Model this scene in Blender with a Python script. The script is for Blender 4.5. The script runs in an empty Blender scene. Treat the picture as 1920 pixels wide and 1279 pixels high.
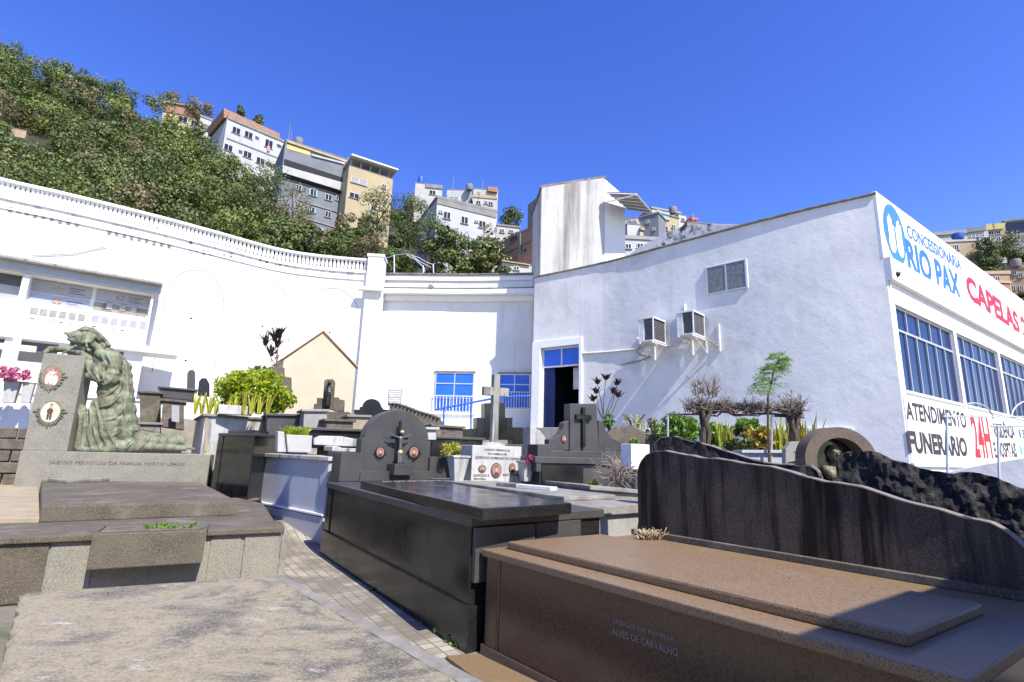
import bpy, bmesh, math, random
import numpy as np
from mathutils import Vector, Matrix, noise
random.seed(7); rng = np.random.default_rng(7)
SC = bpy.context.scene
COL = SC.collection
# ---------------------------------------------------------------- camera
F = 980.0; PITCH = math.radians(11.93); ROLL = math.radians(1.74); E = 1.45
cd = bpy.data.cameras.new("camera"); cam = bpy.data.objects.new("camera", cd); COL.objects.link(cam)
cd.sensor_width = 36; cd.lens = 36*F/1920; cd.clip_end = 3000; cd.clip_start = .05
CM = Matrix.Rotation(math.pi/2+PITCH, 3, 'X') @ Matrix.Rotation(ROLL, 3, 'Z')
cam.matrix_world = Matrix.Translation((0, 0, E)) @ CM.to_4x4()
SC.camera = cam
CC = Vector((0, 0, E))
# ---------------------------------------------------------------- light
SUN_AZ, SUN_EL = 143.0, 48.0
w = bpy.data.worlds.new("World"); SC.world = w; w.use_nodes = True
nt = w.node_tree; nt.nodes.clear()
sky = nt.nodes.new('ShaderNodeTexSky'); sky.sky_type = 'NISHITA'; sky.sun_disc = False
sky.sun_elevation = math.radians(SUN_EL); sky.sun_rotation = math.radians(SUN_AZ)
sky.ozone_density = 3.0; sky.dust_density = 0.3; sky.air_density = 1.0
hs = nt.nodes.new('ShaderNodeHueSaturation'); hs.inputs['Saturation'].default_value = 1.29; hs.inputs['Value'].default_value = 2.2; hs.inputs['Hue'].default_value = .5265
bg = nt.nodes.new('ShaderNodeBackground'); bg.inputs[1].default_value = .085
wo = nt.nodes.new('ShaderNodeOutputWorld')
nt.links.new(sky.outputs[0], hs.inputs['Color']); nt.links.new(hs.outputs[0], bg.inputs[0]); nt.links.new(bg.outputs[0], wo.inputs[0])
sd = bpy.data.lights.new("sun", 'SUN'); sd.energy = 5.0; sd.angle = math.radians(.5); sd.color = (1, .955, .88)
so = bpy.data.objects.new("sun", sd); COL.objects.link(so)
a, e = math.radians(SUN_AZ), math.radians(SUN_EL)
SDIR = Vector((math.sin(a)*math.cos(e), math.cos(a)*math.cos(e), math.sin(e)))
so.rotation_euler = SDIR.to_track_quat('Z', 'Y').to_euler(); so.location = (0, 0, 60)
SC.view_settings.view_transform = 'Standard'; SC.view_settings.look = 'None'
SC.view_settings.exposure = 0.62; SC.view_settings.gamma = 1
# ---------------------------------------------------------------- geometry of the view (survey of the photo: pixel -> world)
def D(x, y): return CM @ Vector(((x-960)/F, -(y-639.5)/F, -1))
def at(x, y, Y): d = D(x, y); return CC + d*(Y/d.y)
def onz(x, y, z): d = D(x, y); return CC + d*((z-E)/d.z)
def zat(x, y, P):
    d = D(x, y); return E + math.hypot(P[0], P[1])*d.z/math.hypot(d.x, d.y)
def gz(x, y):
    r = math.hypot(x, y); k = .22-.10*min(1, max(0, (x-1.5)/4))-.14*min(1, max(0, (-3.6-x)/1.2))*min(1, max(0, (17.5-r)/2)); q = max(0, r-8.0); return min(2.1, k*(q*q/2.0 if q < 1 else q-.5)) if y > -2 else 0
class Fr:
    """upright plane: origin o, r runs left to right, n faces the viewer"""
    def __init__(s, o, az=None, to=None):
        s.o = Vector((o[0], o[1], 0))
        if to is not None: s.r = (Vector((to[0], to[1], 0))-s.o).normalized()
        else: s.r = Vector((math.sin(math.radians(az)), math.cos(math.radians(az)), 0))
        s.n = Vector((s.r.y, -s.r.x, 0))
    def P(s, a, z, d=0): return s.o+s.r*a+s.n*d+Vector((0, 0, z))
    def px(s, x, y, d=0):
        dd = D(x, y); t = ((s.o+s.n*d-CC).dot(s.n))/dd.dot(s.n); p = CC+dd*t
        return (p-s.o).dot(s.r), p.z
# ---------------------------------------------------------------- materials
MATS = {}
def nmat(name):
    m = bpy.data.materials.new(name); m.use_nodes = True; m.node_tree.nodes.clear(); return m
def mat(name, base, rough=.75, var=None, vs=3, vr=(.35, .65), speck=None, ss=140, sr=(.5, .6), streak=None, ks=(5, .35), kr=(.5, .75),
        bump=0, bs=20, metal=0, spec=.5, patch=None, ps=1.2, pr=(.55, .62), coat=0, emit=None, island=0, trans=0, rv=0):
    m = nmat(name); N = m.node_tree.nodes; L = m.node_tree.links.new
    out = N.new('ShaderNodeOutputMaterial'); b = N.new('ShaderNodeBsdfPrincipled'); tc = N.new('ShaderNodeTexCoord')
    cur = N.new('ShaderNodeRGB'); cur.outputs[0].default_value = (*base, 1); cur = cur.outputs[0]
    def ramp(src, r):
        q = N.new('ShaderNodeMapRange'); q.inputs[1].default_value = r[0]; q.inputs[2].default_value = r[1]; L(src, q.inputs[0]); return q.outputs[0]
    def nz(scale, det=5, mp=None, ro=.6):
        t = N.new('ShaderNodeTexNoise'); t.inputs['Scale'].default_value = scale; t.inputs['Detail'].default_value = det; t.inputs['Roughness'].default_value = ro
        if mp:
            mm = N.new('ShaderNodeMapping'); mm.inputs['Scale'].default_value = mp; L(tc.outputs['Object'], mm.inputs[0]); L(mm.outputs[0], t.inputs['Vector'])
        else: L(tc.outputs['Object'], t.inputs['Vector'])
        return t.outputs[0]
    def mix(c, col, fac):
        x = N.new('ShaderNodeMix'); x.data_type = 'RGBA'; L(fac, x.inputs[0]); L(c, x.inputs[6])
        x.inputs[7].default_value = (*col, 1); return x.outputs[2]
    if var: cur = mix(cur, var, ramp(nz(vs), vr))
    if patch: cur = mix(cur, patch, ramp(nz(ps, 8, None, .7), pr))
    if speck: cur = mix(cur, speck, ramp(nz(ss, 2), sr))
    if streak: cur = mix(cur, streak, ramp(nz(1, 5, (ks[0], ks[0], ks[1])), kr))
    if island:
        g = N.new('ShaderNodeNewGeometry'); h = N.new('ShaderNodeHueSaturation'); 
        q = N.new('ShaderNodeMapRange'); q.inputs[3].default_value = 1-island; q.inputs[4].default_value = 1+island
        L(g.outputs['Random Per Island'], q.inputs[0]); L(q.outputs[0], h.inputs['Value'])
        q2 = N.new('ShaderNodeMapRange'); q2.inputs[3].default_value = .47; q2.inputs[4].default_value = .525
        L(g.outputs['Random Per Island'], q2.inputs[0]); L(q2.outputs[0], h.inputs['Hue']); L(cur, h.inputs['Color']); cur = h.outputs[0]
    L(cur, b.inputs['Base Color']); b.inputs['Roughness'].default_value = rough; b.inputs['Metallic'].default_value = metal
    b.inputs['Specular IOR Level'].default_value = spec
    if rv:
        q = N.new('ShaderNodeMapRange'); q.inputs[1].default_value = .42; q.inputs[2].default_value = .66; q.inputs[3].default_value = rough; q.inputs[4].default_value = rough+rv; L(nz(2.3, 8, None, .7), q.inputs[0]); L(q.outputs[0], b.inputs['Roughness'])
    if coat: b.inputs['Coat Weight'].default_value = coat; b.inputs['Coat Roughness'].default_value = .08
    if bump:
        bp = N.new('ShaderNodeBump'); bp.inputs['Strength'].default_value = bump; bp.inputs['Distance'].default_value = .02
        L(nz(bs, 6), bp.inputs['Height']); L(bp.outputs[0], b.inputs['Normal'])
    if trans:
        t = N.new('ShaderNodeBsdfTranslucent'); L(cur, t.inputs[0]); x = N.new('ShaderNodeMixShader'); x.inputs[0].default_value = trans
        L(b.outputs[0], x.inputs[1]); L(t.outputs[0], x.inputs[2]); L(x.outputs[0], out.inputs[0])
    else: L(b.outputs[0], out.inputs[0])
    MATS[name] = m; return m
mat('white_wall', (.78, .77, .74), .85, var=(.70, .69, .66), vs=.7, streak=(.42, .41, .38), ks=(2.5, .3), kr=(.57, .95), bump=.3, bs=9)
mat('grimy_wall', (.80, .79, .76), .85, var=(.70, .69, .66), vs=1, streak=(.16, .155, .145), ks=(5, .5), kr=(.48, .82), bump=.3, bs=9)
mat('white_trim', (.82, .81, .79), .7, var=(.7, .69, .66), vs=6, vr=(.5, .8), bump=.15, bs=30)
mat('chapel_wall', (.74, .73, .70), .8, var=(.65, .64, .62), vs=.7, vr=(.4, .65), patch=(.46, .455, .45), ps=.45, pr=(.5, .74), bump=.75, bs=2.6, streak=(.45, .44, .43), ks=(2.2, .25), kr=(.6, .95))
mat('tower_wall', (.52, .51, .47), .9, var=(.45, .44, .41), vs=1.5, streak=(.10, .10, .09), ks=(1.9, .12), kr=(.52, .76), bump=.5, bs=8)
mat('moldy_wall', (.55, .55, .56), .9, var=(.38, .39, .42), vs=2, patch=(.03, .03, .03), ps=1.6, pr=(.49, .57), bump=.6, bs=8)
mat('grey_trim', (.27, .25, .23), .9, var=(.12, .11, .10), vs=5, bump=.4, bs=20)
mat('damp', (.62, .575, .46), .9, var=(.70, .67, .58), vs=4)
mat('cream_wall', (.56, .46, .325), .9, var=(.50, .41, .29), vs=2, streak=(.45, .38, .25), kr=(.6, .9), bump=.3, bs=15)
mat('terracotta', (.50, .36, .24), .85, var=(.40, .27, .17), vs=8, bump=.5, bs=30)
mat('black_granite', (.008, .008, .0075), .16, speck=(.035, .035, .033), ss=160, sr=(.5, .68), spec=.4, var=(.014, .014, .013), vs=2, patch=(.03, .029, .027), ps=1.0, pr=(.5, .8), rv=.16)
mat('dusty_granite', (.038, .036, .033), .45, speck=(.10, .097, .09), ss=130, sr=(.5, .7), var=(.065, .062, .056), vs=1.6, patch=(.13, .12, .105), ps=2.5, pr=(.6, .85), bump=.1, bs=50)
mat('grey_granite', (.215, .20, .15), .7, speck=(.31, .29, .225), ss=110, sr=(.42, .62), var=(.13, .12, .10), vs=3, patch=(.10, .075, .06), ps=2.2, pr=(.6, .75), bump=.25, bs=60)
mat('dirty_granite', (.115, .096, .066), .85, speck=(.18, .155, .11), ss=110, sr=(.5, .65), var=(.062, .049, .034), vs=2.4, patch=(.20, .18, .14), ps=1.8, pr=(.52, .68), bump=.35, bs=40)
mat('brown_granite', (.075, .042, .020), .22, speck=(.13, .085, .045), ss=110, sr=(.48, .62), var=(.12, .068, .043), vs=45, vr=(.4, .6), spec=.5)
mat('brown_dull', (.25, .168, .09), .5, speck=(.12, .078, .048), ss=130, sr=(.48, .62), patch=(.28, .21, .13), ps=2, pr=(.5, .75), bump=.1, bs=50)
mat('stained_granite', (.105, .083, .057), .9, speck=(.155, .13, .095), ss=110, sr=(.5, .66), spec=.2, var=(.06, .052, .043), vs=3, streak=(.024, .018, .013), ks=(7, .5), kr=(.47, .6), bump=.2, bs=50)
mat('bust_bronze', (.09, .085, .055), .6, metal=.3, var=(.2, .18, .1), vs=8)
mat('arch_stone', (.12, .085, .06), .85, var=(.08, .06, .045), vs=3, speck=(.16, .125, .1), ss=80, sr=(.5, .65), bump=.3, bs=30)
mat('granite_rim', (.22, .185, .15), .9, var=(.2, .18, .16), vs=14, bump=.6, bs=40)
mat('dark_rock', (.022, .02, .019), .85, var=(.085, .08, .075), vs=14, vr=(.5, .75), patch=(.17, .16, .15), ps=6, pr=(.63, .72), bump=.9, bs=24)
mat('concrete', (.29, .27, .23), .9, var=(.18, .165, .14), vs=4, patch=(.09, .085, .075), ps=3, pr=(.58, .7), bump=.5, bs=30)
mat('pale_concrete', (.36, .34, .30), .9, var=(.27, .26, .23), vs=3, streak=(.10, .10, .095), ks=(12, 1.0), kr=(.55, .75), bump=.3, bs=25)
mat('white_marble', (.50, .485, .445), .6, var=(.37, .36, .33), vs=3, streak=(.08, .08, .075), ks=(9, 1.1), kr=(.5, .74), bump=.15, bs=25)
mat('cross_stone', (.34, .32, .265), .9, var=(.23, .22, .185), vs=5, streak=(.07, .07, .065), ks=(14, 1.5), kr=(.5, .7), bump=.4, bs=30)
mat('painted_grey', (.44, .45, .50), .75, var=(.38, .39, .43), vs=1.2, streak=(.16, .16, .17), ks=(9, .9), kr=(.64, .85), bump=.2, bs=20)
mat('yellow_concrete', (.40, .32, .20), .9, var=(.30, .25, .17), vs=3, bump=.3, bs=25)
mat('rubble', (.17, .14, .105), .95, var=(.09, .078, .06), vs=7, patch=(.28, .2, .12), ps=4, pr=(.6, .7), bump=1, bs=15)
mat('verdigris', (.17, .165, .10), .7, var=(.24, .275, .175), vs=5, vr=(.42, .66), streak=(.05, .055, .04), ks=(9, 2), kr=(.52, .72), metal=.25, bump=.35, bs=30)
mat('dark_bronze', (.03, .028, .024), .4, metal=.6)
mat('alu_dark', (.11, .11, .11), .45, metal=.4)
mat('gold', (.75, .66, .25), .35, metal=.5)
mat('blue_paint', (.02, .16, .80), .35, var=(.015, .12, .62), vs=1)
mat('blue_rail', (.03, .12, .50), .4)
mat('white_metal', (.78, .78, .77), .45, var=(.6, .59, .57), vs=10)
mat('grey_metal', (.33, .33, .33), .5, metal=.3, var=(.22, .21, .2), vs=12)
mat('dark_pipe', (.05, .052, .06), .6)
mat('galv', (.5, .53, .55), .45, metal=.4)
mat('alu', (.55, .56, .57), .4, metal=.4)
mat('glass', (.006, .014, .065), .12, spec=.22, var=(.009, .02, .10), vs=.9)
mat('dark_glass', (.02, .024, .03), .12)
mat('dark', (.01, .01, .012), .8)
mat('room_dark', (.02, .025, .04), .9)
mat('sign_white', (.86, .86, .86), .5)
mat('sign_blue', (.035, .16, .48), .5)
mat('sign_lightblue', (.05, .20, .52), .5)
mat('sign_red', (.45, .012, .02), .5)
mat('sign_black', (.04, .025, .022), .5)
mat('sign_green', (.05, .55, .35), .5)
mat('engraved', (.06, .045, .035), .9)
mat('engraved_worn', (.11, .095, .07), .95, patch=(.20, .19, .145), ps=9, pr=(.45, .6))
mat('engraved_pale', (.30, .22, .19), .8)
mat('gilt_text', (.45, .42, .32), .5)
mat('photo_tile', (.28, .17, .12), .3, var=(.42, .35, .28), vs=22, vr=(.45, .55), patch=(.08, .05, .04), ps=16, pr=(.56, .6))
mat('skin_tile', (.50, .30, .21), .3)
mat('tile_red', (.26, .10, .08), .3, var=(.38, .2, .15), vs=14)
mat('tile_cream', (.60, .45, .30), .3, var=(.7, .6, .48), vs=9)
mat('tile_rose', (.36, .20, .15), .3, var=(.28, .14, .10), vs=20)
mat('tile_white', (.70, .66, .6), .3)
mat('tile_brown', (.10, .05, .03), .3)
mat('photo_cream', (.75, .62, .45), .3)
mat('plaque', (.36, .355, .37), .5, var=(.30, .30, .31), vs=2)
mat('urn_grey', (.22, .21, .19), .7, var=(.34, .33, .3), vs=12)
mat('urn_blue', (.27, .28, .40), .7, var=(.38, .38, .48), vs=12)
mat('plaque_blue', (.32, .345, .45), .5)
mat('brick', (.32, .17, .11), .9, var=(.24, .12, .08), vs=1.5, speck=(.5, .33, .22), ss=6, sr=(.5, .7), bump=.3, bs=6)
mat('render_grey', (.185, .20, .225), .9, var=(.15, .16, .18), vs=.5, streak=(.2, .2, .22), ks=(.8, .08), kr=(.55, .9), bump=.2, bs=3)
mat('render_pale', (.46, .46, .47), .9, var=(.38, .38, .39), vs=.4, streak=(.2, .2, .2), ks=(.8, .08), kr=(.6, .9))
mat('render_white', (.46, .45, .42), .9, var=(.38, .37, .35), vs=.5, streak=(.4, .38, .35), ks=(.8, .08), kr=(.62, .95))
mat('render_beige', (.42, .34, .21), .9, var=(.36, .29, .18), vs=.4, streak=(.3, .25, .18), ks=(.8, .08), kr=(.6, .9))
mat('render_yellow', (.58, .48, .20), .9, var=(.48, .40, .18), vs=.6)
mat('render_orange', (.42, .30, .19), .9, var=(.34, .24, .16), vs=.6)
mat('raw_concrete', (.26, .255, .24), .95, var=(.18, .175, .165), vs=.6, bump=.3, bs=4)
mat('teal', (.16, .42, .42), .7)
mat('metal_sheet', (.30, .29, .28), .6, var=(.22, .21, .2), vs=4)
mat('water_tank', (.02, .10, .42), .5)
mat('red_cloth', (.7, .12, .10), .8)
mat('pink_cloth', (.8, .25, .3), .8)
# foliage
mat('leaf_hill', (.12, .155, .028), .6, var=(.065, .095, .018), vs=.16, vr=(.42, .58), patch=(.20, .16, .065), ps=.11, pr=(.54, .66), island=.5, trans=.12)
mat('leaf_hill2', (.19, .23, .04), .6, var=(.12, .155, .03), vs=.4, island=.4, trans=.12)
mat('leaf_dark', (.075, .105, .02), .55, var=(.115, .145, .03), vs=.3, island=.45, trans=.12)
mat('leaf_olive', (.16, .155, .06), .6, var=(.20, .15, .075), vs=.3, island=.4, trans=.12)
mat('leaf_bright', (.42, .44, .02), .4, var=(.20, .32, .02), vs=6, island=.35, trans=.35)
mat('leaf_yellow', (.55, .48, .06), .45, var=(.3, .36, .04), vs=9, island=.3, trans=.3)
mat('leaf_green', (.10, .22, .03), .45, var=(.20, .32, .04), vs=5, island=.4, trans=.3)
mat('leaf_fern', (.27, .40, .13), .55, island=.3, trans=.4)
mat('leaf_red', (.10, .035, .035), .5, var=(.06, .07, .03), vs=12, island=.4, trans=.2)
mat('leaf_orange', (.48, .28, .04), .5, var=(.30, .32, .05), vs=9, island=.3, trans=.3)
mat('petal_pink', (.62, .20, .32), .6, island=.4, trans=.3)
mat('petal_dark', (.35, .06, .14), .6, island=.4, trans=.3)
mat('dry_grass', (.42, .34, .2), .9, island=.3)
mat('twig', (.22, .17, .13), .9, var=(.12, .09, .07), vs=14)
mat('dry_twig', (.33, .28, .24), .9, var=(.2, .16, .14), vs=14)
mat('bark', (.10, .075, .05), .95, var=(.05, .04, .03), vs=10, bump=.8, bs=25)
mat('hill_soil', (.035, .035, .018), 1, var=(.02, .03, .01), vs=.2, patch=(.09, .065, .04), ps=.15, pr=(.6, .7))
mat('ground', (.24, .21, .16), .95, var=(.14, .125, .09), vs=1.2, patch=(.08, .10, .04), ps=.9, pr=(.58, .7), bump=.6, bs=12)
def slab_mat():
    m = nmat('lichen_slab'); N = m.node_tree.nodes; L = m.node_tree.links.new
    out = N.new('ShaderNodeOutputMaterial'); b = N.new('ShaderNodeBsdfPrincipled'); tc = N.new('ShaderNodeTexCoord')
    mp = N.new('ShaderNodeMapping'); mp.inputs['Rotation'].default_value = (0, 0, math.radians(-22)); mp.inputs['Scale'].default_value = (1.0, 2.2, 1)
    mp0 = N.new('ShaderNodeMapping'); mp0.inputs['Rotation'].default_value = (0, 0, math.radians(-22)); mp0.inputs['Scale'].default_value = (1.0, 1.45, 1); L(tc.outputs['Object'], mp0.inputs[0])
    L(tc.outputs['Object'], mp.inputs[0])
    def nz(s, d, v=None, ro=.65):
        t = N.new('ShaderNodeTexNoise'); t.inputs['Scale'].default_value = s; t.inputs['Detail'].default_value = d; t.inputs['Roughness'].default_value = ro; t.inputs['Distortion'].default_value = .4
        L(v or tc.outputs['Object'], t.inputs['Vector']); return t.outputs[0]
    def rmp(src, stops):
        r = N.new('ShaderNodeValToRGB'); e = r.color_ramp.elements
        e[0].position, e[0].color = stops[0][0], (*stops[0][1], 1); e[1].position, e[1].color = stops[-1][0], (*stops[-1][1], 1)
        for p, c in stops[1:-1]: q = e.new(p); q.color = (*c, 1)
        L(src, r.inputs[0]); return r.outputs[0]
    n1 = nz(1.15, 12, mp0.outputs[0], .72)
    c1 = rmp(n1, [(.35, (.08, .072, .056)), (.42, (.19, .168, .12)), (.49, (.32, .27, .17)), (.55, (.26, .225, .15)), (.60, (.13, .118, .088)), (.66, (.08, .073, .058))])
    def mx(c, f, col):
        x = N.new('ShaderNodeMix'); x.data_type = 'RGBA'; L(f, x.inputs[0]); L(c, x.inputs[6]); x.inputs[7].default_value = (*col, 1); return x.outputs[2]
    w1 = rmp(nz(1.9, 10, mp.outputs[0], .75), [(.585, (0, 0, 0)), (.64, (.8, .8, .8))])
    c2 = mx(c1, w1, (.46, .44, .39))
    k = rmp(nz(22, 6), [(.50, (0, 0, 0)), (.66, (.5, .5, .5))]); c3 = mx(c2, k, (.10, .09, .075))
    k2 = rmp(nz(60, 5), [(.48, (0, 0, 0)), (.66, (.7, .7, .7))]); c4 = mx(c3, k2, (.38, .345, .27))
    k3 = rmp(nz(95, 3), [(.55, (0, 0, 0)), (.68, (.8, .8, .8))]); c4 = mx(c4, k3, (.06, .055, .045))
    L(c4, b.inputs['Base Color']); b.inputs['Roughness'].default_value = .95
    bp = N.new('ShaderNodeBump'); bp.inputs['Strength'].default_value = .8; bp.inputs['Distance'].default_value = .02
    ad = N.new('ShaderNodeMath'); ad.operation = 'MULTIPLY_ADD'; ad.inputs[1].default_value = .35; L(nz(45, 6), ad.inputs[0]); L(n1, ad.inputs[2]); L(ad.outputs[0], bp.inputs['Height']); L(bp.outputs[0], b.inputs['Normal'])
    L(b.outputs[0], out.inputs[0]); MATS['lichen_slab'] = m
slab_mat()
def tile_mat():
    m = nmat('path_tiles'); N = m.node_tree.nodes; L = m.node_tree.links.new
    out = N.new('ShaderNodeOutputMaterial'); b = N.new('ShaderNodeBsdfPrincipled'); tc = N.new('ShaderNodeTexCoord')
    mp = N.new('ShaderNodeMapping'); mp.inputs['Rotation'].default_value = (0, 0, math.radians(-33)); L(tc.outputs['Object'], mp.inputs[0])
    br = N.new('ShaderNodeTexBrick'); br.offset = 0; br.inputs['Scale'].default_value = 1; br.inputs['Brick Width'].default_value = .105; br.inputs['Row Height'].default_value = .105
    br.inputs['Mortar Size'].default_value = .007; br.inputs['Mortar Smooth'].default_value = .3; br.inputs['Bias'].default_value = 0
    br.inputs['Color1'].default_value = (.42, .385, .30, 1); br.inputs['Color2'].default_value = (.30, .27, .21, 1); br.inputs['Mortar'].default_value = (.16, .14, .105, 1)
    L(mp.outputs[0], br.inputs['Vector'])
    t = N.new('ShaderNodeTexNoise'); t.inputs['Scale'].default_value = 2.2; t.inputs['Detail'].default_value = 8; L(tc.outputs['Object'], t.inputs['Vector'])
    q = N.new('ShaderNodeMapRange'); q.inputs[1].default_value = .40; q.inputs[2].default_value = .56; L(t.outputs[0], q.inputs[0])
    x = N.new('ShaderNodeMix'); x.data_type = 'RGBA'; L(q.outputs[0], x.inputs[0]); L(br.outputs[0], x.inputs[6]); x.inputs[7].default_value = (.15, .13, .10, 1)
    mm = N.new('ShaderNodeMath'); mm.operation = 'MULTIPLY'; mm.inputs[1].default_value = .8; L(q.outputs[0], mm.inputs[0]); L(mm.outputs[0], x.inputs[0])
    L(x.outputs[2], b.inputs['Base Color']); b.inputs['Roughness'].default_value = .9
    bp = N.new('ShaderNodeBump'); bp.inputs['Strength'].default_value = .5; bp.inputs['Distance'].default_value = .01; bp.invert = True; L(br.outputs['Fac'], bp.inputs['Height']); L(bp.outputs[0], b.inputs['Normal'])
    L(b.outputs[0], out.inputs[0]); MATS['path_tiles'] = m
tile_mat()
# ---------------------------------------------------------------- mesh builder
class MB:
    def __init__(s): s.v = []; s.f = []
    def add(s, vs, fs):
        k = len(s.v); s.v += [tuple(p) for p in vs]; s.f += [tuple(i+k for i in f) for f in fs]; return s
    def prism(s, pts, vec):
        n = len(pts); vec = Vector(vec); a = [Vector(p) for p in pts]
        return s.add(a+[p+vec for p in a], [tuple(range(n))[::-1], tuple(range(n, 2*n))]+[(i, (i+1) % n, n+(i+1) % n, n+i) for i in range(n)])
    def polyz(s, pts, z0, z1): return s.prism([(p[0], p[1], z0) for p in pts], (0, 0, z1-z0))
    def fbox(s, fr, a0, a1, z0, z1, d0, d1):
        return s.prism([fr.P(a0, z0, d0), fr.P(a1, z0, d0), fr.P(a1, z1, d0), fr.P(a0, z1, d0)], fr.n*(d1-d0))
    def pxp(s, fr, pts, d0, d1):
        q = [fr.px(*p) for p in pts]; return s.prism([fr.P(a, z, d0) for a, z in q], fr.n*(d1-d0))
    def tube(s, pts, r, seg=7):
        pts = [Vector(p) for p in pts]; n = len(pts); rs = r if isinstance(r, (list, tuple)) else [r]*n
        vs = []; up = None
        for i, p in enumerate(pts):
            t = (pts[min(i+1, n-1)]-pts[max(i-1, 0)]).normalized()
            if up is None: up = Vector((0, 0, 1)) if abs(t.z) < .9 else Vector((1, 0, 0))
            x = t.cross(up).normalized(); y = x.cross(t).normalized(); up = y
            vs += [p+(x*math.cos(2*math.pi*k/seg)+y*math.sin(2*math.pi*k/seg))*rs[i] for k in range(seg)]
        fs = [(i*seg+k, i*seg+(k+1) % seg, (i+1)*seg+(k+1) % seg, (i+1)*seg+k) for i in range(n-1) for k in range(seg)]
        fs += [tuple(range(seg))[::-1], tuple((n-1)*seg+k for k in range(seg))]
        return s.add(vs, fs)
    def lathe(s, c, prof, seg=14):
        vs = [(c[0]+r*math.cos(2*math.pi*k/seg), c[1]+r*math.sin(2*math.pi*k/seg), c[2]+z) for r, z in prof for k in range(seg)]; n = len(prof)
        fs = [(i*seg+k, i*seg+(k+1) % seg, (i+1)*seg+(k+1) % seg, (i+1)*seg+k) for i in range(n-1) for k in range(seg)]
        return s.add(vs, fs+[tuple(range(seg))[::-1], tuple((n-1)*seg+k for k in range(seg))])
    def ell(s, c, r, seg=12, rot=None):
        c = Vector(c); r = r if isinstance(r, (tuple, list)) else (r, r, r); vs = []; m = seg//2+1
        for i in range(1, m):
            th = math.pi*i/m
            for k in range(seg):
                q = Vector((r[0]*math.sin(th)*math.cos(2*math.pi*k/seg), r[1]*math.sin(th)*math.sin(2*math.pi*k/seg), r[2]*math.cos(th)))
                vs.append(c+(rot@q if rot else q))
        t = Vector((0, 0, r[2])); vs += [c+(rot@t if rot else t), c-(rot@t if rot else t)]; a = (m-1)*seg
        fs = [(i*seg+k, i*seg+(k+1) % seg, (i+1)*seg+(k+1) % seg, (i+1)*seg+k) for i in range(m-2) for k in range(seg)]
        fs += [(a, (k+1) % seg, k) for k in range(seg)]+[(a+1, (m-2)*seg+k, (m-2)*seg+(k+1) % seg) for k in range(seg)]
        return s.add(vs, fs)
    def cap(s, p, q, r0, r1=None, seg=10):
        r1 = r0 if r1 is None else r1; p = Vector(p); q = Vector(q)
        s.ell(p, r0, seg); s.ell(q, r1, seg); n = max(2, int((q-p).length/max(.02, min(r0, r1))*1.2))
        for i in range(1, n): t = i/n; s.ell(p.lerp(q, t), r0+(r1-r0)*t, seg)
        return s
    def build(s, name, m, root=None, bevel=0, smooth=0, seg=2):
        me = bpy.data.meshes.new(name); vs = s.v
        if root is None:
            A = np.array(vs); o = Vector((A[:, 0].mean(), A[:, 1].mean(), A[:, 2].min()))
        else: o = root.matrix_basis.translation.copy(); p = root.parent
        if root is not None:
            while p is not None: o += p.matrix_basis.translation; p = p.parent
        me.from_pydata([(v[0]-o.x, v[1]-o.y, v[2]-o.z) for v in vs], [], s.f)
        bm = bmesh.new(); bm.from_mesh(me); bmesh.ops.recalc_face_normals(bm, faces=bm.faces)
        if bevel:
            ed = [x for x in bm.edges if len(x.link_faces) == 2 and x.calc_face_angle(0) > .5]
            bmesh.ops.bevel(bm, geom=ed, offset=bevel, segments=seg, affect='EDGES', clamp_overlap=True, profile=.6)
        bm.to_mesh(me); bm.free()
        me.materials.append(MATS[m])
        if smooth:
            me.polygons.foreach_set('use_smooth', [True]*len(me.polygons)); me.set_sharp_from_angle(angle=math.radians(smooth if smooth > 1 else 40))
        ob = bpy.data.objects.new(name, me); COL.objects.link(ob)
        if root is None: ob.location = o
        else: ob.parent = root
        return ob
def tag(o, label, cat, group=None):
    o['label'] = label; o['category'] = cat
    if group: o['group'] = group
    return o
def thing(name, label, cat, loc, group=None):
    o = bpy.data.objects.new(name, None); COL.objects.link(o); o.location = Vector(loc); o.empty_display_size = .2
    return tag(o, label, cat, group)
def struct(o, kind='structure'): o['kind'] = kind; return o
def lerp(a, b, t): return a+(b-a)*t
def interp(tab, x):
    return float(np.interp(x, [t[0] for t in tab], [t[1] for t in tab]))
def text(txt, o, r, u, s0, s1, t0, t1, m, root, name='lettering', bold=.02, ext=.003):
    """mesh lettering fitted to the rectangle s0..s1 x t0..t1 in the plane o, r, u"""
    c = bpy.data.curves.new('t', 'FONT'); c.body = txt; c.offset = bold; c.resolution_u = 3; c.extrude = .01
    t = bpy.data.objects.new('t', c); COL.objects.link(t); bpy.context.view_layer.update()
    me = bpy.data.meshes.new_from_object(t.evaluated_get(bpy.context.evaluated_depsgraph_get()))
    V = np.array([v.co[:] for v in me.vertices]); lo, hi = V.min(0), V.max(0)
    n = r.cross(u).normalized()
    mb = MB(); vs = []
    for x, y, z in V:
        p = o+r*(s0+(x-lo[0])/(hi[0]-lo[0])*(s1-s0))+u*(t0+(y-lo[1])/(hi[1]-lo[1])*(t1-t0))+n*(ext*(1 if z > 0 else 0)); vs.append(p)
    mb.add(vs, [tuple(p.vertices) for p in me.polygons])
    bpy.data.objects.remove(t); bpy.data.curves.remove(c); bpy.data.meshes.remove(me)
    return mb.build(name, m, root)
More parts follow.
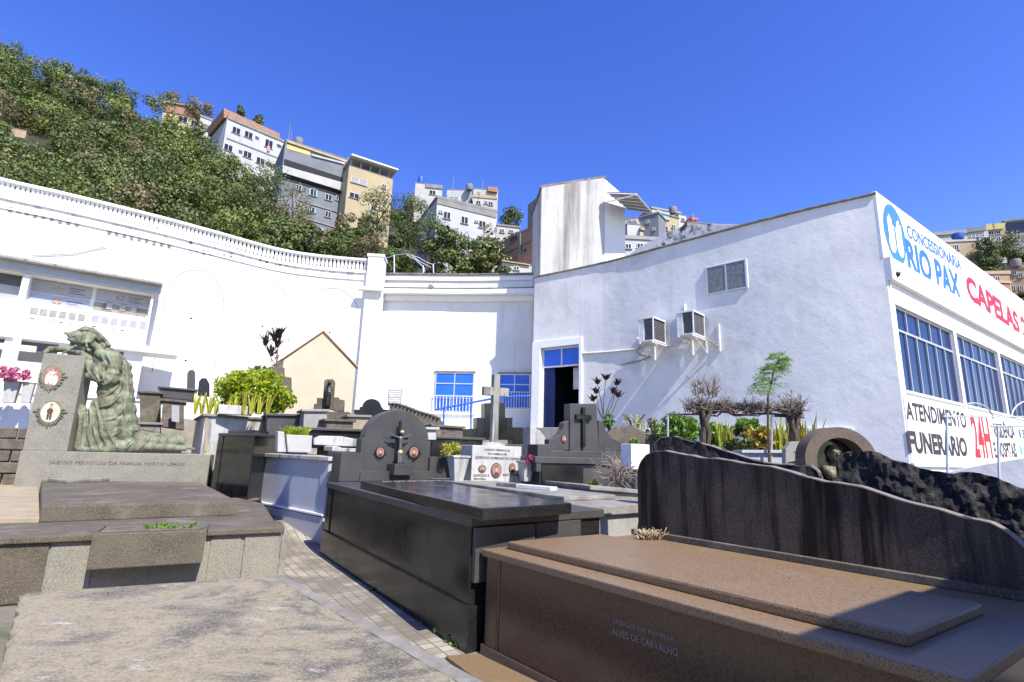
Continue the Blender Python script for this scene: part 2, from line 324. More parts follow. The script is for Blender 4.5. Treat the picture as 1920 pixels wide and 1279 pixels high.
def ftext(txt, fr, box, m, root, name='lettering', d=.01, bold=.02, corners=None):
    if root.get('category') == 'sign' and box[0][1] > 740 : box = [(x+20*min(1, max(0, (y-500)/370))*(1-(x-1665)/255), y) for x, y in box]
    """corners: pixel (left,top),(left,bottom),(right,bottom)"""
    (x0, y0), (x1, y1), (x2, y2) = box
    a0, zt = fr.px(x0, y0, d); a1, zb = fr.px(x1, y1, d); a2, zb2 = fr.px(x2, y2, d)
    U = Vector((0, 0, 1)); rr = (fr.r*(a2-a1)+U*(zb2-zb)); L_ = rr.length
    return text(txt, fr.P(a1, zb, d), rr/L_, U, 0, L_, 0, zt-zb, m, root, name, bold)
# ---------------------------------------------------------------- leaves
LASTN = [None]
def quads(name, C, S, m, root=None, asp=.45, up=0.0, seed=1, curl=True, Nm=None):
    """many small leaf faces: centres C (n,3), sizes S (n,)"""
    r = np.random.default_rng(seed); n = len(C); a = r.normal(size=(n, 3)); a[:, 2] += up; a /= np.linalg.norm(a, axis=1)[:, None]
    b = r.normal(size=(n, 3)); b -= (b*a).sum(1)[:, None]*a; b /= np.linalg.norm(b, axis=1)[:, None]
    if Nm is not None:
        nn_ = Nm+r.normal(size=(n, 3))*.42; nn_ /= np.linalg.norm(nn_, axis=1)[:, None]; a -= (a*nn_).sum(1)[:, None]*nn_; a /= np.linalg.norm(a, axis=1)[:, None]; b = np.cross(nn_, a)
    S = np.asarray(S)[:, None]; L = a*S; W = b*S*asp
    V = np.stack([C-L*.5, C+W*.5-L*.05, C+L*.5, C-W*.5-L*.05], 1).reshape(-1, 3)
    o = np.array([V[:, 0].mean(), V[:, 1].mean(), V[:, 2].min()]) if root is None else None
    if root is not None:
        q = root.matrix_basis.translation.copy(); p = root.parent
        while p is not None: q += p.matrix_basis.translation; p = p.parent
        o = np.array(q)
    V = V-o; me = bpy.data.meshes.new(name); me.vertices.add(4*n); me.vertices.foreach_set('co', V.ravel().astype(np.float32))
    me.loops.add(4*n); me.loops.foreach_set('vertex_index', np.arange(4*n, dtype=np.int32)); me.polygons.add(n)
    me.polygons.foreach_set('loop_start', np.arange(0, 4*n, 4, dtype=np.int32)); me.polygons.foreach_set('loop_total', np.full(n, 4, dtype=np.int32))
    me.update(calc_edges=True); me.materials.append(MATS[m])
    ob = bpy.data.objects.new(name, me); COL.objects.link(ob)
    if root is None: ob.location = o
    else: ob.parent = root
    return ob
def cloud(c, rad, nb, per, r, br=(.28, .5), flat=1.0, shell=.6):
    """points of a clumpy crown: nb clumps over an ellipsoid, per leaves each"""
    c = np.array(c); rad = np.array(rad); out = []; nms = []
    for i in range(nb):
        d = r.normal(size=3); d /= np.linalg.norm(d); k = r.uniform(shell, 1)**.6*.8
        cc = c+d*rad*k; s = r.uniform(*br)*rad.mean(); m = int(per*r.uniform(.6, 1.4))
        q = r.normal(size=(m, 3)); q /= np.linalg.norm(q, axis=1)[:, None]; q *= (r.uniform(.35, 1, m)**.5)[:, None]*s
        q[:, 2] *= flat*.8; out.append(cc+q); v_ = q/s*.9+d*.35+np.array([0, 0, .15]); nms.append(v_/np.linalg.norm(v_, axis=1)[:, None])
    LASTN[0] = np.concatenate(nms); return np.concatenate(out)
def blades(name, spots, m, root, L=(.3, .6), W=.05, lean=.35, n=9, seed=3):
    r = random.Random(seed); mb = MB()
    for sp in spots:
        for i in range(n):
            a = r.uniform(0, 6.28); d = Vector((math.cos(a), math.sin(a), 0)); l = r.uniform(*L); ln = r.uniform(.1, 1)*lean; w = W*r.uniform(.7, 1.2)
            s = Vector((-d.y, d.x, 0)); p = Vector(sp)+d*r.uniform(0, .04)
            pts = [(p+d*(ln*l*(t**1.8))+Vector((0, 0, l*t*(1-.25*ln*t))), w*f) for t, f in ((0, .5), (.3, .9), (.65, .8), (1, .05))]
            vs = []
            for q, ww in pts: vs += [q-s*ww/2+d*.006, q-d*.004, q+s*ww/2+d*.006]
            mb.add(vs, [(3*i+j, 3*i+j+1, 3*i+j+4, 3*i+j+3) for i in range(3) for j in range(2)])
    return mb.build(name, m, root)
def twigs(mb, p, d, L, r, depth, rn, spread=.7, seg=5, tips=None, grav=0.0):
    pts = [Vector(p)]; q = Vector(p); dd = Vector(d).normalized()
    for i in range(3):
        dd = (dd+Vector((rn.uniform(-1, 1), rn.uniform(-1, 1), rn.uniform(-1, 1)-grav))*.22).normalized(); q = q+dd*L/3; pts.append(q)
    mb.tube(pts, [r, r*.85, r*.7, r*.5], seg)
    if depth == 0:
        if tips is not None: tips.append(q)
        return
    for k in range(rn.choice((2, 3, 3))):
        nd = (dd+Vector((rn.uniform(-1, 1), rn.uniform(-1, 1), rn.uniform(-.6, 1)))*spread).normalized()
        twigs(mb, pts[rn.choice((1, 2, 3))] if k else q, nd, L*rn.uniform(.55, .85), r*.55, depth-1, rn, spread, max(3, seg-1), tips, grav)
# ================================================================ SETTING: ground, hill
mb = MB(); xs = [-300, -120, -60]+list(np.arange(-30, 30.1, 1.0))+[60, 120, 300]; ys = [-60, -20]+list(np.arange(-6, 27.1, 1.0))+[40, 60, 120, 400]
mb.add([(x, y, gz(x, y)-(.0)) for y in ys for x in xs], [(j*len(xs)+i, j*len(xs)+i+1, (j+1)*len(xs)+i+1, (j+1)*len(xs)+i) for j in range(len(ys)-1) for i in range(len(xs)-1)])
struct(mb.build('ground', 'ground'))
RIDGE = [(-500, -60), (-150, 30), (0, 110), (60, 140), (165, 180), (290, 225), (420, 240), (520, 300), (640, 350), (740, 385), (900, 425), (1000, 440), (1170, 440), (1330, 470), (1650, 500), (1760, 465), (1920, 440), (2500, 400)]
BASE = [(-500, 260), (0, 390), (400, 470), (690, 520), (1000, 530), (1300, 520), (1700, 600), (2500, 640)]
HY0, HY1 = 60.0, 112.0
def hillY(x, y):
    b, r = interp(BASE, x), interp(RIDGE, x); return HY0+(HY1-HY0)*min(1.1, max(-.2, (b-y)/(b-r)))
mb = MB(); hx = list(range(-500, 2501, 50)); rows = 14
V = []
for j in range(-1, rows+3):
    for x in hx:
        if j == -1: q = at(x, interp(BASE, x), HY0); V.append((q.x*.5, 27, 1.9))
        elif j > rows: q = at(x, interp(RIDGE, x), HY1); k = j-rows; V.append((q.x*(1+.5*k), q.y+50*k*k, q.z-3-30*(k-1)-k*2))
        else:
            t = j/rows; y = lerp(interp(BASE, x), interp(RIDGE, x), t); q = at(x, y, lerp(HY0, HY1, t)); V.append((q.x, q.y, q.z+1.2*noise.noise(Vector((q.x*.1, q.y*.1, 3)))-1))
n = len(hx); mb.add(V, [(j*n+i, j*n+i+1, (j+1)*n+i+1, (j+1)*n+i) for j in range(rows+3) for i in range(n-1)])
struct(mb.build('hill', 'hill_soil', smooth=80))
# path of small tiles
pth = [onz(520, 1010, 0), onz(605, 1035, 0), onz(893, 1240, 0), onz(1010, 1330, 0), onz(860, 1330, 0), onz(700, 1200, 0), onz(540, 1085, 0)]
T_A, T_B, T_C, T_D = onz(508, 1077, .3), onz(41, 1111, .3), onz(0, 1260, .3), onz(870, 1279, .3)
mb = MB(); c1 = onz(600, 1030, 0); ud = Vector((-math.sin(math.radians(33)), math.cos(math.radians(33)), 0)); vd = Vector((ud.y, -ud.x, 0))
q0 = c1-ud*6.4; L_ = []; p = q0.copy(); ue = Vector((math.sin(math.radians(-48)), math.cos(math.radians(-48)), 0))
for k in range(40):
    dd_ = ud.lerp(ue, min(1, max(0, (k-24)/4))).normalized(); vv_ = Vector((dd_.y, -dd_.x, 0))
    L_.append([(p+vv_*o_) for o_ in (-1.45 if k < 26 else -1.1, .12)]); p = p+dd_*.25
vs = [(*p.xy, gz(p.x, p.y)+.03) for row in L_ for p in row]
mb.add(vs, [(2*i, 2*i+1, 2*i+3, 2*i+2) for i in range(39)])
struct(mb.build('path', 'path_tiles'))
# ================================================================ walls in plan
class Plan:
    """a wall that follows a line on the ground; pts from left to right"""
    def __init__(s, pts): s.p = [Vector((p[0], p[1], 0)) for p in pts]
    def nrm(s, i):
        a = s.p[max(i-1, 0)]; b = s.p[min(i+1, len(s.p)-1)]; t = (b-a).normalized(); return Vector((t.y, -t.x, 0))
    def strip(s, mb, z0, z1, d0, d1):
        n = len(s.p); ns = [s.nrm(i) for i in range(n)]; vs = []
        for i in range(n):
            for d, z in ((d0, z0), (d1, z0), (d1, z1), (d0, z1)): vs.append(s.p[i]+ns[i]*d+Vector((0, 0, z)))
        fs = [(4*i+k, 4*i+(k+1) % 4, 4*i+4+(k+1) % 4, 4*i+4+k) for i in range(n-1) for k in range(4)]+[(3, 2, 1, 0), tuple(4*(n-1)+k for k in range(4))]
        mb.add(vs, fs); return mb
    def hit(s, x, y):
        d = D(x, y); best = None
        for a, b in zip(s.p, s.p[1:]):
            e_ = b-a; den = d.x*e_.y-d.y*e_.x
            if abs(den) < 1e-9: continue
            t = (a.x*e_.y-a.y*e_.x)/den; k = (a.x*d.y-a.y*d.x)/den
            if t > 0 and (best is None or (abs(k-.5) < abs(best[1]-.5))): best = (t, k, a, b)
        t, k, a, b = best; return CC+d*t, Fr(CC+d*t, to=b+(b-a)*3)
    def sub(s, x0, y0, x1, y1):
        P0 = s.hit(x0, y0)[0]; P1 = s.hit(x1, y1)[0]; t = (s.p[-1]-s.p[0]).normalized()
        mid = [q for q in s.p if (q-P0).dot(t) > .02 and (P1-q).dot(t) > .02]
        return Plan([P0]+mid+[P1])
def smooth_pts(pts, n=4):
    out = []
    P = [Vector((p[0], p[1], 0)) for p in pts]
    for i in range(len(P)-1):
        p0, p1, p2, p3 = P[max(i-1, 0)], P[i], P[i+1], P[min(i+2, len(P)-1)]
        for k in range(n):
            t = k/n; out.append(.5*((2*p1)+(p2-p0)*t+(2*p0-5*p1+4*p2-p3)*t*t+(3*p1-p0-3*p2+p3)*t**3))
    return out+[P[-1]]
U = Vector((0, 0, 1))
# ---------------------------------------------------------------- chapel
ZT = 7.5
cp = smooth_pts([onz(*p, ZT) for p in [(1000, 522), (1130, 495), (1250, 463), (1400, 423), (1520, 393), (1643, 365)]], 4)
CH = Plan(cp); corner = cp[-1]; CZB = 1.2
chapel = thing('chapel_building', 'white chapel with long curved rough side wall, blue windows and rooftop sign', 'building', (corner.x, corner.y, CZB))
zl = zat(1050, 650, CH.hit(1050, 650)[0])
mb = MB(); _s=CH.sub(1088, 700, 1500, 640); Plan(_s.p[:-1]+[q for q in cp if (q-_s.p[-2]).x>.01]).strip(mb, CZB, ZT, -.3, 0)
CH.sub(1001, 600, 1088, 600).strip(mb, zl, ZT, -.3, 0); CH.sub(1001, 700, 1014, 700).strip(mb, CZB, zl, -.3, 0)
mb.build('wall', 'chapel_wall', chapel)
# facade
fl0 = Fr(corner, az=54.5); fl = Fr(corner-fl0.n*.10, az=54.5)
fw = Fr(corner, az=54.5)              # lower wall plane, a little proud
FL = 16.0
zs0 = fl.px(1649, 486)[1]; zb0 = fw.px(1672, 530)[1]; zlow = fw.px(1687, 868)[1]
wins = [((1675, 572), (1783, 612), (1790, 752), (1682, 733)), ((1790, 628), (1874, 664), (1883, 781), (1796, 756))]
ww = []
for q in wins:
    s = [fw.px(p[0]+18*min(1, max(0, (p[1]-500)/370))*(1-(p[0]-1665)/255), p[1]) for p in q]; ww.append((s[0][0], s[1][0], (s[3][1]+s[2][1])/2, (s[0][1]+s[1][1])/2))
wz0 = sum(x[2] for x in ww)/2; wz1 = sum(x[3] for x in ww)/2; wl = ww[0][1]-ww[0][0]; gap = max(.15, ww[1][0]-ww[0][1])
starts = [max(.16, ww[0][0])+k*(wl+gap) for k in range(5)]
mb = MB(); mb.fbox(fw, 0, FL, CZB-.3, wz0, -.3, 0); mb.fbox(fw, 0, FL, wz1, zb0-.002, -.3, 0)
prev = 0
for s in starts: mb.fbox(fw, prev, s, wz0-.001, wz1+.001, -.3, 0); prev = s+wl
mb.fbox(fw, prev, FL, wz0-.001, wz1+.001, -.3, 0)
mb.build('facade_wall', 'white_wall', chapel)
mb = MB(); mb.fbox(fw, -.004, FL, zb0, zs0, -.3, .12); mb.build('concrete_beam', 'white_trim', chapel, .01)
mb = MB(); mb.fbox(fw, .02, FL, wz1+.45, wz1+.52, 0, .03); 
for k, s in enumerate(starts):
    wr = MB(); t = .05
    wr.fbox(fw, s, s+wl, wz0, wz0+t, -.14, -.06); wr.fbox(fw, s, s+wl, wz1-t, wz1, -.14, -.06)
    zm = wz0+(wz1-wz0)*.70
    nb = 6
    for i in range(nb+1):
        x = s+(wl-t)*i/nb; wr.fbox(fw, x, x+t*.8, wz0+t, zm, -.135, -.065)
    nb2 = 5
    for i in range(nb2+1):
        x = s+(wl-t)*i/nb2; wr.fbox(fw, x, x+t*.8, zm+t, wz1-t, -.135, -.065)
    wr.fbox(fw, s, s+wl, zm, zm+t, -.14, -.06)
    wo_ = wr.build('window', 'alu', chapel)
    MB().fbox(fw, s+.01, s+wl-.01, wz0+.01, wz1-.01, -.12, -.10).build('pane', 'glass', wo_)
    mb2 = MB().fbox(fw, s-.03, s+wl+.03, wz0-.05, wz0, -.2, .05).build('sill', 'white_trim', wo_)
# roof slab and dark capping
mb = MB(); rp = [CC*0+p for p in cp]; far = [fl.P(FL, 0)]; mb.polyz([p-CH.nrm(i)*.28 for i, p in enumerate(cp)]+[fl.P(FL, 0, -.28), fl.P(FL, 0, -9), Vector((8, 22, 0))], ZT-.5, ZT-.3)
mb.build('roof', 'concrete', chapel)
mb = MB(); CH.strip(mb, ZT, ZT+.05, -.34, .06); mb.build('wall_capping', 'grey_trim', chapel, .012)
# strip at foot of wall
b0 = CH.hit(1300, 800)[0]; zf = zat(1540, 803, CH.hit(1540, 803)[0])
mb = MB(); CH.sub(1095, 760, 1600, 803).strip(mb, zf-.06, zf, 0, .09); mb.build('wall_ledge', 'white_trim', chapel)
# door frame and door
Pd, fd = CH.hit(1050, 700)
def dpx(x, y): return fd.px(x, y)
s0, _ = dpx(1014, 700); s1, _ = dpx(1087, 700); zsill = zat(1050, 803, Pd)
so0, zo = dpx(1000, 642); so1, _ = dpx(1093, 640)
mb = MB(); mb.fbox(fd, so0, s0, CZB, zo, -.05, .07); mb.fbox(fd, s1, so1, CZB, zo, -.05, .07); mb.fbox(fd, s0, s1, zl, zo, -.05, .07)
mb.build('door_surround', 'white_trim', chapel, .012)
dr = MB(); zt0 = dpx(1050, 684)[1]; t = .05
dr.fbox(fd, s0, s0+t, zsill, zl, -.2, -.1); dr.fbox(fd, s1-t, s1, zsill, zl, -.2, -.1); dr.fbox(fd, s0+t, s1-t, zt0-t, zt0, -.2, -.1); dr.fbox(fd, s0+t, s1-t, zl-t, zl, -.2, -.1)
sm = (s0+s1)/2; dr.fbox(fd, sm-.02, sm+.02, zt0, zl-t, -.2, -.1)
door = dr.build('door', 'white_metal', chapel)
MB().fbox(fd, s0+t, s1-t, zt0, zl-t, -.16, -.14).build('transom_pane', 'blue_paint', door)
MB().fbox(fd, s0+t, sm-.28, zsill, zt0-t, -.17, -.13).build('glass_leaf', 'glass', door)
MB().fbox(fd, sm+.25, s1-t, zsill+1.3, zt0-t, -.5, -.46).build('white_leaf', 'white_metal', door)
mb = MB(); mb.fbox(fd, s0-.15, s1+.8, zsill-.1, zl+.1, -3.1, -3.0); mb.fbox(fd, s0-.2, s0-.151, zsill, zl+.1, -3, -.31); mb.fbox(fd, s1+.8, s1+.9, zsill, zl+.1, -3, -.31)
mb.fbox(fd, s0-.15, s1+.8, zl+.1, zl+.2, -3, -.31)
mb.build('lobby', 'room_dark', chapel)
mb = MB(); mb.fbox(fd, so0-.2, so1+.2, CZB, zsill, -3, .5); mb.build('doorstep', 'pale_concrete', chapel, .02)
mb = MB(); mb.fbox(fd, sm-.02, sm+.22, zsill, zsill+.72, -1.3, -1.0); mb.fbox(fd, sm-.1, sm+.3, zsill+.5, zsill+.56, -1.4, -.9)
tag(mb.build('side_table', 'white_trim', None, .01), 'small white stand just inside the open blue door', 'table')
# sign
sign = thing('rooftop_sign', 'long white rooftop sign with blue emblem and blue and red lettering', 'sign', fl.P(0, zs0))
MB().fbox(fl, -.02, FL, zs0+.01, ZT+.09, .0, .10).build('sign_board', 'sign_white', sign, .008)
SD = .104
c0 = fl.px(1677, 443, .1); tp = fl.px(1672, 386, .1); lf = fl.px(1657, 430, .1); rt = fl.px(1698, 455, .1)
rx = (rt[0]-lf[0])/2; rz = (tp[1]-fl.px(1685, 497, .1)[1])/2; cs, cz = (rt[0]+lf[0])/2, tp[1]-rz
el = [(cs+rx*math.cos(t_)*(1-.12*max(0, -math.sin(t_))), cz+rz*math.sin(t_)) for t_ in np.linspace(0, 2*math.pi, 41)[:-1]]
emb = MB().prism([fl.P(a_, z_, SD-.003) for a_, z_ in el], fl.n*.006).build('emblem', 'sign_lightblue', sign)
mb = MB()
for sg in (-1, 1):
    hc = cs+sg*rx*.36
    palm = [(hc+rx*.30*math.cos(t_), cz-rz*.38+rz*.30*math.sin(t_)) for t_ in np.linspace(0, 2*math.pi, 15)[:-1]]
    mb.prism([fl.P(a_, z_, SD+.004) for a_, z_ in palm], fl.n*.004)
    for k, h in enumerate((.30, .52, .60, .48)):
        x0 = hc+(k-2)*rx*.145*sg if sg > 0 else hc-(k-2)*rx*.145-rx*.12
        mb.prism([fl.P(x0, cz-rz*.35, SD+.0045+.001*k), fl.P(x0+rx*.115, cz-rz*.35, SD+.0045+.001*k), fl.P(x0+rx*.115, cz+rz*(h-.06), SD+.0045+.001*k), fl.P(x0+rx*.06, cz+rz*h, SD+.0045+.001*k), fl.P(x0, cz+rz*(h-.06), SD+.0045+.001*k)], fl.n*.003)
mb.build('hands_motif', 'sign_white', emb)
ftext('CONCESSIONÁRIA', fl, ((1702, 416), (1702, 444), (1803, 508)), 'sign_blue', sign, d=SD, bold=.015)
ftext('RIO PAX', fl, ((1704, 450), (1704, 505), (1804, 566)), 'sign_blue', sign, d=SD, bold=.035)
ftext('CAPELAS 24H', fl, ((1816, 517), (1816, 560), (1950, 652)), 'sign_red', sign, d=SD, bold=.04)
# lower board
zb1 = fw.px(1686, 740)[1]; bl = fw.px(1684, 870)
low = thing('funeral_service_board', 'white board lettered in black and red under the chapel windows', 'sign', fw.P(.2, bl[1]))
MB().fbox(fw, .04, 11, bl[1]+.03, wz0-.10, .0, .03).build('board', 'sign_white', low, .004)
MB().fbox(fw, .04, 11, bl[1]-.04, bl[1]+.028, .0, .06).build('board_rail', 'white_metal', low)
ftext('ATENDIMENTO', fw, ((1686, 752), (1686, 787), (1806, 804)), 'sign_black', low, d=.031, bold=.03)
ftext('FUNERÁRIO', fw, ((1689, 797), (1689, 850), (1807, 857)), 'sign_black', low, d=.031, bold=.045)
ftext('24H', fw, ((1822, 778), (1822, 858), (1858, 860)), 'sign_red', low, d=.031, bold=.03)
ftext('RESIDÊNCIA', fw, ((1862, 787), (1862, 822), (1903, 823)), 'sign_black', low, d=.031, bold=.03)
ftext('E HOSPITAIS', fw, ((1862, 829), (1862, 859), (1907, 858)), 'sign_black', low, d=.031, bold=.03)
for (x, y, m_) in ((1912, 813, 'sign_lightblue'), (1914, 844, 'sign_green')):
    a_, z_ = fw.px(x, y, .031); MB().prism([fw.P(a_+.13*math.cos(t_), z_+.16*math.sin(t_), .031) for t_ in np.linspace(0, 6.283, 21)[:-1]], fw.n*.004).build('contact_icon', m_, low)
ftext('3', fw, ((1918, 806), (1918, 822), (1923, 822)), 'sign_black', low, d=.031, bold=.03)
# low ramp wall right
Pr = at(1795, 884, 9.0); fr_ = Fr(Pr, az=128)
mb = MB(); mb.pxp(fr_, [(1740, 900), (1790, 882), (1850, 870), (1925, 858), (2200, 840), (2200, 1000), (1740, 1000)], -.25, 0)
tag(mb.build('ramp_wall', 'chapel_wall', None, .01), 'low pale lilac wall rising beside the lettered board', 'wall')
# metal arch gate frame at right
def arches():
    Pg = at(1778, 812, 6.5); fg = Fr(Pg, az=70)
    g = thing('tubular_arch_frame', 'galvanised tube rail with round arches before the lettered board', 'railing', fg.P(0, gz(Pg.x, Pg.y)))
    def seg(pts, r=.011, nm='rail'): return MB().tube([fg.P(*fg.px(*p)) for p in pts], r, 8).build(nm, 'galv', g, smooth=50)
    seg([(1768, 781), (1990, 782)]); seg([(1858, 799), (1990, 800)])
    seg([(1775, 781), (1778, 950)], .014, 'post'); seg([(1871, 799), (1875, 950)], .014, 'post')
    for (cx, cy, rx_, ry_, ex) in ((1825, 790, 38, 34, 1), (1932, 785, 36, 34, 0)):
        pts = [(cx-rx_*math.cos(t_), cy-ry_*math.sin(t_)*(1)) for t_ in np.linspace(.15, math.pi-.15, 15)]+([(1856, 799)] if ex else [])
        seg(pts, .010, 'arch')
arches()
# security camera
Pc, fc = CH.hit(1655, 500)
fcam = Fr(at(1680, 508, 10.9), az=54.5)
sc = thing('security_camera', 'white dome security camera with black lens at the building corner', 'security camera', fcam.P(0, 5.7))
c_ = at(1681, 512, 11.12)
MB().lathe(c_, [(.02, .14), (.06, .12), (.085, .05), (.09, 0), (.085, -.01)], 16).build('housing', 'white_metal', sc, smooth=40)
MB().ell(c_+Vector((0, 0, -.02)), (.075, .075, .085), 14).build('dome', 'dark_glass', sc, smooth=60)
MB().tube([c_+Vector((0, 0, .12)), c_+Vector((.02, .08, .19)), c_+Vector((.04, .2, .17))], .025).build('bracket', 'white_metal', sc)
MB().tube([at(1668, 500, 11.1), at(1667, 512, 11.1), at(1670, 540, 11.1)], .02).build('cable', 'white_metal', sc)
# louvre vent
Pv, fv = CH.hit(1362, 520)
v = [fv.px(*p) for p in ((1324, 502), (1399, 487), (1399, 543), (1324, 553))]; a0, a1 = v[0][0], v[1][0]; z0, z1 = (v[2][1]+v[3][1])/2, (v[0][1]+v[1][1])/2
vent = thing('louvre_vent', 'grey two-bay metal louvre set high in the chapel wall', 'vent', fv.P((a0+a1)/2, z0, 0))
mb = MB(); t = .035
for (x0, x1, y0, y1) in ((a0, a1, z0, z0+t), (a0, a1, z1-t, z1), (a0, a0+t, z0+t, z1-t), (a1-t, a1, z0+t, z1-t), ((a0+a1)/2-t/2, (a0+a1)/2+t/2, z0+t, z1-t)): mb.fbox(fv, x0, x1, y0, y1, .002, .05)
mb.build('frame', 'alu', vent)
MB().fbox(fv, a0+.01, a1-.01, z0+.01, z1-.01, .003, .008).build('backing', 'dark', vent)
mb = MB(); ns = 15
for i in range(ns):
    z = z0+t+(z1-z0-2*t)*(i+.2)/ns; mb.prism([fv.P(a0+t, z, .012), fv.P(a1-t, z, .012), fv.P(a1-t, z+.035, .012), fv.P(a0+t, z+.035, .012)], fv.n*.028-U*.02)
mb.build('slats', 'grey_metal', vent)
tr = MB(); 
for (x0, x1, y0, y1) in ((a0-.02, a1+.02, z0-.02, z0-.002), (a0-.02, a1+.02, z1+.002, z1+.02), (a0-.02, a0-.002, z0, z1), (a1+.002, a1+.02, z0, z1)): tr.fbox(fv, x0, x1, y0, y1, -.01, .015)
tr.build('plaster_surround', 'white_trim', vent, .008)
# two air conditioners on brackets
def ac(label, xc, yt, yb, wv=.46, dv=.80):
    P, f = CH.hit(xc, yb-12); a = f.px(xc, yb, 0)[0]; zb = f.px(xc-12, yb-4, dv)[1]; zt = f.px(xc-12, yt+4, dv)[1]; a -= .25
    k = thing('air_conditioner', label, 'air conditioner', f.P(a, zb), 'air conditioners on the chapel wall')
    MB().fbox(f, a, a+wv, zb, zb+.04, .12, dv).build('base_pan', 'white_metal', k)
    MB().fbox(f, a-.01, a+wv+.01, zt-.05, zt, .12, dv+.01).build('top_cover', 'white_metal', k, .012)
    for (x, d_) in ((a, dv-.03), (a+wv-.03, dv-.03), (a, .12), (a+wv-.03, .12)): MB().fbox(f, x, x+.03, zb+.04, zt-.05, d_, d_+.03).build('corner_post', 'white_metal', k)
    MB().fbox(f, a+.032, a+.16, zb+.04, zt-.05, dv-.045, dv-.005).build('service_panel', 'white_metal', k)
    MB().fbox(f, a+.03, a+wv-.025, zb+.04, zt-.05, .14, dv-.04).build('condenser_core', 'dark', k)
    mb = MB()
    for i in range(12):
        z = zb+.07+(zt-zb-.15)*i/12; mb.fbox(f, a+wv-.026, a+wv-.018, z, z+.014, .17, dv-.05)
    mb.build('side_grille', 'grey_metal', k)
    mb = MB()
    for i in range(9):
        x = a+.17+(wv-.22)*i/9; mb.fbox(f, x, x+.008, zb+.06, zt-.07, dv-.038, dv-.030)
    mb.build('fan_grille', 'grey_metal', k)
    for x in (a+.02, a+wv-.05):
        b = MB(); b.fbox(f, x, x+.035, zb-.045, zb-.004, 0, dv+.04); b.fbox(f, x, x+.035, zb-.40, zb-.05, 0, .035)
        b.tube([f.P(x+.017, zb-.36, .03), f.P(x+.017, zb-.05, dv-.12)], .014, 6); b.build('bracket', 'white_metal', k)
    MB().fbox(f, a-.20, a-.06, zb+.22, zt-.08, .0, .10).build('switch_box', 'photo_cream', k, .01)
    return f, a, zb, zt, k
f1, aa, zb, zt, k1 = ac('left air conditioner, lower one with a dark curling pipe', 1240, 588, 642)
MB().tube([f1.P(aa, zb+.05, .3), f1.P(aa-.35, zb+.03, .2), f1.P(aa-.5, zb-.12, .12), f1.P(aa-.3, zb-.24, .08), f1.P(aa-.1, zb-.28, .06), f1.P(aa-.4, zb-.36, .05), f1.P(aa-1.1, zb-.42, .04)], .022, 8).build('pipe', 'grey_metal', k1, smooth=60)
f2, ab, zb2, zt2, k2 = ac('right air conditioner, higher one with an upright white pipe', 1312, 576, 630)
MB().tube([f2.P(ab-.13, zt2-.1, .04), f2.P(ab-.13, zt2+.42, .04)], .035, 8).build('pipe', 'white_metal', k2, smooth=60)
MB().fbox(f2, ab-.75, ab-.05, zb2-.06, zb2-.02, .02, .06).build('conduit', 'white_metal', k2)
MB().tube([f2.P(ab+.5, zb2-.02, .25), f2.P(ab+.78, zb2-.28, .02)], .018, 6).build('orange_brace', 'leaf_orange', k2)
MB().fbox(f2, ab+.76, ab+.81, zb2-.38, zb2+.35, 0, .05).build('post', 'white_metal', k2)
# conduit from door to air conditioners
pts = [CH.hit(x, y) for x, y in ((1093, 663), (1130, 661), (1165, 658), (1195, 655), (1208, 648), (1196, 634))]
tag(MB().tube([p+f.n*.03 for p, f in pts], .03, 8).build('wall_conduit', 'white_metal', None, smooth=60), 'thin white conduit running along the wall from the door', 'pipe')
# ---------------------------------------------------------------- tower
Yt = 17.6
tl, trr = at(1016, 352, Yt), None
ft = Fr(at(1016, 352, Yt), az=84)
zt_ = at(1016, 352, Yt).z
tower = thing('lift_tower', 'tall white tower streaked with black mould behind the chapel roof', 'tower', (tl.x, tl.y, 5.5))
s1_, z1_ = ft.px(1133, 333)
MB().prism([ft.P(0, 5.5), ft.P(s1_, 5.5), ft.P(s1_, z1_), ft.P(0, zt_)], ft.n*-2.2).build('wall', 'tower_wall', tower)
MB().prism([ft.P(-.05, zt_), ft.P(s1_+.05, z1_), ft.P(s1_+.05, z1_+.09), ft.P(-.05, zt_+.09)], ft.n*-2.3+ft.n*0).build('roof_edge', 'grey_trim', tower)
# sloped side wall and canopy to the right
fsd = Fr(ft.P(s1_, 0, -.01), az=50)
mb = MB(); mb.pxp(fsd, [(1134, 336), (1163, 361), (1172, 366), (1172, 490), (1134, 505)], -2.4, 0); mb.build('side_wall', 'white_wall', tower)
can = MB(); A = at(1137, 361, Yt-.05); B = at(1176, 391, Yt+1.1); c1_ = at(1193, 363, Yt-1.0); c2_ = at(1223, 398, Yt+.3)
can.add([A, B, c2_, c1_, A+U*.04, B+U*.04, c2_+U*.04, c1_+U*.04], [(0, 1, 2, 3), (7, 6, 5, 4), (0, 3, 7, 4), (1, 5, 6, 2), (2, 6, 7, 3), (0, 4, 5, 1)])
canopy = can.build('canopy', 'metal_sheet', tower)
mb = MB()
for i in range(6):
    t_ = i/5; mb.tube([A.lerp(B, t_)-U*.03, c1_.lerp(c2_, t_)-U*.03], .025, 5)
mb.tube([c1_-U*.02, c2_-U*.02], .03, 5); mb.tube([A-U*.38, c1_-U*.05], .028, 5); mb.build('rafters', 'white_metal', canopy)
# crumbling parapet behind the chapel roof
fm = Fr(at(1200, 470, 16.2), to=at(1420, 425, 13.9))
mb = MB(); mb.pxp(fm, [(1168, 486), (1200, 462), (1237, 443), (1262, 430), (1280, 424), (1300, 421), (1318, 424), (1326, 420), (1380, 420), (1425, 419), (1460, 430), (1460, 470), (1168, 520)], -.25, 0)
tag(mb.build('parapet', 'moldy_wall', None, .02), 'crumbling parapet blotched with black mould behind the chapel roof edge', 'wall')
